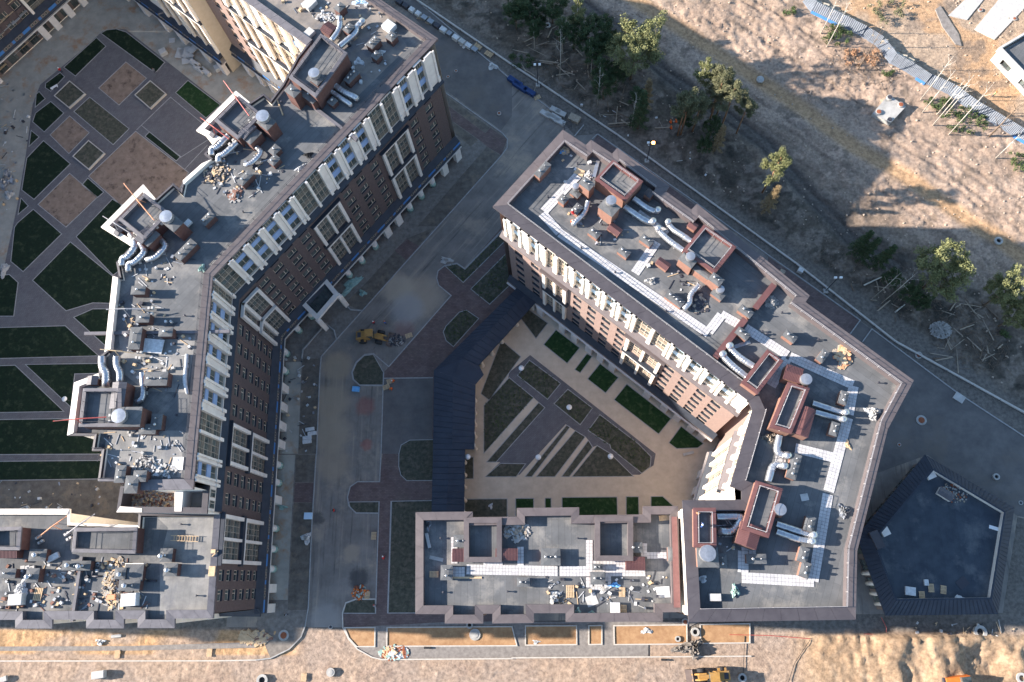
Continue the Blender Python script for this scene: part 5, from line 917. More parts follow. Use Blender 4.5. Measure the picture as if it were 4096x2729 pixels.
for v, pts, r, kw in (('M1', [(515, 290), (575, 210), (575, 140)], 0.38, dict(up=0.7)), ('M1', [(570, 335), (690, 235), (690, 195), (735, 155)], 0.38, dict(up=0.4)), ('M1', [(485, 575), (610, 665), (690, 700)], 0.38, dict(down=0.5)), ('M1', [(405, 680), (505, 650), (590, 712), (645, 745)], 0.3, dict(down=0.5)), ('M2', [(275, 400), (195, 485), (155, 490), (155, 540)], 0.4, {}), ('M2', [(335, 450), (245, 535), (205, 545), (205, 590)], 0.38, {}), ('M2', [(480, 485), (518, 520), (450, 592), (390, 615)], 0.32, {}),
                       ('M3', [(220, 425), (268, 500), (200, 590), (160, 595), (160, 650)], 0.4, {}), ('M3', [(290, 490), (328, 550), (250, 628), (205, 635), (205, 692)], 0.38, {}), ('M3', [(440, 468), (480, 508), (400, 592), (330, 610)], 0.33, {}), ('M4', [(52, 445), (52, 520), (82, 560), (78, 660)], 0.45, {}), ('M4', [(155, 445), (155, 510), (182, 555), (178, 635)], 0.4, {}), ('M4', [(338, 560), (345, 650), (345, 745), (295, 770)], 0.32, {})): ductpx(west, v, pts, zc, r, **kw)
dv = link('parapet_wall', MB().box((*at('M4', 440, 268, DW+0.4), DW+0.2), (23, 0.5, 0.4)), 'cap_grey', west)
dv = link('parapet_wall', MB().box((0, 0, 0.3), (14, 0.5, 0.6)), 'cap_grey', west, TR(*at('M2', 985, 275, DW), DW, math.radians(-40)))
# roof clutter parts: small standpipes
def standpipe(b, p, z):
    link('standpipe', cached('sp', lambda: MB().lathe([(0.09, 0), (0.09, 0.4), (0.17, 0.42), (0.17, 0.52), (0.02, 0.56)], seg=8).mesh('standpipe')), 'rail_dark', b, TR(*p, z))
for b, v, z, pts in ((east, 'R1', DR, [(845, 370), (475, 785), (1420, 540), (1150, 1130), (895, 1425)]), (east, 'R2', DR, [(975, 730), (600, 1260), (560, 1215)]), (east, 'R3', DR, [(895, 355), (1350, 690), (650, 590), (710, 620)]), (east, 'R4', DR, [(1665, 165)]), (east, 7, DR, [(710, 315), (1060, 580), (1305, 745)]), (west, 'M2', DW, [(1060, 20), (660, 165), (110, 740)]), (west, 'M3', DW, [(1030, 270), (745, 60)]), (west, 'M4', DW, [(650, 152), (590, 862)]), (west, 'M5', DW, [(840, 290), (610, 585)]), (south, 'S2', ZS-0.85, [(660, 355), (770, 865)]), (low_b, 'L1', DL, [(222, 238), (240, 625), (700, 620), (1000, 617)]), (low_b, 'L2', DL, [(235, 240), (30, 615), (500, 612)])):
    for p in pts: standpipe(b, at(v, *p, z), z)
# ------------------------------------------------------------------ south-western block
DS = ZS-0.85; DECK[0] = DS
ph(south, 'S1', [(512, 340), (530, 165), (985, 158), (970, 350)], DS+2.6, DS, 'brick_brown', 'cap_grey', 'membrane_s', railmat='rail_dark'); ph(south, 'S1', [(-60, 325), (-60, 160), (155, 155), (140, 325)], DS+2.6, DS, 'brick_brown', 'cap_grey', 'membrane_s', railmat='rail_dark')
for v, x, y, u, w_, h, n in (('S1', 268, 360, 2.6, 1.7, 1.2, 1), ('S1', 545, 435, 4.4, 1.3, 1.3, 3), ('S1', 230, 505, 1.9, 2.0, 1.5, 1), ('S1', 40, 490, 3.0, 1.3, 1.3, 1), ('S1', 860, 490, 1.6, 1.6, 1.3, 1), ('S1', 925, 575, 3.2, 1.5, 1.2, 2), ('S2', 545, 575, 1.8, 1.9, 1.2, 1), ('S2', 575, 680, 2.0, 1.8, 1.4, 1), ('S2', 312, 700, 2.8, 2.4, 1.0, 0), ('S2', 285, 795, 2.8, 1.2, 1.0, 2)): chp(south, v, x, y, u, w_, h, 0, DS, n, **kb)
for v, x, y in (('S1', 484, 432), ('S1', 565, 440), ('S1', 250, 358), ('S1', 196, 515), ('S1', 856, 498), ('S1', 893, 578), ('S2', 508, 580), ('S2', 552, 682)): link('turbine_vent', cached('turb', lambda: MB().lathe([(0.22, 0), (0.22, 0.5), (0.3, 0.55), (0.42, 0.75), (0.42, 0.9), (0.3, 1.08), (0.05, 1.15)], seg=14).mesh('turbine_vent', True)), 'steel', south, TR(*at(v, x, y, DS+1.9), DS+1.2))
link('parapet_wall', MB().box((*at('S1', 556, 600, DS+0.4), DS+0.35), (0.45, 9.6, 0.7)), 'cap_grey', south)
hatch(south, at('S1', 30, 330, DS+1.8), DS, 4.2, 2.2, 1.6, 0, body='brick_brown', ridge='u')
# ------------------------------------------------------------------ low middle block
DECK[0] = DL
for v, pts in (('L1', [(385, 412), (385, 92), (658, 92), (658, 412)]), ('L2', [(357, 402), (357, 82), (632, 82), (632, 402)])): ph(low_b, v, pts, DL+1.6, DL, 'brick_orange', 'cap_brown', 'membrane_s', w=0.8, drop=1.3, rail=False)
for v, x, y, u, w_, h, n in (('L1', 363, 258, 2.1, 1.7, 1.0, 2), ('L1', 262, 485, 1.7, 2.1, 1.0, 2), ('L1', 812, 553, 1.8, 1.2, 1.0, 2), ('L1', 1008, 372, 2.8, 2.4, 1.0, 3), ('L2', 375, 445, 1.4, 0.8, 0.8, 2), ('L2', 378, 525, 2.1, 1.7, 1.0, 2), ('L2', 650, 305, 2.0, 1.4, 1.0, 2), ('L2', 908, 352, 1.0, 2.0, 1.2, 0)): chp(low_b, v, x, y, u, w_, h, 0, DL, n, cap='membrane_s')
for v, x, y, u, w_ in (('L1', 362, 360, 2.6, 2.0), ('L1', 692, 355, 3.4, 1.8), ('L2', 648, 420, 3.0, 2.0)): hatch(low_b, at(v, x, y, DL+1.4), DL, u, w_, 1.2, 0, ridge='u')
tl = tilepath(low_b, [(mix(DL, ('L1', [(405, 462), (1070, 475)]), ('L2', [(105, 475), (735, 475)])), 1.5), (ats('L1', [(300, 480), (410, 480)], DL), 1.5), (ats('L1', [(318, 230), (318, 440)], DL), 1.0), (ats('L1', [(792, 300), (792, 450)], DL), 1.0), (ats('L1', [(1037, 380), (1037, 450)], DL), 1.3), (ats('L2', [(318, 252), (318, 600)], DL), 1.0), (ats('L2', [(330, 588), (470, 588)], DL), 1.0), (ats('L2', [(450, 500), (450, 580)], DL), 1.0), (ats('L2', [(345, 425), (585, 425)], DL), 1.0), (ats('L2', [(708, 275), (708, 390)], DL), 0.8), (ats('L2', [(730, 362), (875, 362)], DL), 1.0), (ats('L1', [(410, 437), (670, 437)], DL), 0.9)], DL, 1.5)
laytiles(low_b, tl, DL+0.01)
# roof of the pavilion: skylights and hatch
for x, y, s_ in ((808, 530, 1.5), (1120, 135, 1.6)): link('skylight', MB().box((*at(12, x, y, 5.5), 5.5), (s_, s_, 0.5), 0.4, 0.92), 'cream_grey', pent)
hatch(pent, at(12, 1228, 270, 6.2), 5.28, 2.6, 1.5, 0.9, -35, mat='cap_grey', body='cream_grey', ridge='u'); link('roof_lantern', MB().box((*at(12, 750, 585, 6.2), 5.9), (1.5, 3.0, 1.2), 0.35), 'cap_dark', pent)
# ------------------------------------------------------------------ vegetation
def leaves(mb, c, r, n, size, rnd, squash=0.8):
    for _ in range(n):
        d = Vector((rnd.gauss(0, 1), rnd.gauss(0, 1), rnd.gauss(0, 1)*squash)); d = d.normalized()*r*rnd.random()**0.5; p = Vector(c)+d
        n_ = (Vector((rnd.uniform(-1, 1), rnd.uniform(-1, 1), rnd.uniform(0.1, 1.3)))).normalized(); a = n_.orthogonal().normalized(); a.rotate(Matrix.Rotation(rnd.uniform(0, 6.28), 3, n_)); b = n_.cross(a); s = size*rnd.uniform(0.6, 1.3)
        mb.quad(p-a*s, p-b*s*0.55, p+a*s, p+b*s*0.55)
def limb(mb, p, d, L, r, rnd, depth=2, tips=None):
    pts = [p]; q = p.copy(); dd = d.normalized()
    for i in range(4): dd = (dd+Vector((rnd.uniform(-1, 1), rnd.uniform(-1, 1), rnd.uniform(-0.3, 0.8)))*0.18).normalized(); q = q+dd*L/4; pts.append(q.copy())
    mb.tube(pts, [r*(1-0.75*i/4) for i in range(5)], 5, False)
    if tips is not None: tips.append((q.copy(), L)); tips.append((pts[3].copy(), L))
    if depth:
        for k in range(3):
            e = (dd+Vector((rnd.uniform(-1, 1), rnd.uniform(-1, 1), rnd.uniform(-0.2, 0.7)))).normalized(); limb(mb, pts[rnd.randint(2, 4)], e, L*0.55, r*0.4, rnd, depth-1, tips)
def make_tree(kind, seed):
    rnd = random.Random(seed); t, c = MB(), MB(); tips = []
    if kind == 'broad':
        h, R = 11.5, 4.2; top = Vector((rnd.uniform(-.4, .4), rnd.uniform(-.4, .4), h*0.72)); t.tube([(0, 0, -0.3), (0.1, 0, h*0.3), tuple(top)], [0.24, 0.19, 0.1], 8)
        for k in range(9): a = k*2.4+rnd.uniform(-.3, .3); limb(t, Vector((0.1, 0, h*(0.3+0.045*k))), Vector((math.cos(a), math.sin(a), 0.55)), R*rnd.uniform(0.6, 0.95), 0.09, rnd, 2, tips)
        for p, L in tips: leaves(c, p, rnd.uniform(0.45, 0.85), 34, 0.15, rnd)
        for _ in range(62): a, rr, zz = rnd.uniform(0, 6.28), R*rnd.random()**0.6*0.95, h*rnd.uniform(0.5, 0.98); k = math.sqrt(max(0.05, 1-((zz/h-0.62)/0.42)**2)); leaves(c, (rr*k*math.cos(a), rr*k*math.sin(a), zz), rnd.uniform(0.45, 0.85), 80, 0.15, rnd)
    elif kind == 'birch':
        h = 14; t.tube([(0, 0, -0.3), (0.15, 0.1, h*0.5), (0.0, 0.3, h)], [0.15, 0.11, 0.03], 7)
        for k in range(12): a = k*2.4; limb(t, Vector((0.1, 0.15, h*(0.42+0.045*k))), Vector((math.cos(a), math.sin(a), 0.8)), 1.9*(1-0.05*k), 0.04, rnd, 1, tips)
        for p, L in tips: leaves(c, p, rnd.uniform(0.4, 0.7), 46, 0.14, rnd)
    elif kind == 'pine':
        h = 15; t.tube([(0, 0, -0.3), (0.1, 0.1, h*0.5), (0.25, 0, h*0.95)], [0.2, 0.16, 0.05], 8)
        for k in range(13): a = k*2.4+rnd.uniform(-.4, .4); limb(t, Vector((0.15, 0.05, h*(0.56+0.03*k))), Vector((math.cos(a), math.sin(a), 0.3)), 2.6*(1-0.045*k)*rnd.uniform(0.7, 1.15), 0.05, rnd, 1, tips)
        for p, L in tips: leaves(c, p, rnd.uniform(0.45, 0.8), 80, 0.13, rnd, 0.6)
    else:
        h = 12; t.tube([(0, 0, -0.3), (0, 0.05, h*0.5), (0, 0, h)], [0.18, 0.12, 0.02], 7)
        for k in range(46):
            z = h*(0.12+0.86*k/46); R = 1.75*(1-z/h)+0.18; a = k*2.4; limb(t, Vector((0, 0, z)), Vector((math.cos(a), math.sin(a), -0.1)), R, 0.03, rnd, 0); 
            for q in (0.45, 0.75, 1.0): leaves(c, (R*q*math.cos(a), R*q*math.sin(a), z-0.15*q), 0.42, 36, 0.13, rnd, 0.5)
    return t.mesh('trunk', True), c.mesh('crown')
TREES = {(k, s): make_tree(k, 100+s) for k in ('broad', 'birch', 'pine', 'spruce') for s in range(3)}
BARK = {'broad': 'bark', 'birch': 'bark_birch', 'pine': 'bark_pine', 'spruce': 'bark'}
def tree(kind, v, x, y, zc, s, leaf, label, group=None, sd=None, sz=None):
    px, py = at(v, x, y, zc); z = zground(px, py); sd = random.randrange(3) if sd is None else sd; t, c = TREES[(kind, sd)]; key = ('tree', kind, sd, leaf)
    def mk(): m = c.copy(); m.materials.clear(); m.materials.append(MAT[leaf]); return m
    cm_ = cached(key, mk); M_ = TR(px, py, z, random.uniform(0, 6.28)) @ Matrix.Diagonal((s, s, sz or s, 1))
    e = link({'broad': 'deciduous_tree', 'birch': 'birch_tree', 'pine': 'pine_tree', 'spruce': 'spruce_tree'}[kind], None, None, None, M_, label, 'tree', group); link('trunk', t, BARK[kind], e, M_); link('crown', cm_, None, e, M_); return e
tree('broad', 3, 850, 330, 10.5, 1.3, sz=1.35, leaf='leaf_green', label='large round sunlit green tree rising from the dark forest strip', sd=0)
tree('broad', 8, 1230, 290, 9.5, 1.2, sz=1.25, leaf='leaf_green', label='large round sunlit green tree at the edge of the shaded ground', sd=1)
tree('broad', 8, 1640, 440, 8.0, 0.85, sz=1.1, leaf='leaf_green', label='mid-sized green tree above the brushwood heap', sd=2)
tree('broad', 8, 1730, 600, 7.0, 0.72, sz=0.95, leaf='leaf_green', label='small light green tree leaning over the brushwood heap', sd=0)
g1 = 'dark trees in the shaded forest strip'
for x, y, s in ((580, 200, 0.85), (610, 310, 0.75), (430, 200, 0.75), (280, 15, 0.8), (90, 20, 0.75), (690, 240, 0.6), (20, 60, 0.7), (160, 110, 0.6), (640, 560, 0.7), (730, 460, 0.6)): tree('broad', 3, x, y, 6.5, s, 'leaf_dark_shaded', 'green tree with shade-darkened leaves standing in the shaded forest strip', g1)  # leaf colour darkened to stand for the tall block's shadow
for x, y, s in ((1390, 860, 0.5), (1340, 980, 0.42), (1200, 800, 0.45)): tree('broad', 3, x, y, 4.5, s, 'leaf_dark_shaded', 'low dark green tree among the tall pines', 'low trees among the pines')
g2 = 'birches in the forest strip'
for x, y, s in ((455, 90, 0.95), (350, 190, 0.85), (530, 330, 0.7), (555, 380, 0.7), (610, 450, 0.75), (150, 210, 0.6)): tree('birch', 3, x, y, 10*s, s, 'leaf_dark_shaded' if y > 120 else 'leaf_green', 'slender birch with pale trunk in the forest strip', g2)  # birches standing in the building's shadow get the shade-darkened leaf colour
tree('birch', 3, 1320, 500, 10, 1.0, 'leaf_green', 'thin birch with sparse sunlit crown beside the pines'); tree('birch', 3, 860, 650, 7.5, 0.75, 'leaf_dark_shaded', 'thin birch with bare white stem beside the spruce')
g3 = 'tall pines beside the muddy track'
for x, y, s in ((1460, 520, 0.98), (1440, 600, 0.95), (1230, 690, 1.0), (1305, 705, 0.85), (1530, 640, 1.0), (1490, 570, 0.9), (1200, 720, 0.9), (1420, 510, 0.9)): tree('pine', 3, x, y, 12.5*s, s, 'leaf_pine', 'tall pine with sunlit crown beside the muddy track', g3)
tree('pine', 3, 1640, 690, 12.0, 0.8, 'leaf_pine', 'slim pine standing apart with a long bare orange trunk'); tree('pine', 4, 70, 1125, 12.0, 1.0, 'leaf_green', 'single sunlit pine leaning over the dark muddy track')
tree('spruce', 3, 890, 760, 7.0, 1.15, 'leaf_dark_shaded', 'dark narrow spruce below the large round tree'); tree('spruce', 3, 958, 510, 12.0, 0.9, 'leaf_dry', 'dry brown spruce top beside the large round tree', sd=1); tree('spruce', 3, 1440, 930, 6.5, 0.85, 'leaf_dry', 'dry brown conifer at the foot of the pines', sd=2); tree('spruce', 4, 40, 1350, 6.0, 0.9, 'leaf_dry', 'dry brown conifer below the single sunlit pine'); tree('birch', 3, 800, 115, 11, 0.7, 'leaf_dry', 'withered brown birch behind the large round tree')
for x, y in ((740, 110), (850, 160), (690, 60)): tree('spruce', 8, x, y, 8.0, 0.9, 'leaf_dark_shaded', 'dark spruce at the corner of the building shadow', 'spruces at the corner of the building shadow')
for x, y, s in ((1000, 450, 0.5), (880, 330, 0.45), (1080, 500, 0.42)): tree('broad', 8, x, y, 4.5, s, 'leaf_dark_shaded', 'low dark tree beside the large green tree', 'low trees beside the large green tree')
def bare(v, b, t, r=0.13, mat='bark_birch', label='', group=None, fork=False):
    bx, by = at(v, *b); w1 = np.linalg.norm(at(v, *t))/CAMH; z = CAMH-math.hypot(bx, by)/w1; z = max(4, min(24, z)); g_ = zground(bx, by); rnd = random.Random(int(bx*10)); tk, br = MB(), MB()
    tk.tube([(0, 0, -0.2), (0.1, 0.1, z*0.5), (0.0, 0.15, z)], [r, r*0.7, r*0.2], 6)
    for k in range(7 if not fork else 10): a = k*2.4; limb(br, Vector((0.05, 0.1, z*(0.5+0.06*k if not fork else 0.25+0.07*k))), Vector((math.cos(a), math.sin(a), 0.9)), z*(0.1 if not fork else 0.22), r*0.3, rnd, 1)
    e = thing('bare_tree', label, 'tree', (bx, by, g_), group); M_ = TR(bx, by, g_); link('trunk', tk.mesh('trunk', True), mat, e, M_); link('branches', br, mat, e, M_, kind='stuff')
for b, t in (((405, 325), (585, 35)), ((1050, 690), (1275, 390)), ((1065, 775), (1320, 500)), ((1135, 865), (1450, 540)), ((1245, 930), (1545, 590)), ((1165, 790), (1350, 560)), ((365, 230), (490, 0)), ((1570, 1090), (1764, 930)), ((1215, 800), (1400, 590))): bare(4, b, t, label='bare birch trunk standing beside the leaning metal fence', group='bare birches beside the leaning metal fence')
bare(4, (620, 480), (800, 200), 0.12, 'bark', 'bare brown tree over the heap of roots', fork=True); bare(4, (1525, 940), (1740, 730), 0.2, 'bark', 'bare forked tree with thick brown trunk by the fence end', fork=True)
for i, (b, t) in enumerate((((330, 540), (345, 200)), ((585, 735), (612, 470)), ((820, 880), (862, 640)))): bare(3, b, t, 0.1, label='bare white birch stem in the forest strip', group='bare birch stems in the forest strip')
for b, t in (((780, 525), (960, 240)), ((715, 495), (880, 280))): bare(8, b, t, 0.09, label='bare pale birch below the shadow edge', group='bare birches below the shadow edge')
def shrub(v, x, y, rx, ry, h, label, mat='shrub', n=26, group=None):
    px, py = at(v, x, y); rnd = random.Random(x+y); mb = MB()
    for _ in range(n): a, q = rnd.uniform(0, 6.28), rnd.random()**0.5; leaves(mb, (rx*q*math.cos(a), ry*q*math.sin(a), h*rnd.uniform(0.25, 0.9)), 0.55, 40, 0.16, rnd)
    link('shrub', mb, mat, None, TR(px, py, zground(px, py)-0.05, 0.0), label, 'shrub', group)
shrub(4, 470, 255, 3.6, 2.4, 1.4, 'bright green bush beside the leaning metal fence', n=44); shrub(4, 1350, 840, 5.0, 3.2, 1.1, 'long green bush under the bare birches', n=46); shrub(4, 1180, 725, 3.2, 1.6, 1.2, 'green bush between the concrete chamber and the fence', n=26); shrub(4, 140, 85, 1.4, 1.0, 1.0, 'small green bush at the fence start', n=10); shrub(4, 815, 85, 4.2, 3.6, 2.2, 'sparse olive-brown bush beyond the fence', 'leaf_pine', 26); shrub(4, 1740, 1110, 2.6, 3.0, 1.4, 'dark green bush on the sandy slope', n=24); shrub(4, 830, 515, 1.2, 0.8, 0.7, 'tiny green bush beside the roots', n=8)
shrub(3, 60, 420, 3.0, 2.0, 0.8, 'green undergrowth beside the pallet row', 'leaf_dark_shaded', 22); shrub(8, 1640, 730, 1.0, 0.7, 0.6, 'tiny green bush below the brushwood', n=6)
shrub(4, 640, 400, 4.6, 2.4, 1.1, 'heap of reddish brown uprooted roots', 'bark_pine', 26)
# fallen logs
lm_ = [MB().tube([(-1, 0, 0), (0, 0.06, 0.02), (1, 0, 0)], [0.5, 0.45, 0.34], 7).mesh('fallen_log', True) for _ in range(1)][0]
def log(px, py, L, r, a, mat='wood_old', label=None, group=None): 
    m = cached(('log', mat), lambda: (lambda q: (q.materials.clear(), q.materials.append(MAT[mat]), q)[2])(lm_.copy())); link('fallen_log', m, None, None, Matrix.Translation((px, py, zground(px, py)+r*0.55)) @ Matrix.Rotation(a, 4, 'Z') @ Matrix.Rotation(random.uniform(-.06, .06), 4, 'Y') @ Matrix.Diagonal((L/2, r*2, r*2, 1)), label, 'log', group)
rnd = random.Random(5)
for v, x0, x1, y0, y1, n in ((3, 30, 560, 120, 620, 46), (3, 560, 900, 560, 900, 14), (8, 1180, 1600, 520, 950, 34), (8, 560, 1000, 300, 560, 10)):
    for _ in range(n): p = at(v, rnd.uniform(x0, x1), rnd.uniform(y0, y1)); log(*p, rnd.uniform(1.2, 5), rnd.uniform(0.06, 0.16), rnd.uniform(0, 3.14), rnd.choice(['wood_old', 'bark', 'wood_old']), 'fallen branch lying in the forest strip' if v == 3 else 'fallen branch in the brushwood beside the kerb', 'fallen branches in the forest strip' if v == 3 else 'fallen branches in the brushwood')
for b, t in (((165, 408), (320, 432)), ((985, 885), (1095, 878)), ((750, 830), (815, 870))): a, c = np.array(at(3, *b)), np.array(at(3, *t)); log(*((a+c)/2), float(np.linalg.norm(c-a)), 0.17, math.atan2(*(c-a)[::-1]), 'wood_old', 'thick fallen trunk on the forest floor', 'thick fallen trunks')
for b, t in (((660, 400), (790, 340)), ((875, 585), (945, 530))): a, c = np.array(at(8, *b)), np.array(at(8, *t)); log(*((a+c)/2), float(np.linalg.norm(c-a)), 0.16, math.atan2(*(c-a)[::-1]), 'bark_birch', 'pale fallen birch trunk below the shadow edge', 'fallen birch trunks below the shadow edge')
tw = MB()
for v, x0, x1, y0, y1, n in ((3, 20, 900, 60, 900, 900), (8, 1150, 1650, 480, 980, 420), (8, 250, 1200, 120, 640, 420), (4, 430, 900, 340, 620, 260)):
    for _ in range(n):
        p = at(v, rnd.uniform(x0, x1), rnd.uniform(y0, y1)); side_ = (p[0]-a0[0])*nn[0]+(p[1]-a0[1])*nn[1]
        if side_ < 1.5: continue
        a = rnd.uniform(0, 6.28); L = rnd.uniform(0.4, 2.0); z = zground(*p)+0.08; tw.tube([(p[0], p[1], z), (p[0]+L*math.cos(a), p[1]+L*math.sin(a), z+rnd.uniform(-0.05, 0.3))], [0.045, 0.02], 3, False)
link('brushwood', tw, 'bark', kind='stuff', label='scattered twigs and brushwood on the forest floor')
st = MB()
for _ in range(2600):
    x, y = rnd.uniform(-15, 128), rnd.uniform(10, 145); side_ = (x-a0[0])*nn[0]+(y-a0[1])*nn[1]
    if side_ < 3: continue
    s = rnd.uniform(0.08, 0.34); st.box((x, y, zground(x, y)+s*0.2), (s*1.3, s, s*0.7), rnd.uniform(0, 3), 0.7)
link('clods', st, material('clod', (0.33, 0.26, 0.2), (0.46, 0.37, 0.29), 0.3, 0.95), kind='stuff', label='loose clods of sandy soil on the cleared ground')
# tufts in planting beds
tf = MB(); 
for b in BEDS[:3]+[[(7, [(120, 915), (335, 1075), (245, 1185), (38, 1020)])], [(7, [(385, 1115), (555, 1245), (470, 1360), (290, 1215)])], [('O', [(1112, 932), (1170, 868), (1226, 914), (1112, 1042)])], [(7, [(605, 1290), (870, 1490), (958, 1580), (895, 1695), (525, 1400)])]]:
    q = np.array(mix(0, *b)); lo_, hi_ = q.min(0), q.max(0); n = int((hi_-lo_).prod()*5)
    def inside(p, poly):
        c = False
        for i in range(len(poly)):
            (x1, y1), (x2, y2) = poly[i], poly[i-1]
            if (y1 > p[1]) != (y2 > p[1]) and p[0] < (x2-x1)*(p[1]-y1)/(y2-y1)+x1: c = not c
        return c
    for _ in range(n):
        p = (rnd.uniform(lo_[0], hi_[0]), rnd.uniform(lo_[1], hi_[1]))
        if inside(p, q): leaves(tf, (p[0], p[1], 0.1), 0.16, 4, 0.12, rnd)
link('ground_cover', tf, 'shrub', kind='stuff', label='sparse ground cover in the planting beds')
# ------------------------------------------------------------------ site objects
def place(name, parts, label, cat, p, z=0.0, rz=0.0, group=None, s=1.0):
    M_ = TR(p[0], p[1], z, rz, s); e = link(name, None, None, None, M_, label, cat, group)
    for nm, mesh, mat, off in parts: link(nm, mesh, mat, e, M_ @ off if off is not None else M_)
    return e
T3 = lambda x, y, z: Matrix.Translation((x, y, z))
bd, brr = MB().box((0, 0, 0), (1.2, 0.11, 0.025)).mesh('board'), MB().box((0, 0, 0), (0.1, 0.8, 0.11)).mesh('bearer')
PAL = [('board', bd, 'wood', T3(0, -0.34+0.17*k, 0.13)) for k in range(5)]+[('bearer', brr, 'wood', T3(x, 0, 0.06)) for x in (-0.52, 0, 0.52)]
def pallet(v, x, y, a, label, z=0.0, group=None, s=1.15): return place('pallet', PAL, label, 'pallet', at(v, x, y, z+0.1), z+0.004 if z else zmax(v, x, y), math.radians(a), group, s)
def zmax(v, x, y): p = at(v, x, y); return max(0.02, zground(*p))
pallet(6, 925, 1060, 15, 'pallet lying beside workers on the paved square'); pallet(6, 898, 1100, 20, 'pallet with workers kneeling at its edge on the paved square'); pallet(6, 1053, 745, 20, 'pale pallet next to the rubble in the loader bucket'); pallet(10, 812, 558, 88, 'pallet standing beside the kerb of the long planting bed'); pallet(10, 768, 968, 85, 'pallet at the edge of the rusty scrap heap')
pallet(10, 330, 1535, 85, 'pallet alone on the sandy road'); pallet(9, 810, 1375, 95, 'pallet on the orange sand strip'); pallet(9, 1445, 1365, 90, 'pallet wrapped in white film on the orange sand strip'); pallet(3, 175, 672, 25, 'pallet behind the blue steel frames')
pallet(12, 1062, 970, 88, 'plain pallet on the dark pavilion roof', 5.3); pallet(12, 1125, 918, 88, 'pallet with a white sheet on the pavilion roof', 5.3); pallet(12, 1210, 930, 80, 'loaded pallet on the pavilion roof', 5.3)
pallet('L2', 180, 620, 90, 'large open-slatted pallet on the middle block roof', DL, s=1.5); pallet('L2', 552, 625, 88, 'light plywood pallet on the middle block roof', DL); pallet('L2', 562, 750, 88, 'dark brown pallet on the middle block roof', DL); pallet('L1', 172, 497, 0, 'grey pallet in the shaded west edge of the middle block roof', DL)
for x, y in ((1530, 320), (1605, 372)): pallet(2, x, y, -38, 'yellow wooden pallet by the kerb below the tall block', group='yellow pallets by the kerb', s=1.5)
def crumple(rx, ry, rz, seed, n=15):
    r = random.Random(seed); mb = MB(); vs, fs = [], []
    for i in range(n+1):
        for j in range(n): a = 6.283*j/n; t = math.pi*i/n/2; q = r.uniform(0.6, 1.2)*(0.8+0.25*math.sin(3*a+seed)+0.12*math.sin(5*a+2*seed)); vs.append((rx*q*math.cos(a)*math.sin(t), ry*q*math.sin(a)*math.sin(t), rz*max(0, math.cos(t))*r.uniform(0.35, 1.2)))
    for i in range(n):
        for j in range(n): fs.append((i*n+j, i*n+(j+1) % n, (i+1)*n+(j+1) % n, (i+1)*n+j))
    return mb.add(vs, fs).mesh('heap')
def heap(name, v, x, y, z, rx, ry, h, mat, label, cat, rz=0.0, seed=None, group=None):
    p = at(v, x, y, z+h/2); m = crumple(rx, ry, h, seed if seed is not None else int(x*7+y)); return link(name, m, mat, None, TR(*p, z if z else zmax(v, x, y)-0.02, rz), label, cat, group)
BX = {}
def crate(name, v, x, y, z, d, mat, label, cat, a=0.0, group=None, taper=1.0):
    p = at(v, x, y, z+d[2]); m = cached(('crate', d, taper, mat), lambda: bevelbox(d, taper)); return link(name, m, mat, None, TR(*p, z if z else zmax(v, x, y)-0.02, math.radians(a)), label, cat, group)
def bevelbox(d, taper):
    mb = MB(); b = min(d)*0.06; a, c, h = d[0]/2, d[1]/2, d[2]; ring = lambda i, z: [(-a+i, -c+i, z), (a-i, -c+i, z), (a-i, c-i, z), (-a+i, c-i, z)]; R_ = [ring(b, 0), ring(0, b), ring(0, h-b), ring(b, h)]; vs = [p for r in R_ for p in r]; fs = [(3, 2, 1, 0), (12, 13, 14, 15)]
    for k in range(3):
        for i in range(4): fs.append((4*k+i, 4*k+(i+1) % 4, 4*k+4+(i+1) % 4, 4*k+4+i))
    return mb.add(vs, fs).mesh('crate')
def scrap(name, v, x, y, z, rx, ry, n, mats, label, size=(0.2, 0.9), h=0.5, seed=1):
    """a loose heap nobody could count"""
    r = random.Random(seed*97+int(x)); p = at(v, x, y, z+h/2); zz = z if z else zmax(v, x, y)
    for k, m in enumerate(mats):
        mb = MB()
        for _ in range(n//len(mats)):
            a, q = r.uniform(0, 6.28), r.random()**0.6; L = r.uniform(*size); mb.box((p[0]+rx*q*math.cos(a), p[1]+ry*q*math.sin(a), zz+0.05+h*(1-q)*r.random()), (L, r.uniform(0.06, 0.25)+(size[0]*0.5), r.uniform(0.04, 0.2)), r.uniform(0, 3.14), r.uniform(0.8, 1))
        link(name, mb, m, kind='stuff', label=label if k == 0 else label+' mixed in')
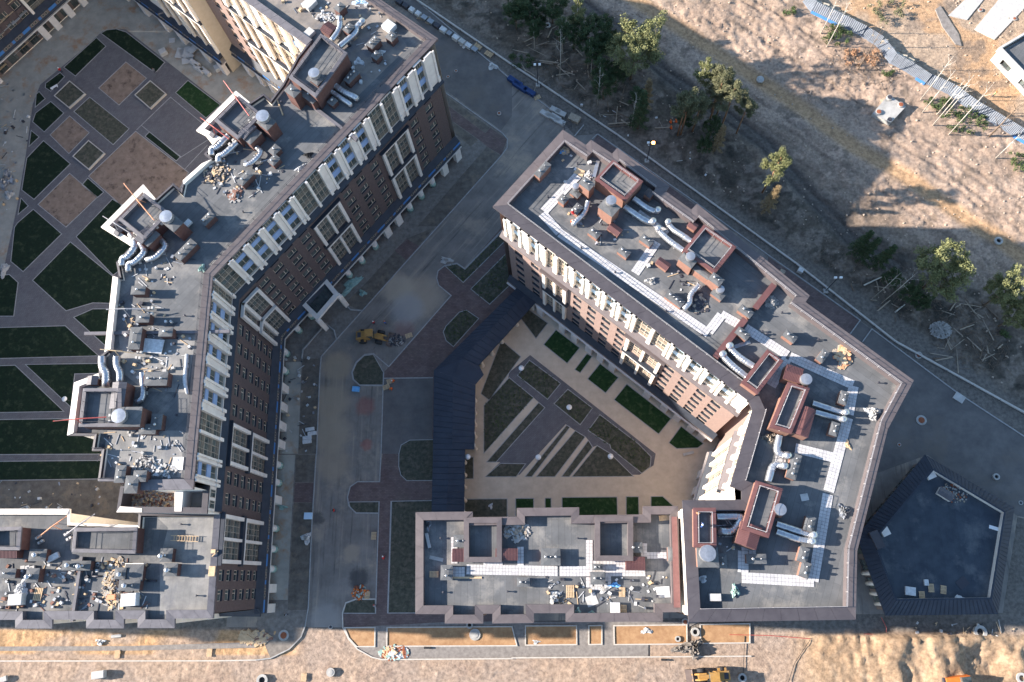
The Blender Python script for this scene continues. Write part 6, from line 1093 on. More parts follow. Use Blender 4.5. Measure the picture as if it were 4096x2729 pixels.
# courtyard lamps and street floodlights
lp = [('pole', MB().lathe([(0.09, 0), (0.06, 0.3), (0.05, 4.0)], seg=8).mesh('pole', True), 'rail_dark', None), ('lamp_head', MB().lathe([(0.05, 3.9), (0.5, 4.0), (0.52, 4.06), (0.02, 4.14)], seg=20).mesh('lamp_head', True), 'white', None)]
for x, y, l in ((1198, 846, 'between the narrow top beds'), (1308, 936, 'in the middle planting bed'), (1237, 1051, 'at the corner of the grey paved triangle'), (1403, 1049, 'on the dark diagonal path'), (1075, 1050, 'beside the covered walk'), (148, 917, 'at the diagonal path of the shaded lawn court')): place('lamp_post', lp, 'white disc-shaped courtyard lamp '+l, 'lamp', at('O', x, y, 4.05), 0)
def flood(b, top, lit, label):
    p = at(3 if b[0] == 3 else 8, *b[1:]); h = 7.5; fl = [('pole', MB().lathe([(0.1, 0), (0.07, h)], seg=8).mesh('pole'), 'rail_dark', None), ('footing', MB().box((0, 0, 0.25), (0.9, 0.9, 0.5)).mesh('footing'), 'concrete', None)]
    for k in (-0.5, 0.5): fl.append(('floodlight', MB().box((k, 0, h), (0.5, 0.35, 0.4)).mesh('floodlight'), 'lamp_orange' if lit and k > 0 else 'white', None))
    place('floodlight_post', fl, label, 'lamp', p, zground(*p))
flood((3, 178, 590), None, False, 'floodlight post behind the blue steel frames'); flood((3, 928, 1112), None, True, 'floodlight post with one glowing orange lamp'); flood((8, 395, 440), None, False, 'floodlight post on a concrete block below the dark spruces')
# fence: posts with cables along the forest strip, each post on its own
fp_ = [('post', MB().lathe([(0.05, 0), (0.05, 1.4)], seg=6).mesh('post'), 'rail_dark', None)]
cl = MB(); pts = []
line = FL
for (xa, ya), (xb, yb_) in zip(line, line[1:]):
    L = math.hypot(xb-xa, yb_-ya); k = max(1, int(L/4.6)); pts += [(xa+(xb-xa)*t/k, ya+(yb_-ya)*t/k) for t in range(k)]
pts += [FL[-1], tuple(np.array(FL[-1])*1.0+(np.array(FL[-1])-np.array(FL[-2]))*0.8)]
fence = thing('cable_fence', 'low cable fence with dark posts and pale kerb along the forest strip', 'fence', (*pts[len(pts)//2], 0))
for p in pts: link('post', fp_[0][1], 'rail_dark', fence, TR(*p, zground(*p)))
for p, q in zip(pts, pts[1:]): cl.tube([(*p, zground(*p)+0.9), ((p[0]+q[0])/2, (p[1]+q[1])/2, 0.5), (*q, zground(*q)+0.9)], 0.05, 4, False)
link('cable', cl, 'rail_dark', fence); kb_ = MB(); strip(kb_, [(x+0.5, y+0.4) for x, y in pts], 0.35, -0.1, 0.35); link('kerb_stones', kb_, 'kerb_pale_lit', fence)
# leaning corrugated fence
FP = ats(4, [(245, 5), (300, 80), (470, 165), (640, 245), (755, 315), (845, 435), (960, 500), (1080, 575), (1240, 645), (1400, 765), (1560, 855), (1764, 975), (1900, 1060)])
sfe = thing('sheet_fence', 'leaning grey corrugated metal fence with blue foot strip along the dirt track', 'fence', (*FP[6], 0)); r = random.Random(3)
for (xa, ya), (xb, yb_) in zip(FP, FP[1:]):
    L = math.hypot(xb-xa, yb_-ya); k = max(1, int(round(L/2.6))); ux, uy = (xb-xa)/L, (yb_-ya)/L
    for t in range(k):
        w_ = L/k*1.03; x, y = xa+(xb-xa)*t/k, ya+(yb_-ya)*t/k; z = max(zground(x, y), zground(x+w_*ux, y+w_*uy)); tilt = math.radians(r.uniform(50, 60)); mb = MB(); m = 14; vs = []
        for i in range(m+1):
            o = 0.05 if i % 2 else -0.05
            for h in (0, 2.1): vs.append((w_*i/m, h*math.cos(tilt)+o*math.sin(tilt), h*math.sin(tilt)-o*math.cos(tilt)+0.15))
        mb.add(vs, [(2*i, 2*i+2, 2*i+3, 2*i+1) for i in range(m)]); mb.quad((0, -0.25, 0.02), (w_, -0.25, 0.02), (w_, 0, 0.2), (0, 0, 0.2)); link('fence_panel', mb, 'fence_grey' if 'fence_grey' in MAT else material('fence_grey', (0.11, 0.125, 0.15), (0.15, 0.17, 0.2), 0.5, 0.6), sfe, TR(x, y, z, math.atan2(uy, ux)+r.uniform(-.03, .03)))
        if r.random() < 0.35: link('foot_strip', MB().quad((0, -0.6, 0.05), (w_, -0.6, 0.05), (w_, -0.05, 0.25), (0, -0.05, 0.25)), 'blue_panel', sfe, TR(x, y, z, math.atan2(uy, ux)))
# stacked stone blocks along the fence
bm_ = MB().box((0, 0, 0.3), (1.35, 0.85, 0.55)).mesh('lower_block'); bt_ = MB().box((0, 0, 0.88), (1.3, 0.8, 0.5)).mesh('upper_block')
for i, (x, y) in enumerate(((345, 30), (395, 45), (428, 70), (462, 90), (497, 107), (532, 127), (572, 152), (735, 250), (800, 292), (845, 342), (878, 378), (930, 398), (978, 424))): place('stone_blocks', [('lower_block', bm_, 'beige_render', None), ('upper_block', bt_, 'beige_render', T3(0.03, 0.02, 0))], 'stack of yellowish stone blocks along the leaning metal fence', 'block', at(4, x, y, 0.6), zmax(4, x, y), math.radians(-30+8*(i % 3)), 'stone blocks along the leaning fence')
# concrete chamber with necks
cc = ats(4, [(720, 782), (830, 652), (950, 735), (842, 850)], 0.9); cz = min(zground(*p) for p in cc)
ch = thing('concrete_chamber', 'flat concrete chamber lid with four access necks on the sandy ground', 'chamber', (*np.mean(cc, axis=0), cz)); link('slab', MB().prism(cc, cz-0.2, 0.9), 'concrete', ch)
for x, y, m in ((838, 672, 'rail_dark'), (915, 722, 'rust'), (763, 772, 'rust'), (838, 825, 'rail_dark')): nk = link('neck', MB().lathe([(0.62, 0), (0.62, 0.3), (0.5, 0.34), (0.5, 0.3)], seg=16), 'concrete', ch, TR(*at(4, x, y, 1.1), 0.9)); link('cover', MB().lathe([(0.48, 0.28), (0.48, 0.38), (0.05, 0.4)], seg=16), m, nk, TR(*at(4, x, y, 1.1), 0.9))
# manhole rings
rg = MB(); n = 18
def ringmesh(R_, r_, h): 
    mb = MB(); vs, fs = [], []; n = 18
    for rr, z in ((R_, 0), (R_, h), (r_, h), (r_, 0)):
        for k in range(n): a = 6.2832*k/n; vs.append((rr*math.cos(a), rr*math.sin(a), z))
    for i in range(3):
        for k in range(n): fs.append((i*n+k, i*n+(k+1) % n, (i+1)*n+(k+1) % n, (i+1)*n+k))
    return mb.add(vs, fs).mesh('ring')
def ring(v, x, y, R_, label, cover=None, h=0.45, group=None):
    p = at(v, x, y, h); z = zmax(v, x, y)-0.02; e = place('manhole_ring', [('ring', cached(('ring', R_, h), lambda: ringmesh(R_, R_*0.55, h)), 'concrete', None), ('shaft', cached(('sh', R_), lambda: MB().lathe([(R_*0.56, 0.02), (R_*0.5, 0.04)], seg=14).mesh('shaft')), 'black_rubber', None)], label, 'manhole', p, z, 0, group)
    if cover: link('cover', cached(('cov', R_), lambda: MB().lathe([(R_*0.6, h), (R_*0.6, h+0.06), (0.02, h+0.09)], seg=14).mesh('cover')), cover, e, TR(*p, z))
ring(8, 1592, 90, 0.8, 'concrete ring beside the orange sand track'); ring(10, 514, 1187, 0.4, 'small grey manhole in the asphalt road mouth', 'rail_dark', 0.08); ring(10, 513, 1500, 0.75, 'concrete ring with a cover on the sandy road', 'concrete'); ring(10, 40, 1555, 1.0, 'wide concrete ring at the edge of the sandy road'); ring(12, 1468, 1222, 1.1, 'large white concrete ring beside the excavated sand', None, 0.6); ring(12, 1745, 1540, 0.9, 'concrete ring beyond the excavated pit')
ring(12, 1578, 150, 0.6, 'concrete ring with an open shaft on the asphalt beside the pavilion'); ring(3, 245, 172, 0.65, 'white concrete ring in the dark forest strip'); ring(3, 1712, 545, 0.8, 'concrete ring at the bend of the orange track', 'concrete'); ring(8, 1058, 1328, 0.95, 'concrete collar with rusty cover on the eastern road', 'rust', 0.12); ring(8, 1040, 880, 0.7, 'broken concrete collar with rusty cover at the kerb', 'rust', 0.15); ring(2, 1675, 780, 0.45, 'rusty manhole with a pale rim at the road corner', 'rust', 0.3)
for x, y in ((1378, 488), (1323, 528)): ring(2, x, y, 0.36, 'rusty manhole cover on the shaded road beside the tall block', 'rust', 0.12, 'rusty covers beside the tall block')
ring(11, 1590, 1538, 0.75, 'dark open concrete ring behind the yellow loader'); ring(10, 190, 1245, 0.95, 'concrete collar with rusty cover on the sand by the road mouth', 'rust', 0.12); ring(11, 1145, 1270, 0.5, 'concrete ring half buried in a sand bed', None, 0.3); ring(11, 1265, 1222, 0.75, 'concrete ring between two sand beds'); ring(11, 1195, 1152, 0.6, 'manhole with rusty cover at the block corner', 'rust', 0.1); ring(10, 1473, 1175, 0.6, 'manhole with an open shaft below the middle block'); ring(10, 1510, 1240, 1.0, 'wide concrete collar in the first sand bed', 'concrete', 0.2); ring(12, 1310, 1555, 0.5, 'small concrete ring in the excavated sand'); ring(8, 905, 1497, 0.35, 'small rusty cover on the asphalt above the pavilion', 'rust', 0.1); ring(12, 1745, 330, 0.4, 'small dark cover beside the pavilion roof', 'rust', 0.1)
for x, y in ((1465, 67), (1700, 128)): ring(4, x, y, 0.5, 'rusty cover on the pale slab of the building plot', 'rust', 0.2, 'rusty covers on the pale slab')
# slabs in the plot at the top right
struct('concrete_slab', MB().prism(ats(4, [(1240, 110), (1420, -60), (1500, -20), (1370, 140)]), -0.1, 0.12), 'concrete_pale'); struct('concrete_slab', MB().prism(ats(4, [(1420, 205), (1620, -40), (1800, -40), (1764, 60), (1560, 275)]), -0.1, 0.14), 'concrete_pale'); struct('gravel_heap', MB().prism(ats(4, [(1150, 70), (1185, 45), (1310, 240), (1330, 320), (1290, 310), (1200, 190)]), -0.1, 0.25), 'gravel')
# stone circle heap
scrap('rubble_heap', 8, 1192, 705, 0, 2.1, 1.7, 700, ['rubble'], 'round heap of broken pale stone at the forest edge', (0.1, 0.3), 0.7)
scrap('rubble_heap', 'R3', 775, 205, DR, 1.1, 1.1, 240, ['rubble'], 'white rubble heap beside the red parapet on the roof', (0.08, 0.26), 0.8)
# wheel loaders
def wheel(R_, w_): 
    t = MB().lathe([(R_*0.5, -w_/2), (R_*0.92, -w_/2), (R_, -w_*0.35), (R_, w_*0.35), (R_*0.92, w_/2), (R_*0.5, w_/2)], seg=20); return t.mesh('tyre'), MB().lathe([(R_*0.52, -w_*0.3), (R_*0.52, w_*0.34), (R_*0.2, w_*0.4), (0.02, w_*0.4)], seg=16).mesh('rim')
def loader(v, x, y, ang, art, label, bucket='brown_panel', s=1.0):
    p = at(v, x, y, 1.2); z = zmax(v, x, y); M_ = TR(*p, z, math.radians(ang), s); e = link('wheel_loader', None, None, None, M_, label, 'loader'); Y = 'yellow_paint'
    def prt(nm, mb, mat, off=I4): return link(nm, mb, mat, e, M_ @ off)
    hood = MB(); pr = [(-3.1, 0.75), (-3.1, 1.75), (-2.9, 2.0), (-0.7, 2.15), (-0.4, 1.2), (-0.4, 0.75)]; hood.add([(x_, -0.75, z_) for x_, z_ in pr]+[(x_, 0.75, z_) for x_, z_ in pr], [tuple(range(6)), tuple(range(11, 5, -1))]+[(i, 6+i, 6+(i+1) % 6, (i+1) % 6) for i in range(6)]); hb = prt('engine_hood', hood, Y); link('grille', MB().box((-2.4, 0, 2.05), (0.7, 1.0, 0.08)), 'rail_dark', hb, M_)
    cb = prt('cab', MB().box((-0.3, 0, 2.2), (1.5, 1.4, 1.6), 0, 0.9), 'glass'); link('cab_roof', MB().box((-0.3, 0, 3.05), (1.6, 1.5, 0.14)), Y, cb, M_)
    for a in (-0.9, 0.3): link('cab_pillar', MB().box((a, 0, 2.2), (0.1, 1.43, 1.55), 0, 0.93), Y, cb, M_)
    prt('rear_fender', MB().box((-1.9, 0, 1.35), (1.5, 2.5, 0.1)), Y); F = Matrix.Translation((0.2, 0, 0)) @ Matrix.Rotation(math.radians(art), 4, 'Z')
    prt('front_frame', MB().box((1.1, 0, 0.95), (1.9, 0.8, 0.8)), Y, F)
    for sd in (-0.45, 0.45): prt('lift_arm', MB().tube([(0.6, sd, 1.5), (1.8, sd, 1.35), (3.0, sd, 0.6)], [0.14, 0.18, 0.14], 6), Y, F)
    prt('bucket', MB().add([(2.9, s_*1.35, z_) if i else (2.9, s_*1.35, z_) for i, (s_, z_) in enumerate(((-1, 0.2), (1, 0.2), (1, 1.1), (-1, 1.1)))]+[(4.0, -1.35, 0.12), (4.0, 1.35, 0.12), (3.7, 1.35, 0.75), (3.7, -1.35, 0.75)], [(0, 1, 2, 3), (0, 4, 5, 1), (0, 3, 7, 4), (1, 5, 6, 2)]), bucket, F)
    ty, ri = cached('ldt', lambda: wheel(0.75, 0.6)); 
    for xx, sd, ff in ((-1.9, -1, I4), (-1.9, 1, I4), (1.3, -1, F), (1.3, 1, F)):
        W_ = ff @ Matrix.Translation((xx, sd*1.05, 0.75)) @ Matrix.Rotation(math.radians(-90*sd), 4, 'X'); we = link('wheel', ty, 'black_rubber', e, M_ @ W_); link('rim', ri, Y, we, M_ @ W_)
    return e
loader(6, 800, 745, 2, -14, 'yellow wheel loader with a bucket of rubble on the asphalt square'); loader(11, 1375, 1525, 183, 3, 'yellow wheel loader with its empty bucket down on the sandy road', s=1.0)
scrap('rubble_load', 6, 965, 775, 0, 1.7, 1.3, 160, ['rubble', 'rail_dark', 'brown_panel'], 'mixed rubble tipped in front of the loader bucket', (0.15, 0.6), 0.9)
ex = thing('excavator', 'orange excavator at the edge of the sand pit', 'excavator', (*at(12, 1310, 1570, 1.5), 0), rz=0.0); xp = at(12, 1320, 1585, 2.0); XM = TR(*xp, -0.2, 0.1)
link('body', MB().box((0, 0, 1.7), (4.2, 2.6, 1.5), 0, 0.95), 'orange_paint', ex, XM); link('cab', MB().box((1.0, 0.7, 2.4), (1.6, 1.0, 1.6), 0, 0.92), 'glass', ex, XM)
for sd in (-1.2, 1.2): link('track', MB().box((0, sd, 0.45), (4.4, 0.6, 0.9), 0, 0.9), 'black_rubber', ex, XM)
link('counterweight', MB().box((-2.0, 0, 1.6), (0.8, 2.5, 1.2)), 'rail_dark', ex, XM); link('boom', MB().tube([(1.5, 0, 2.0), (3.0, -0.8, 4.0), (5.5, -2.4, 3.2)], [0.25, 0.3, 0.2], 6), 'orange_paint', ex, XM)
# roof hoists: long jib on a ballasted foot
def hoist(v, tip, foot, z, mat, label):
    a, b = np.array(at(v, *tip, z+2.2)), np.array(at(v, *foot, z+1.0)); e = thing('roof_hoist', label, 'hoist', (*b, z)); link('jib', MB().tube([(*a, z+2.2), (*(a*0.5+b*0.5), z+2.0), (*b, z+1.3)], [0.07, 0.1, 0.1], 6), mat, e); m = a*0.55+b*0.45; d = (b-a)/np.linalg.norm(b-a); s_ = np.array([-d[1], d[0]])
    for k in (-0.6, 0.6): link('leg', MB().bar((*m, z+2.1), (*(m+s_*k), z), 0.09), mat, e)
    for k in range(4): link('ballast', MB().box((*(b+d*(0.1+0.35*(k % 2))+s_*(0.45 if k > 1 else -0.45)), z+0.25), (0.5, 0.4, 0.5), math.atan2(d[1], d[0])), 'concrete_pale', e)
    link('stay_cable', MB().bar((*a, z+2.2), (*m, z+2.7), 0.03), 'rail_dark', e)
hoist('M2', (240, 5), (430, 265), DW+2.2, 'red_paint', 'red roof hoist jutting over the north penthouse parapet'); hoist('M2', (75, 270), (285, 430), DW+0.9, 'red_paint', 'red roof hoist beside the twin silver ducts'); hoist('M3', (170, 60), (395, 330), DW+2.2, 'orange_light_paint', 'salmon roof hoist over the middle penthouse'); hoist('M3', (20, 295), (220, 420), DW+0.9, 'rail_white', 'pale roof hoist at the middle penthouse corner'); hoist(5, (365, 1335), (740, 1310), DW+2.2, 'red_paint', 'long red roof hoist reaching over the lawn court'); hoist('S1', (480, 80), (275, 240), DS, 'orange_light_paint', 'orange roof hoist on the lower brick block'); hoist('S1', (680, 65), (480, 215), DS+0.6, 'rail_white', 'pale roof hoist at the cream parapet of the lower block'); hoist('M4', (80, 105), (370, 105), DW+0.4, 'rail_white', 'pale roof hoist beside two chimneys'); hoist(5, (690, 840), (930, 870), DW+0.4, 'wood', 'yellow roof hoist beside the twin ducts')
# loose things on the roofs
scrap('scrap_heap', 'S1', 805, 560, DS, 1.6, 4.0, 330, ['wood', 'wood_old', 'rubble'], 'long heap of timber scrap on the lower block roof', (0.2, 0.9), 0.7); scrap('scrap_heap', 'M2', 190, 670, DW, 2.4, 1.8, 120, ['wood_old', 'rail_dark', 'wood'], 'timber and rubble heap beside the twin ducts', (0.2, 0.9), 0.6); scrap('scrap_heap', 'M2', 320, 820, DW, 1.0, 1.2, 70, ['rubble', 'brick_orange'], 'bundle of pale pipes and bricks on the roof', (0.3, 1.2), 0.4); scrap('scrap_heap', 'M5', 620, 640, DW, 2.4, 1.2, 110, ['rubble', 'concrete_pale'], 'white block rubble at the south roof end', (0.1, 0.4), 0.5); scrap('scrap_heap', 'M5', 730, 690, DW, 2.2, 1.0, 60, ['plastic_white', 'rubble'], 'crumpled white sheeting and rubble', (0.3, 0.7), 0.6)
scrap('brick_stacks', 'S2', 450, 180, 26.5, 4.2, 1.6, 240, ['wood', 'rubble', 'brick_orange'], 'stacked pale bricks on the south terrace', (0.2, 0.5), 0.5); scrap('scrap_heap', 'L1', 765, 190, DL, 2.0, 1.6, 120, ['concrete_pale', 'concrete', 'wood_old'], 'heap of grey boards and slabs on the middle block roof', (0.3, 1.0), 0.5); scrap('scrap_heap', 'M1', 470, 125, DW, 1.8, 1.0, 70, ['rubble', 'plastic_white'], 'white debris on the sandy north roof', (0.2, 0.7), 0.4); scrap('scrap_heap', 'R2', 810, 1480, DR, 1.1, 1.6, 90, ['rail_dark', 'wood_old', 'rail_dark'], 'bundle of dark battens beside the roof duct', (0.5, 1.4), 0.3); scrap('scrap_heap', 'R3', 1680, 900, DR, 0.9, 1.7, 40, ['orange_light_paint', 'wood', 'wood_old'], 'orange timber heap near the roof edge', (0.8, 2.0), 0.5)
scrap('scrap_heap', 'R1', 680, 190, DR, 0.9, 0.7, 40, ['wood', 'wood_old'], 'timber offcuts in the roof corner', (0.3, 0.8), 0.4); heap('tarpaulin', 'R1', 665, 205, DR, 0.7, 0.4, 0.5, 'blue_film', 'blue tarpaulin in the roof corner', 'tarpaulin'); scrap('scrap_heap', 'R1', 985, 510, DR, 0.7, 0.8, 60, ['rubble', 'plastic_white'], 'white rubble below the first penthouse', (0.1, 0.4), 0.3); scrap('scrap_heap', 10, 715, 950, 0, 1.3, 1.2, 90, ['rust', 'orange_paint', 'green_film'], 'rusty scrap heap by the kerb corner', (0.2, 0.9), 0.5); scrap('scrap_heap', 10, 950, 1365, 0, 2.6, 1.0, 110, ['wood', 'green_film', 'plastic_white', 'rust'], 'boards and film piled on the gravel pavement', (0.4, 1.3), 0.4); scrap('scrap_heap', 12, 1290, 260, 5.3, 2.6, 1.8, 130, ['rubble', 'rust', 'wood_old'], 'bricks and litter round the pavilion roof hatch', (0.12, 0.4), 0.15); scrap('scrap_heap', 9, 1720, 1265, 0, 1.6, 0.6, 40, ['wood'], 'long timber boards on the sand bank', (1.0, 2.4), 0.2); scrap('scrap_heap', 10, 30, 1265, 0, 1.6, 0.9, 50, ['wood', 'wood_old', 'brick_orange'], 'timber boards on the sand by the road mouth', (0.6, 1.8), 0.2)
for i, (v, x, y, a) in enumerate((('f', 475, 690, 20), ('f', 510, 760, -25), ('f', 590, 660, 50), ('f', 400, 720, 80), ('f', 510, 825, 10))): crate('insulation_sheet', v, x, y, 0.1+0.16*(i % 3), (2.6, 1.6, 0.16), 'concrete_pale', 'large white insulation sheet in the messy pile by the cream front', 'sheet', a, 'insulation sheets by the cream front')
for i, (v, x, y, a) in enumerate((('f', 600, 850, -35), ('f', 655, 925, -35), ('f', 745, 960, -40))): crate('board_stack', v, x, y, 0, (2.6, 1.0, 1.0), 'concrete_pale', 'stack of white boards in a row by the cream front', 'boards', a, 'board stacks by the cream front')
crate('white_crate', 'f', 165, 690, 0, (1.6, 1.4, 1.1), 'concrete_pale', 'single pale wrapped crate beside the shaded lawn', 'crate', 30); crate('plywood_sheet', 'f', 300, 550, 0, (1.4, 1.2, 0.1), 'concrete_pale', 'square white sheet lying on the court mud', 'sheet', 5); crate('wrapped_crate', 'f', 918, 905, 0, (1.6, 1.4, 1.0), 'concrete_pale', 'film-wrapped crate close to the cream pillars', 'crate', 30)
heap('scrap_bags', 1, 40, 1230, 0, 1.6, 2.6, 1.0, 'steel_dull', 'heap of shiny scrap bundles at the court edge', 'scrap'); heap('white_bags', 1, 60, 1340, 0, 1.2, 1.2, 0.6, 'concrete_pale', 'white bags below the shiny scrap bundles', 'bags'); heap('white_bags', 5, 25, 290, 0, 1.0, 2.0, 0.5, 'concrete_pale', 'heap of white sheets at the lawn court margin', 'bags'); heap('cloth_pile', 6, 650, 400, 0, 1.2, 3.4, 0.35, 'green_film', 'grey-green tarpaulin spread beside the columns', 'tarpaulin', -0.7); heap('film_bag', 6, 733, 450, 0, 0.9, 0.8, 0.5, 'green_film', 'pale green bag on the bare soil', 'bag')
for i, (x, y) in enumerate(((370, 1390), (385, 1418), (350, 1448), (350, 1475))): crate('foam_board', 6, x, y, 0.02, (1.7, 0.7, 0.35), 'plastic_white', 'white foam boards lying on the soil strip', 'boards', 8, 'white foam boards on the soil strip')
heap('bulk_bag', 10, 345, 575, 0, 1.0, 1.3, 1.0, 'plastic_white', 'big pale bulk bag on the soil strip', 'bag'); crate('blue_crate', 10, 357, 420, 0, (1.5, 1.2, 0.7), 'sky_blue_white', 'pale blue wrapped crate on the soil strip', 'crate', 0); crate('canister_pallet', 6, 686, 1112, 0, (1.4, 1.0, 0.6), 'blue_film', 'pallet of blue canisters on the paved square', 'pallet', -5); heap('bulk_bag', 6, 1310, 225, 0, 1.5, 0.8, 0.4, 'concrete_pale', 'pale slab and bags beside the curved kerb', 'bag'); heap('film_pile', 10, 180, 362, 0, 1.0, 0.6, 0.3, 'green_film', 'pale green film by the columns', 'film'); heap('litter', 10, 1620, 352, 0, 0.5, 0.7, 0.2, 'plastic_white', 'white film scrap on the dark soil bed', 'film')
for i, (x, y, a) in enumerate(((230, 780, -35), (265, 795, -35), (300, 755, -30), (335, 775, -30), (330, 835, -30), (300, 805, -35))): crate('concrete_slab_stack', 3, x, y, 0, (2.4, 1.1, 0.6), 'concrete_pale', 'stack of grey slabs near the north corner of the angled block', 'slabs', a, 'slab stacks near the north corner')
crate('timber_stack', 3, 430, 810, 0, (2.4, 1.6, 0.8), 'wood_old', 'stack of pale planks beside a wire cage', 'planks', -30); cg = thing('wire_cage', 'dark wire cage beside the plank stack', 'cage', (*at(3, 380, 870), 0)); 
for k, (x, y) in enumerate(((350, 870), (400, 850), (410, 885), (362, 905))): link('cage_post', MB().bar((*at(3, x, y), 0), (*at(3, x, y), 1.6), 0.07), 'rail_dark', cg)
for z in (0.8, 1.6):
    q = [(*at(3, x, y), z) for x, y in ((350, 870), (400, 850), (410, 885), (362, 905))]
    for i in range(4): link('cage_bar', MB().bar(q[i], q[(i+1) % 4], 0.05), 'rail_dark', cg)
for i, (x, y) in enumerate(((20, 555), (55, 590), (120, 625))): crate('steel_skip', 3, x, y, 0, (3.6 if i < 2 else 2.8, 1.1, 0.9), 'blue_paint', 'blue steel frame parked along the kerb', 'skip', -38, 'blue steel frames along the kerb')
r = random.Random(11)
for i in range(13): 
    t = i/12; x, y = 985+t*520, 5+t*330; m = r.choice(['steel_dull', 'plastic_white', 'concrete_pale', 'rail_dark']); crate('pallet_load', 2, x, y, 0, (round(r.uniform(1.1, 1.7), 1), 1.1, round(r.uniform(0.6, 1.1), 1)), m, 'palletised load in the row along the north kerb', 'load', -38, 'palletised loads along the north kerb')
heap('bulk_bag', 2, 1165, 130, 0, 2.0, 1.0, 0.7, 'wood_old', 'long tan bag in the row of pallet loads', 'bag', -0.5); heap('bulk_bag', 2, 1630, 455, 0, 1.3, 1.0, 0.6, 'plastic_white', 'white bag pile alone by the north kerb', 'bag'); heap('bulk_bag', 2, 1432, 305, 0, 0.9, 0.9, 0.8, 'plastic_white', 'white sack at the end of the pallet loads', 'bag')
crate('box', 8, 1320, 1172, 0, (1.9, 1.5, 0.25), 'concrete_pale', 'square concrete slab on the eastern road', 'slab', -38); crate('box', 8, 228, 292, 0, (1.0, 0.9, 1.0), 'plastic_white', 'white cabinet on the forest edge', 'cabinet', -30); crate('box', 8, 100, 305, 0, (1.0, 1.0, 0.7), 'wood_old', 'brown box behind the brown eaves', 'box', -30)
heap('bulk_bag', 'R4', 1612, 535, DR, 1.2, 1.2, 1.0, 'concrete_pale', 'open pale bag with a plank near the east roof edge', 'bag'); heap('bulk_bag', 'R4', 1290, 940, DR, 0.5, 0.9, 0.2, 'wood', 'flat tan sheet beside the slab path', 'sheet', 0.4); heap('bulk_bag', 'R4', 312, 850, DR, 1.1, 1.0, 0.9, 'wood_old', 'bag of offcuts between two penthouses', 'bag'); heap('bulk_bag', 'R2', 200, 1200, DR, 1.0, 0.7, 0.5, 'concrete_pale', 'pale sacks beside the slab path', 'bag'); heap('bulk_bag', 'R5', 397, 830, DR, 0.7, 1.0, 0.7, 'green_film', 'pale green film bags on the south roof', 'bag'); crate('sack_stack', 'R5', 255, 878, DR, (1.6, 1.0, 0.7), 'concrete_pale', 'stack of paper sacks at the south roof edge', 'sacks', 0); heap('bulk_bag', 12, 525, 385, DR, 0.9, 1.1, 0.8, 'steel_dull', 'dark rubbish bag near the east roof edge', 'bag'); heap('film', 'R5', 160, 745, DR, 0.8, 0.6, 0.3, 'plastic_white', 'white sheet at the dark west eave', 'film'); crate('sheet', 'R5', 893, 160, DR, (1.1, 1.0, 0.06), 'concrete_pale', 'pale square sheet beside the south penthouse', 'sheet', 10); crate('plywood_sheet', 'R1', 870, 465, DR, (1.6, 1.1, 0.08), 'wood', 'light plywood sheet at the slab path start', 'sheet', -25); crate('sheet_metal', 'R1', 1080, 420, DR, (0.6, 3.2, 0.15), 'steel', 'long silver sheet beside the first penthouse', 'sheet', -15); crate('sheet', 'R3', 405, 745, DR, (2.6, 0.6, 0.1), 'steel_dull', 'grey metal sheet behind the divider wall', 'sheet', 18)
heap('bulk_bag', 'L2', 62, 680, DL, 0.75, 0.75, 0.8, 'plastic_white', 'round white sack on the middle block roof', 'bag'); heap('bulk_bag', 'L2', 72, 640, DL, 1.0, 0.6, 0.5, 'plastic_white', 'flattened white sack behind the round one', 'bag'); heap('tarpaulin', 'L2', 500, 575, DL, 1.1, 0.45, 0.3, 'blue_film', 'blue tarpaulin beside the slab path', 'tarpaulin'); crate('sheet', 'L2', 335, 685, DL, (1.7, 1.5, 0.05), 'concrete_pale', 'white angular sheet on the middle block roof', 'sheet', 20); crate('sack_stack', 'L2', 505, 742, DL, (1.4, 1.7, 0.7), 'plastic_white', 'wrapped white sack stack beside the dark pallet', 'sacks', 0); heap('film', 'L2', 430, 605, DL, 1.2, 0.5, 0.25, 'concrete_pale', 'crumpled pale sheeting at the slab path', 'film', 0.5); heap('film', 'L2', 235, 765, DL, 0.6, 0.6, 0.4, 'green_film', 'green film bag in the roof bay', 'film'); heap('film', 'L2', 335, 775, DL, 0.7, 0.4, 0.3, 'green_film', 'pale green film outside the roof bay', 'film'); crate('door_frame', 'L2', 848, 625, DL, (2.0, 1.6, 0.12), 'plastic_white', 'white frame lying near the red roof strip', 'frame', 3); crate('white_board', 'L2', 868, 92, DL, (2.2, 0.8, 0.1), 'wood', 'light board in the dark north-east bay', 'board', 5); crate('white_board', 'L1', 128, 255, DL, (0.5, 2.3, 0.3), 'concrete_pale', 'white board leaning in the shaded west edge', 'board', 15); crate('white_board', 'L1', 188, 385, DL, (2.2, 0.55, 0.1), 'concrete', 'grey plank on the shaded west edge', 'board', -12); crate('plank', 'L1', 403, 521, DL, (4.8, 0.28, 0.12), 'wood', 'long yellow plank below the slab path', 'plank', 0); heap('bag', 'L1', 130, 140, DL, 0.5, 1.2, 0.4, 'steel_dull', 'grey film roll in the shaded corner', 'bag')
for i in range(9): link('timber', MB().bar((*at('L2', 775+14*i, 625+(i % 3)*6, DL+0.3), DL+0.1), (*at('L2', 790+13*i, 622+(i % 2)*9, DL+0.3), DL+0.14), 0.05), 'rail_dark', None, None, 'thin dark bar across the white frame', 'bar', 'thin bars across the white frame') if i < 3 else None
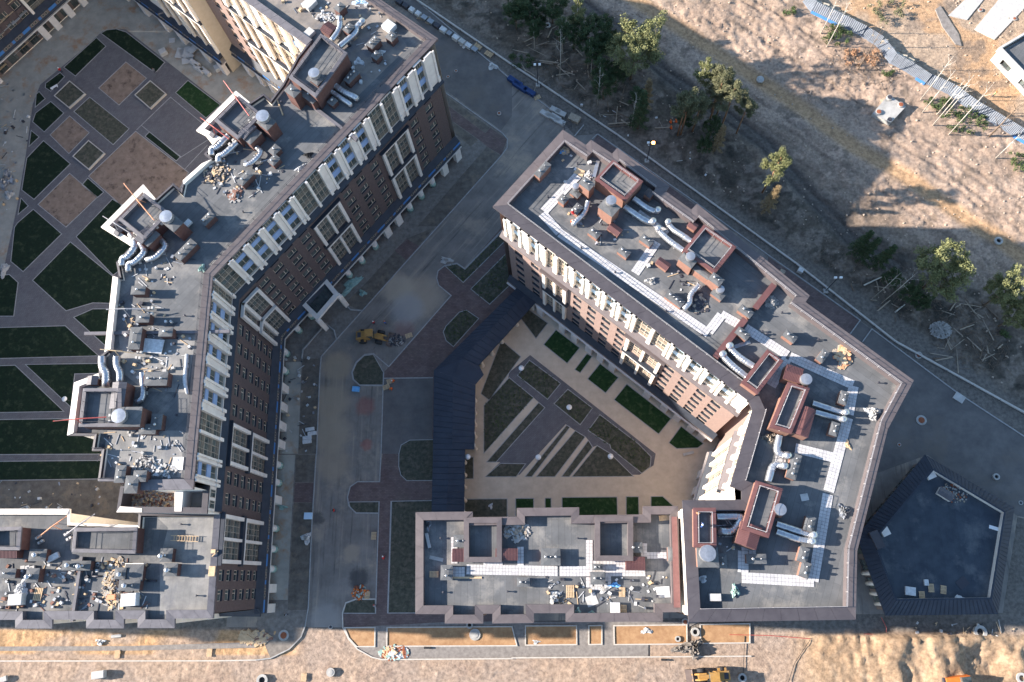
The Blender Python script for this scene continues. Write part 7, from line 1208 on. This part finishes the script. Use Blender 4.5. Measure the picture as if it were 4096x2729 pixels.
crate('block_stack', 'S1', 105, 678, DS, (2.2, 1.7, 1.2), 'concrete_pale', 'white block stack with a long shadow on the lower roof', 'blocks', 3); heap('film', 'S1', 150, 600, DS, 1.2, 1.6, 0.5, 'plastic_white', 'loose white blocks and film on the lower roof', 'film'); crate('sack_stack', 'S1', 918, 680, DS, (2.4, 1.9, 1.3), 'plastic_white', 'white wrapped pack with blue print on the lower roof', 'sacks', 4); crate('red_pack', 'S1', 793, 662, DS, (1.3, 0.8, 0.6), 'orange_light_paint', 'red and white pack at the scrap heap', 'pack', 3); pallet('S1', 275, 640, 85, 'timber pallet with a leaning plank on the lower roof', DS, s=1.6); crate('tray', 'S1', 375, 375, DS, (1.9, 0.9, 0.5), 'plastic_white', 'white ladder-like tray on the lower roof', 'tray', 28); crate('white_tub', 'S1', 960, 445, DS, (3.0, 1.2, 1.0), 'cream', 'pale brick plinth on the lower roof', 'plinth', 0)
for i, (x, y) in enumerate(((215, 455), (160, 448), (230, 448), (195, 446))): crate('block', 'S1', x, y, DS, (0.7, 0.5, 0.4), 'concrete_pale', 'small pale block beside the roof chimney', 'block', 5*i, 'small pale blocks on the lower roof')
for i, (v, x, y) in enumerate((('S1', 405, 592), ('S1', 700, 512), ('S1', 670, 480), ('S2', 445, 760))): link('membrane_roll', cached('roll', lambda: (MB().tube([(-0.75, 0, 0.15), (0.75, 0, 0.15)], 0.15, 10)).mesh('membrane_roll', True)), 'rail_dark' if i < 3 else 'red_paint', None, TR(*at(v, x, y, DS), DS, 0.0 if i != 2 else 1.5), 'black membrane roll on the lower roof' if i < 3 else 'red extinguisher-like cylinder on the lower roof', 'roll', 'black membrane rolls on the lower roof' if i < 3 else None)
ld = thing('ladder', 'pale wooden ladder lying on the dusty roof end', 'ladder', (*at('S2', 680, 455, DS), DS)); q = [at('S2', x, y, DS+0.4) for x, y in ((580, 435), (780, 440), (775, 478), (578, 470))]
for a, b in ((q[0], q[1]), (q[3], q[2])): link('rail', MB().bar((*a, DS+0.4), (*b, DS+0.4), 0.09), 'wood', ld)
for k in range(9): t = 0.12+k*0.095; a, b = np.array(q[0])*(1-t)+np.array(q[1])*t, np.array(q[3])*(1-t)+np.array(q[2])*t; link('rung', MB().bar((*a, DS+0.4), (*b, DS+0.4), 0.07), 'wood', ld)
crate('yellow_board', 'S2', 872, 690, ZS+0.14, (1.0, 1.5, 0.3), 'wood', 'yellow board pack on the grey eave', 'board', 0); crate('yellow_board', 'S2', 882, 548, ZS+0.14, (0.7, 0.6, 0.3), 'wood', 'small yellow block on the grey eave', 'block', 0); link('plank', MB().bar((*at('S2', 873, 585, ZS+0.3), ZS+0.25), (*at('S2', 917, 545, ZS+0.3), ZS+0.25), 0.12), 'wood', None, None, 'thin plank across the grey eave', 'plank')
link('foil_tube', MB().tube([(*at('M4', x, y, DW+0.3), DW+0.25) for x, y in ((658, 425), (650, 520), (643, 600), (648, 650), (662, 708))], [0.28, 0.26, 0.34, 0.3, 0.24], 10).mesh('foil_tube', True), 'plastic_white', None, None, 'long white wrapped tube lying along the roof rail', 'tube'); crate('white_sheet', 'M4', 410, 365, DW+0.5, (3.4, 2.2, 0.1), 'plastic_white', 'white sheet stack between the roof chimneys', 'sheet', -6); link('plank', MB().bar((*at('M2', 622, 135, DW), DW+0.1), (*at('M2', 668, 255, DW), DW+0.15), 0.22), 'wood', None, None, 'long yellow plank beside the brick stair head', 'plank'); heap('black_bag', 'M2', 848, 535, DW, 0.9, 0.6, 0.5, 'black_rubber', 'black rubbish bag at the roof edge rail', 'bag'); heap('sacks', 'M2', 790, 628, DW, 1.3, 0.5, 0.4, 'plastic_white', 'row of white sacks at the roof edge rail', 'sacks', 0.6); heap('sacks', 'M3', 730, 668, DW, 0.7, 0.8, 0.5, 'green_film', 'pale sacks beside the bent roof rail', 'sacks'); heap('film', 'M1', 705, 440, DW, 1.0, 0.8, 0.25, 'plastic_white', 'white and blue printed film on the north roof', 'film'); heap('film', 'M1', 862, 375, DW, 0.9, 0.8, 0.5, 'plastic_white', 'white film beside the roof chimney', 'film'); crate('white_pack', 'M1', 922, 178, DW, (1.7, 2.0, 1.0), 'plastic_white', 'white wrapped pack near the brown eave', 'pack', 50); crate('white_pack', 'M1', 350, 15, DW, (2.2, 1.8, 0.9), 'concrete_pale', 'pale box near the north roof end', 'box', 50); crate('white_pack', 'M1', 350, 228, DW, (1.6, 1.4, 0.7), 'concrete_pale', 'pale box with a red coil', 'box', 50); heap('film', 'M1', 715, 12, DW, 1.7, 0.6, 0.3, 'sky_blue_white', 'white film roll on the sandy roof', 'film'); crate('white_slab', 'M3', 622, 345, DW+0.5, (1.4, 0.9, 0.5), 'plastic_white', 'white box beside the middle brick stair head', 'box', 50); crate('window_unit', 'M5', 845, 635, DW, (1.6, 1.9, 0.12), 'white', 'white window unit lying at the south roof rail', 'window unit', 0)
for i, (x, y) in enumerate(((952, 300), (948, 940))): pass
crate('white_bin', 12, 985, 940, 5.3, (1.7, 1.4, 0.4), 'plastic_white', 'white bundle on the pavilion roof', 'bundle', -8); crate('white_sheet', 12, 1572, 508, 5.3, (2.2, 0.6, 0.06), 'white', 'white board near the east rim of the pavilion roof', 'board', -18); crate('dark_sheet', 12, 1342, 883, 5.3, (1.9, 1.5, 0.06), 'rail_dark', 'dark sheet on the pavilion roof', 'sheet', 35); crate('grey_block', 12, 1095, 880, 5.3, (0.7, 1.0, 0.4), 'plastic_white', 'small white block on the pavilion roof', 'block', 0); heap('film', 12, 1320, 992, 5.3, 1.4, 0.5, 0.2, 'plastic_white', 'crumpled white film at the pavilion south rim', 'film')
crate('cement_pack', 9, 672, 1518, 0, (2.2, 1.3, 1.1), 'concrete_pale', 'white block pack with a long shadow on the sandy road', 'blocks', 8); heap('film', 9, 690, 1290, 0, 1.0, 0.6, 0.3, 'plastic_white', 'white film on the orange sand bank', 'film'); crate('board', 9, 800, 1250, 0, (1.8, 0.5, 0.2), 'concrete_pale', 'pale board on the sand bank', 'board', 5); crate('white_box', 9, 20, 1548, 0, (1.2, 0.9, 0.6), 'concrete_pale', 'small pale box on the sandy road edge', 'box', 20); link('pipe', MB().tube([(*at(10, 1160, 1330), 0.2), (*at(10, 1205, 1330), 0.2)], 0.2, 10), 'black_rubber', None, None, 'short black pipe on the gravel pavement', 'pipe'); link('pipe', MB().tube([(*at(11, 1028, 1412), 0.2), (*at(11, 1068, 1414), 0.2)], 0.18, 10), 'black_rubber', None, None, 'short black pipe on the sandy road', 'pipe'); heap('gravel_mound', 11, 1255, 1330, 0, 2.0, 1.9, 1.3, 'gravel_dark', 'dark gravel mound beside the sand beds', 'mound'); heap('gravel_mound', 11, 1160, 1340, 0, 1.6, 0.8, 0.5, 'gravel_dark', 'low dark gravel mound trailing to the kerb', 'mound'); heap('film', 11, 930, 1215, 0, 1.3, 0.6, 0.3, 'plastic_white', 'white film in the long sand bed', 'film'); heap('film', 11, 165, 1290, 0, 0.8, 0.4, 0.2, 'plastic_white', 'white rags in the short sand bed', 'film'); link('hose', MB().tube([(*at(11, 1500, 1240), 0.12), (*at(12, 0, 1245), 0.12), (*at(12, 290, 1268), 0.15)], 0.06, 6), 'red_paint', None, None, 'thin red hose lying on the sand', 'hose'); link('hose', MB().tube([(*at(12, 780, 1120), 0.1), (*at(12, 815, 1190), 0.1), (*at(12, 815, 1240), 0.1), (*at(12, 660, 1235), 0.1)], 0.06, 6), 'red_paint', None, None, 'red hose looping out from the pavilion corner', 'hose'); link('cable', MB().tube([(*at(11, 1605, 1250), 0.1), (*at(11, 1590, 1568), 0.1)], 0.05, 5), 'black_rubber', None, None, 'black cable crossing the sandy road', 'cable'); link('cable', MB().tube([(*at(12, 290, 1275), 0.1), (*at(12, 180, 1440), 0.1), (*at(12, 140, 1568), 0.1)], 0.05, 5), 'black_rubber', None, None, 'black cable winding over the sand', 'cable')
link('steel_sheet', MB().prism(ats(12, [(1645, 1330), (1730, 1290), (1766, 1350), (1700, 1440)]), 0.1, 0.25), 'wood_old', None, None, 'tan steel sheet beside the sand pit', 'sheet')
# raised planters in the lawn court
for i, (q, l) in enumerate((([(370, 660), (480, 555), (588, 645), (475, 745)], 'beside the white bench'), ([(925, 655), (1035, 553), (1145, 645), (1035, 750)], 'beside the upper sand square'), ([(498, 1078), (610, 965), (722, 1055), (610, 1170)], 'beside the large sand square'))):
    o = ats(1, q, 0.45); e = thing('raised_planter', 'square raised planter with pale rim '+l, 'planter', (*np.mean(o, axis=0), 0)); mb = MB(); strip(mb, offset(o, [0.1]*4), 0.2, 0, 0.5, True); link('rim', mb, 'kerb_pale_lit', e); link('planting', MB().flat(offset(o, [0.2]*4), 0.42), 'planting', e)
bn = thing('bench', 'white bench beside a raised planter', 'bench', (*at(1, 380, 607), 0)); bM = TR(*at(1, 380, 607), 0, 0.6); link('seat', MB().box((0, 0, 0.45), (1.7, 0.5, 0.08)), 'white', bn, bM)
for k in (-0.6, 0.6): link('leg', MB().box((k, 0, 0.2), (0.1, 0.45, 0.42)), 'white', bn, bM)
bn = thing('bench', 'grey bench on the sunlit gravel court', 'bench', (*at('c', 180, 905), 0)); bM = TR(*at('c', 180, 905), 0, 0.25); link('seat', MB().box((0, 0, 0.45), (2.0, 0.5, 0.08)), 'concrete_pale', bn, bM)
for k in (-0.7, 0.7): link('leg', MB().box((k, 0, 0.2), (0.1, 0.45, 0.42)), 'rail_dark', bn, bM)
# scaffolding boards at the top left building
sc = thing('scaffold', 'scaffold of yellow and grey board platforms before the dark brick building', 'scaffold', (*at('g', 300, 800), 0)); r = random.Random(2); d0_, n0_ = ud, nd
for lv in range(8):
    for k in range(6):
        if r.random() < 0.12: continue
        base = np.array(at('g', 60, 1190))+d0_*(k*2.3)+n0_*0.6; c = base+n0_*(0.2+r.uniform(0, 0.5)); link('platform', MB().box((*c, 1.8+2*lv), (2.2, 1.0, 0.08), math.atan2(d0_[1], d0_[0])), r.choice(['wood', 'wood', 'concrete', 'wood_old']), sc)
for k in range(7):
    for s_ in (0.2, 1.4): p = np.array(at('g', 60, 1190))+d0_*(k*2.3-1.1)+n0_*s_; link('standard', MB().bar((*p, 0), (*p, 17.5), 0.06), 'rail_dark', sc)
# litter scattered over the roofs
def litter(name, v, poly, z, n, mats, label, seed):
    r = random.Random(seed); q = np.array(ats(v, poly, z)); lo_, hi_ = q.min(0), q.max(0)
    for m in mats:
        mb = MB(); k = 0
        while k < n//len(mats):
            p = (r.uniform(lo_[0], hi_[0]), r.uniform(lo_[1], hi_[1])); k += 1
            if not inside(p, q): continue
            t = r.random()
            if t < 0.35: L = r.uniform(0.6, 2.2); a = r.uniform(0, 3.14); mb.box((*p, z+0.05), (L, 0.1, 0.08), a)
            elif t < 0.8: s_ = r.uniform(0.12, 0.4); mb.box((*p, z+s_*0.2), (s_*1.4, s_, s_*0.4), r.uniform(0, 3))
            else: s_ = r.uniform(0.3, 0.6); mb.box((*p, z+0.25), (s_, s_*0.8, 0.5), r.uniform(0, 3))
        link(name, mb, m, kind='stuff', label=label+' of '+{'concrete_pale': 'pale blocks', 'wood': 'timber', 'wood_old': 'weathered timber', 'rail_dark': 'dark rods', 'steel_dull': 'sheet metal', 'plastic_white': 'white scraps', 'brick_orange': 'brick'}[m])
MX = ['concrete_pale', 'wood', 'rail_dark', 'steel_dull', 'plastic_white']
litter('roof_litter', 'M4', [(170, 0), (380, 0), (700, 300), (640, 700), (380, 720), (200, 560)], DW, 150, MX, 'scattered litter on the western roof', 1); litter('roof_litter', 'M5', [(310, 400), (880, 400), (860, 720), (450, 720), (300, 590)], DW, 90, MX, 'scattered litter on the south end of the western roof', 2); litter('roof_litter', 'S1', [(0, 390), (560, 420), (1075, 400), (1075, 740), (0, 740)], DS, 230, MX+['brick_orange'], 'scattered litter on the lower block roof', 3); litter('roof_litter', 'M1', [(100, 0), (780, 0), (1040, 330), (700, 680), (560, 560), (640, 300)], DW, 150, MX, 'scattered litter on the north roof', 4); litter('roof_litter', 'M2', [(120, 600), (380, 430), (700, 650), (400, 880), (150, 780)], DW, 120, MX, 'scattered litter beside the north penthouse', 5); litter('roof_litter', 'M3', [(240, 700), (300, 600), (700, 560), (640, 700), (330, 890)], DW, 70, MX, 'scattered litter at the roof bend', 6); litter('roof_litter', 'L2', [(0, 510), (880, 510), (880, 760), (0, 700)], DL, 110, MX, 'scattered litter on the middle block roof', 7); litter('roof_litter', 'R1', [(600, 200), (1200, 400), (1000, 560), (1500, 1200), (1300, 1500), (700, 1000)], DR, 70, MX, 'scattered litter on the north part of the angled roof', 8); litter('roof_litter', 'R5', [(280, 250), (430, 300), (420, 540), (280, 560)], DR, 40, MX, 'scattered litter between the south penthouses', 9); litter('roof_litter', 'R2', [(0, 1000), (500, 850), (1300, 1450), (900, 1560), (500, 1300)], DR, 60, MX, 'scattered litter in the middle of the angled roof', 10)
litter('site_litter', 6, [(200, 900), (440, 900), (410, 1560), (170, 1560)], 0.02, 50, MX, 'scattered litter on the soil strip', 11); litter('site_litter', 1, [(0, 500), (230, 650), (150, 1300), (60, 1560), (0, 1560)], 0.0, 90, MX, 'scattered litter at the lawn court margin', 12); litter('site_litter', 9, [(0, 190), (680, 190), (800, 390), (0, 360)], 0.02, 40, MX, 'scattered litter on the dug soil', 13); litter('site_litter', 3, [(300, 700), (900, 1000), (1500, 1400), (1700, 1500), (1000, 800)], 0.1, 120, ['concrete_pale', 'wood_old', 'plastic_white'], 'scattered litter along the forest edge', 14); litter('site_litter', 12, [(1000, 1150), (1700, 1180), (1700, 1300), (900, 1220)], 0.1, 60, ['concrete_pale', 'wood', 'rail_dark'], 'scattered litter on the sand below the pavilion', 15)
# people
def person_mesh(pose, mats):
    J = {'stand': dict(pel=(0, 0, .92), ch=(0, 0.02, 1.35), nk=(0, .02, 1.5), hd=(0, .05, 1.66), kn=[(-.1, .04, .5), (.12, .1, .5)], ft=[(-.1, 0, .06), (.13, .0, .06)], el=[(-.27, -.02, 1.14), (.27, .06, 1.14)], hn=[(-.25, .12, .92), (.24, .24, .98)]),
         'crouch': dict(pel=(0, -.15, .38), ch=(0, .12, .78), nk=(0, .2, .92), hd=(0, .28, 1.04), kn=[(-.16, .28, .5), (.16, .28, .5)], ft=[(-.14, .0, .06), (.14, .0, .06)], el=[(-.26, .22, .6), (.26, .22, .6)], hn=[(-.14, .46, .4), (.14, .46, .42)])}[pose]
    sh = [(s*.19, J['ch'][1], J['ch'][2]+.06) for s in (-1, 1)]; hp = [(s*.1, J['pel'][1], J['pel'][2]-.04) for s in (-1, 1)]
    V = [J['pel'], J['ch'], J['nk'], J['hd'], hp[0], J['kn'][0], J['ft'][0], hp[1], J['kn'][1], J['ft'][1], sh[0], J['el'][0], J['hn'][0], sh[1], J['el'][1], J['hn'][1], (J['ft'][0][0], J['ft'][0][1]+.18, .04), (J['ft'][1][0], J['ft'][1][1]+.18, .04)]
    E_ = [(0, 1), (1, 2), (2, 3), (0, 4), (4, 5), (5, 6), (0, 7), (7, 8), (8, 9), (1, 10), (10, 11), (11, 12), (1, 13), (13, 14), (14, 15), (6, 16), (9, 17)]; R_ = [.14, .16, .065, .11, .1, .07, .05, .1, .07, .05, .07, .055, .045, .07, .055, .045, .045, .045]
    m = bpy.data.meshes.new('person'); m.from_pydata(V, E_, []); o = bpy.data.objects.new('tmp', m); COL.objects.link(o); sk_ = o.modifiers.new('s', 'SKIN'); su = o.modifiers.new('u', 'SUBSURF'); su.levels = 2
    for i, rr in enumerate(R_): m.skin_vertices[0].data[i].radius = (rr, rr*.8 if i < 2 else rr)
    m.skin_vertices[0].data[0].use_root = True; dg = bpy.context.evaluated_depsgraph_get(); out = bpy.data.meshes.new_from_object(o.evaluated_get(dg)); bpy.data.objects.remove(o); out.materials.clear()
    for q in mats: out.materials.append(MAT[q])
    zn, zp = J['nk'][2]+.02, J['pel'][2]+.03
    for f in out.polygons: 
        c = f.center; f.use_smooth = True; hand = min((Vector(h)-c).length for h in J['hn']) < .09; f.material_index = 2 if (c.z > zn and abs(c.x) < .15 and c.y > J['nk'][1]-.15) or hand else (0 if c.z > zp or (abs(c.x) > .2 and pose == 'stand' and c.z > .9) else 1)
    return out, J['hd']
def person(v, x, y, z, a, jacket, label, pose='stand', cap='helmet', group=None):
    (m, hd) = cached(('person', pose, jacket), lambda: person_mesh(pose, [jacket, 'trousers', 'skin'])); p = at(v, x, y, z+0.9); M_ = TR(*p, z if z else zmax(v, x, y)-0.01, math.radians(a), 1.02); e = link('person', m, None, None, M_, label, 'person', group)
    link('helmet' if cap == 'helmet' else 'hair', cached(('cap', pose, cap), lambda: MB().lathe([(.15, 0), (.135, .04), (.12, .1), (.06, .15), (.01, .16)], (hd[0], hd[1], hd[2]+.02), 12).mesh('helmet', True)), cap, e, M_)
person('R1', 795, 965, DR+1.2, 30, 'red_cloth', 'person in a red jacket crouching on a roof chimney', 'crouch'); person('R1', 778, 1065, DR, 200, 'hivis', 'person in an orange vest beside the bent roof duct', 'crouch'); person('R1', 1085, 1350, DR, -60, 'grey_cloth', 'person in grey bending over a timber frame on the roof', 'crouch', 'hair'); person('R5', 132, 280, DR+2.3, 0, 'orange_light_paint', 'person in a tan jacket in the penthouse corner', 'crouch', 'hair'); person('R5', 158, 362, DR+2.3, 60, 'blue_cloth', 'person in blue standing on the small penthouse roof', 'stand'); person(6, 812, 658, 0, 40, 'red_cloth', 'person in red walking behind the loader'); person(6, 887, 656, 0, -60, 'blue_cloth', 'person in dark blue facing the loader', 'stand', 'orange_paint'); person(6, 945, 1052, 0, 120, 'hivis', 'person in an orange vest at the right of the upper pallet', 'crouch'); person(6, 930, 1105, 0, 160, 'hivis', 'person in an orange vest kneeling by the lower pallet', 'crouch', 'orange_paint'); person(10, 540, 383, 0, 90, 'red_cloth', 'person in red crossing the empty asphalt road', 'stand', 'hair'); person(10, 875, 712, 0, 0, 'red_cloth', 'person in red kneeling on a slab of the paved path', 'crouch'); person(10, 208, 1105, 0, 30, 'grey_cloth', 'person in dark clothes by the last pillar', 'stand', 'hair'); person(10, 818, 1045, 0, 30, 'grey_cloth', 'person in dark clothes at the corner planting bed', 'crouch', 'red_paint'); person(1, 1062, 488, 0, 30, 'grey_cloth', 'person by the large curved lawn', 'stand', 'hair'); person(1, 415, 485, 0, 30, 'red_cloth', 'person in dark red between the shaded lawns', 'stand', 'helmet'); person(4, 1562, 650, 0, 30, 'green_cloth', 'person in a yellow-green vest on the dirt track', 'stand', 'orange_paint')
for x, y in ((1097, 838), (1135, 832), (1100, 878)): person(3, x, y, 0, x, 'hivis', 'person in an orange vest among the felled trees', 'crouch', 'orange_paint', 'workers among the felled trees')
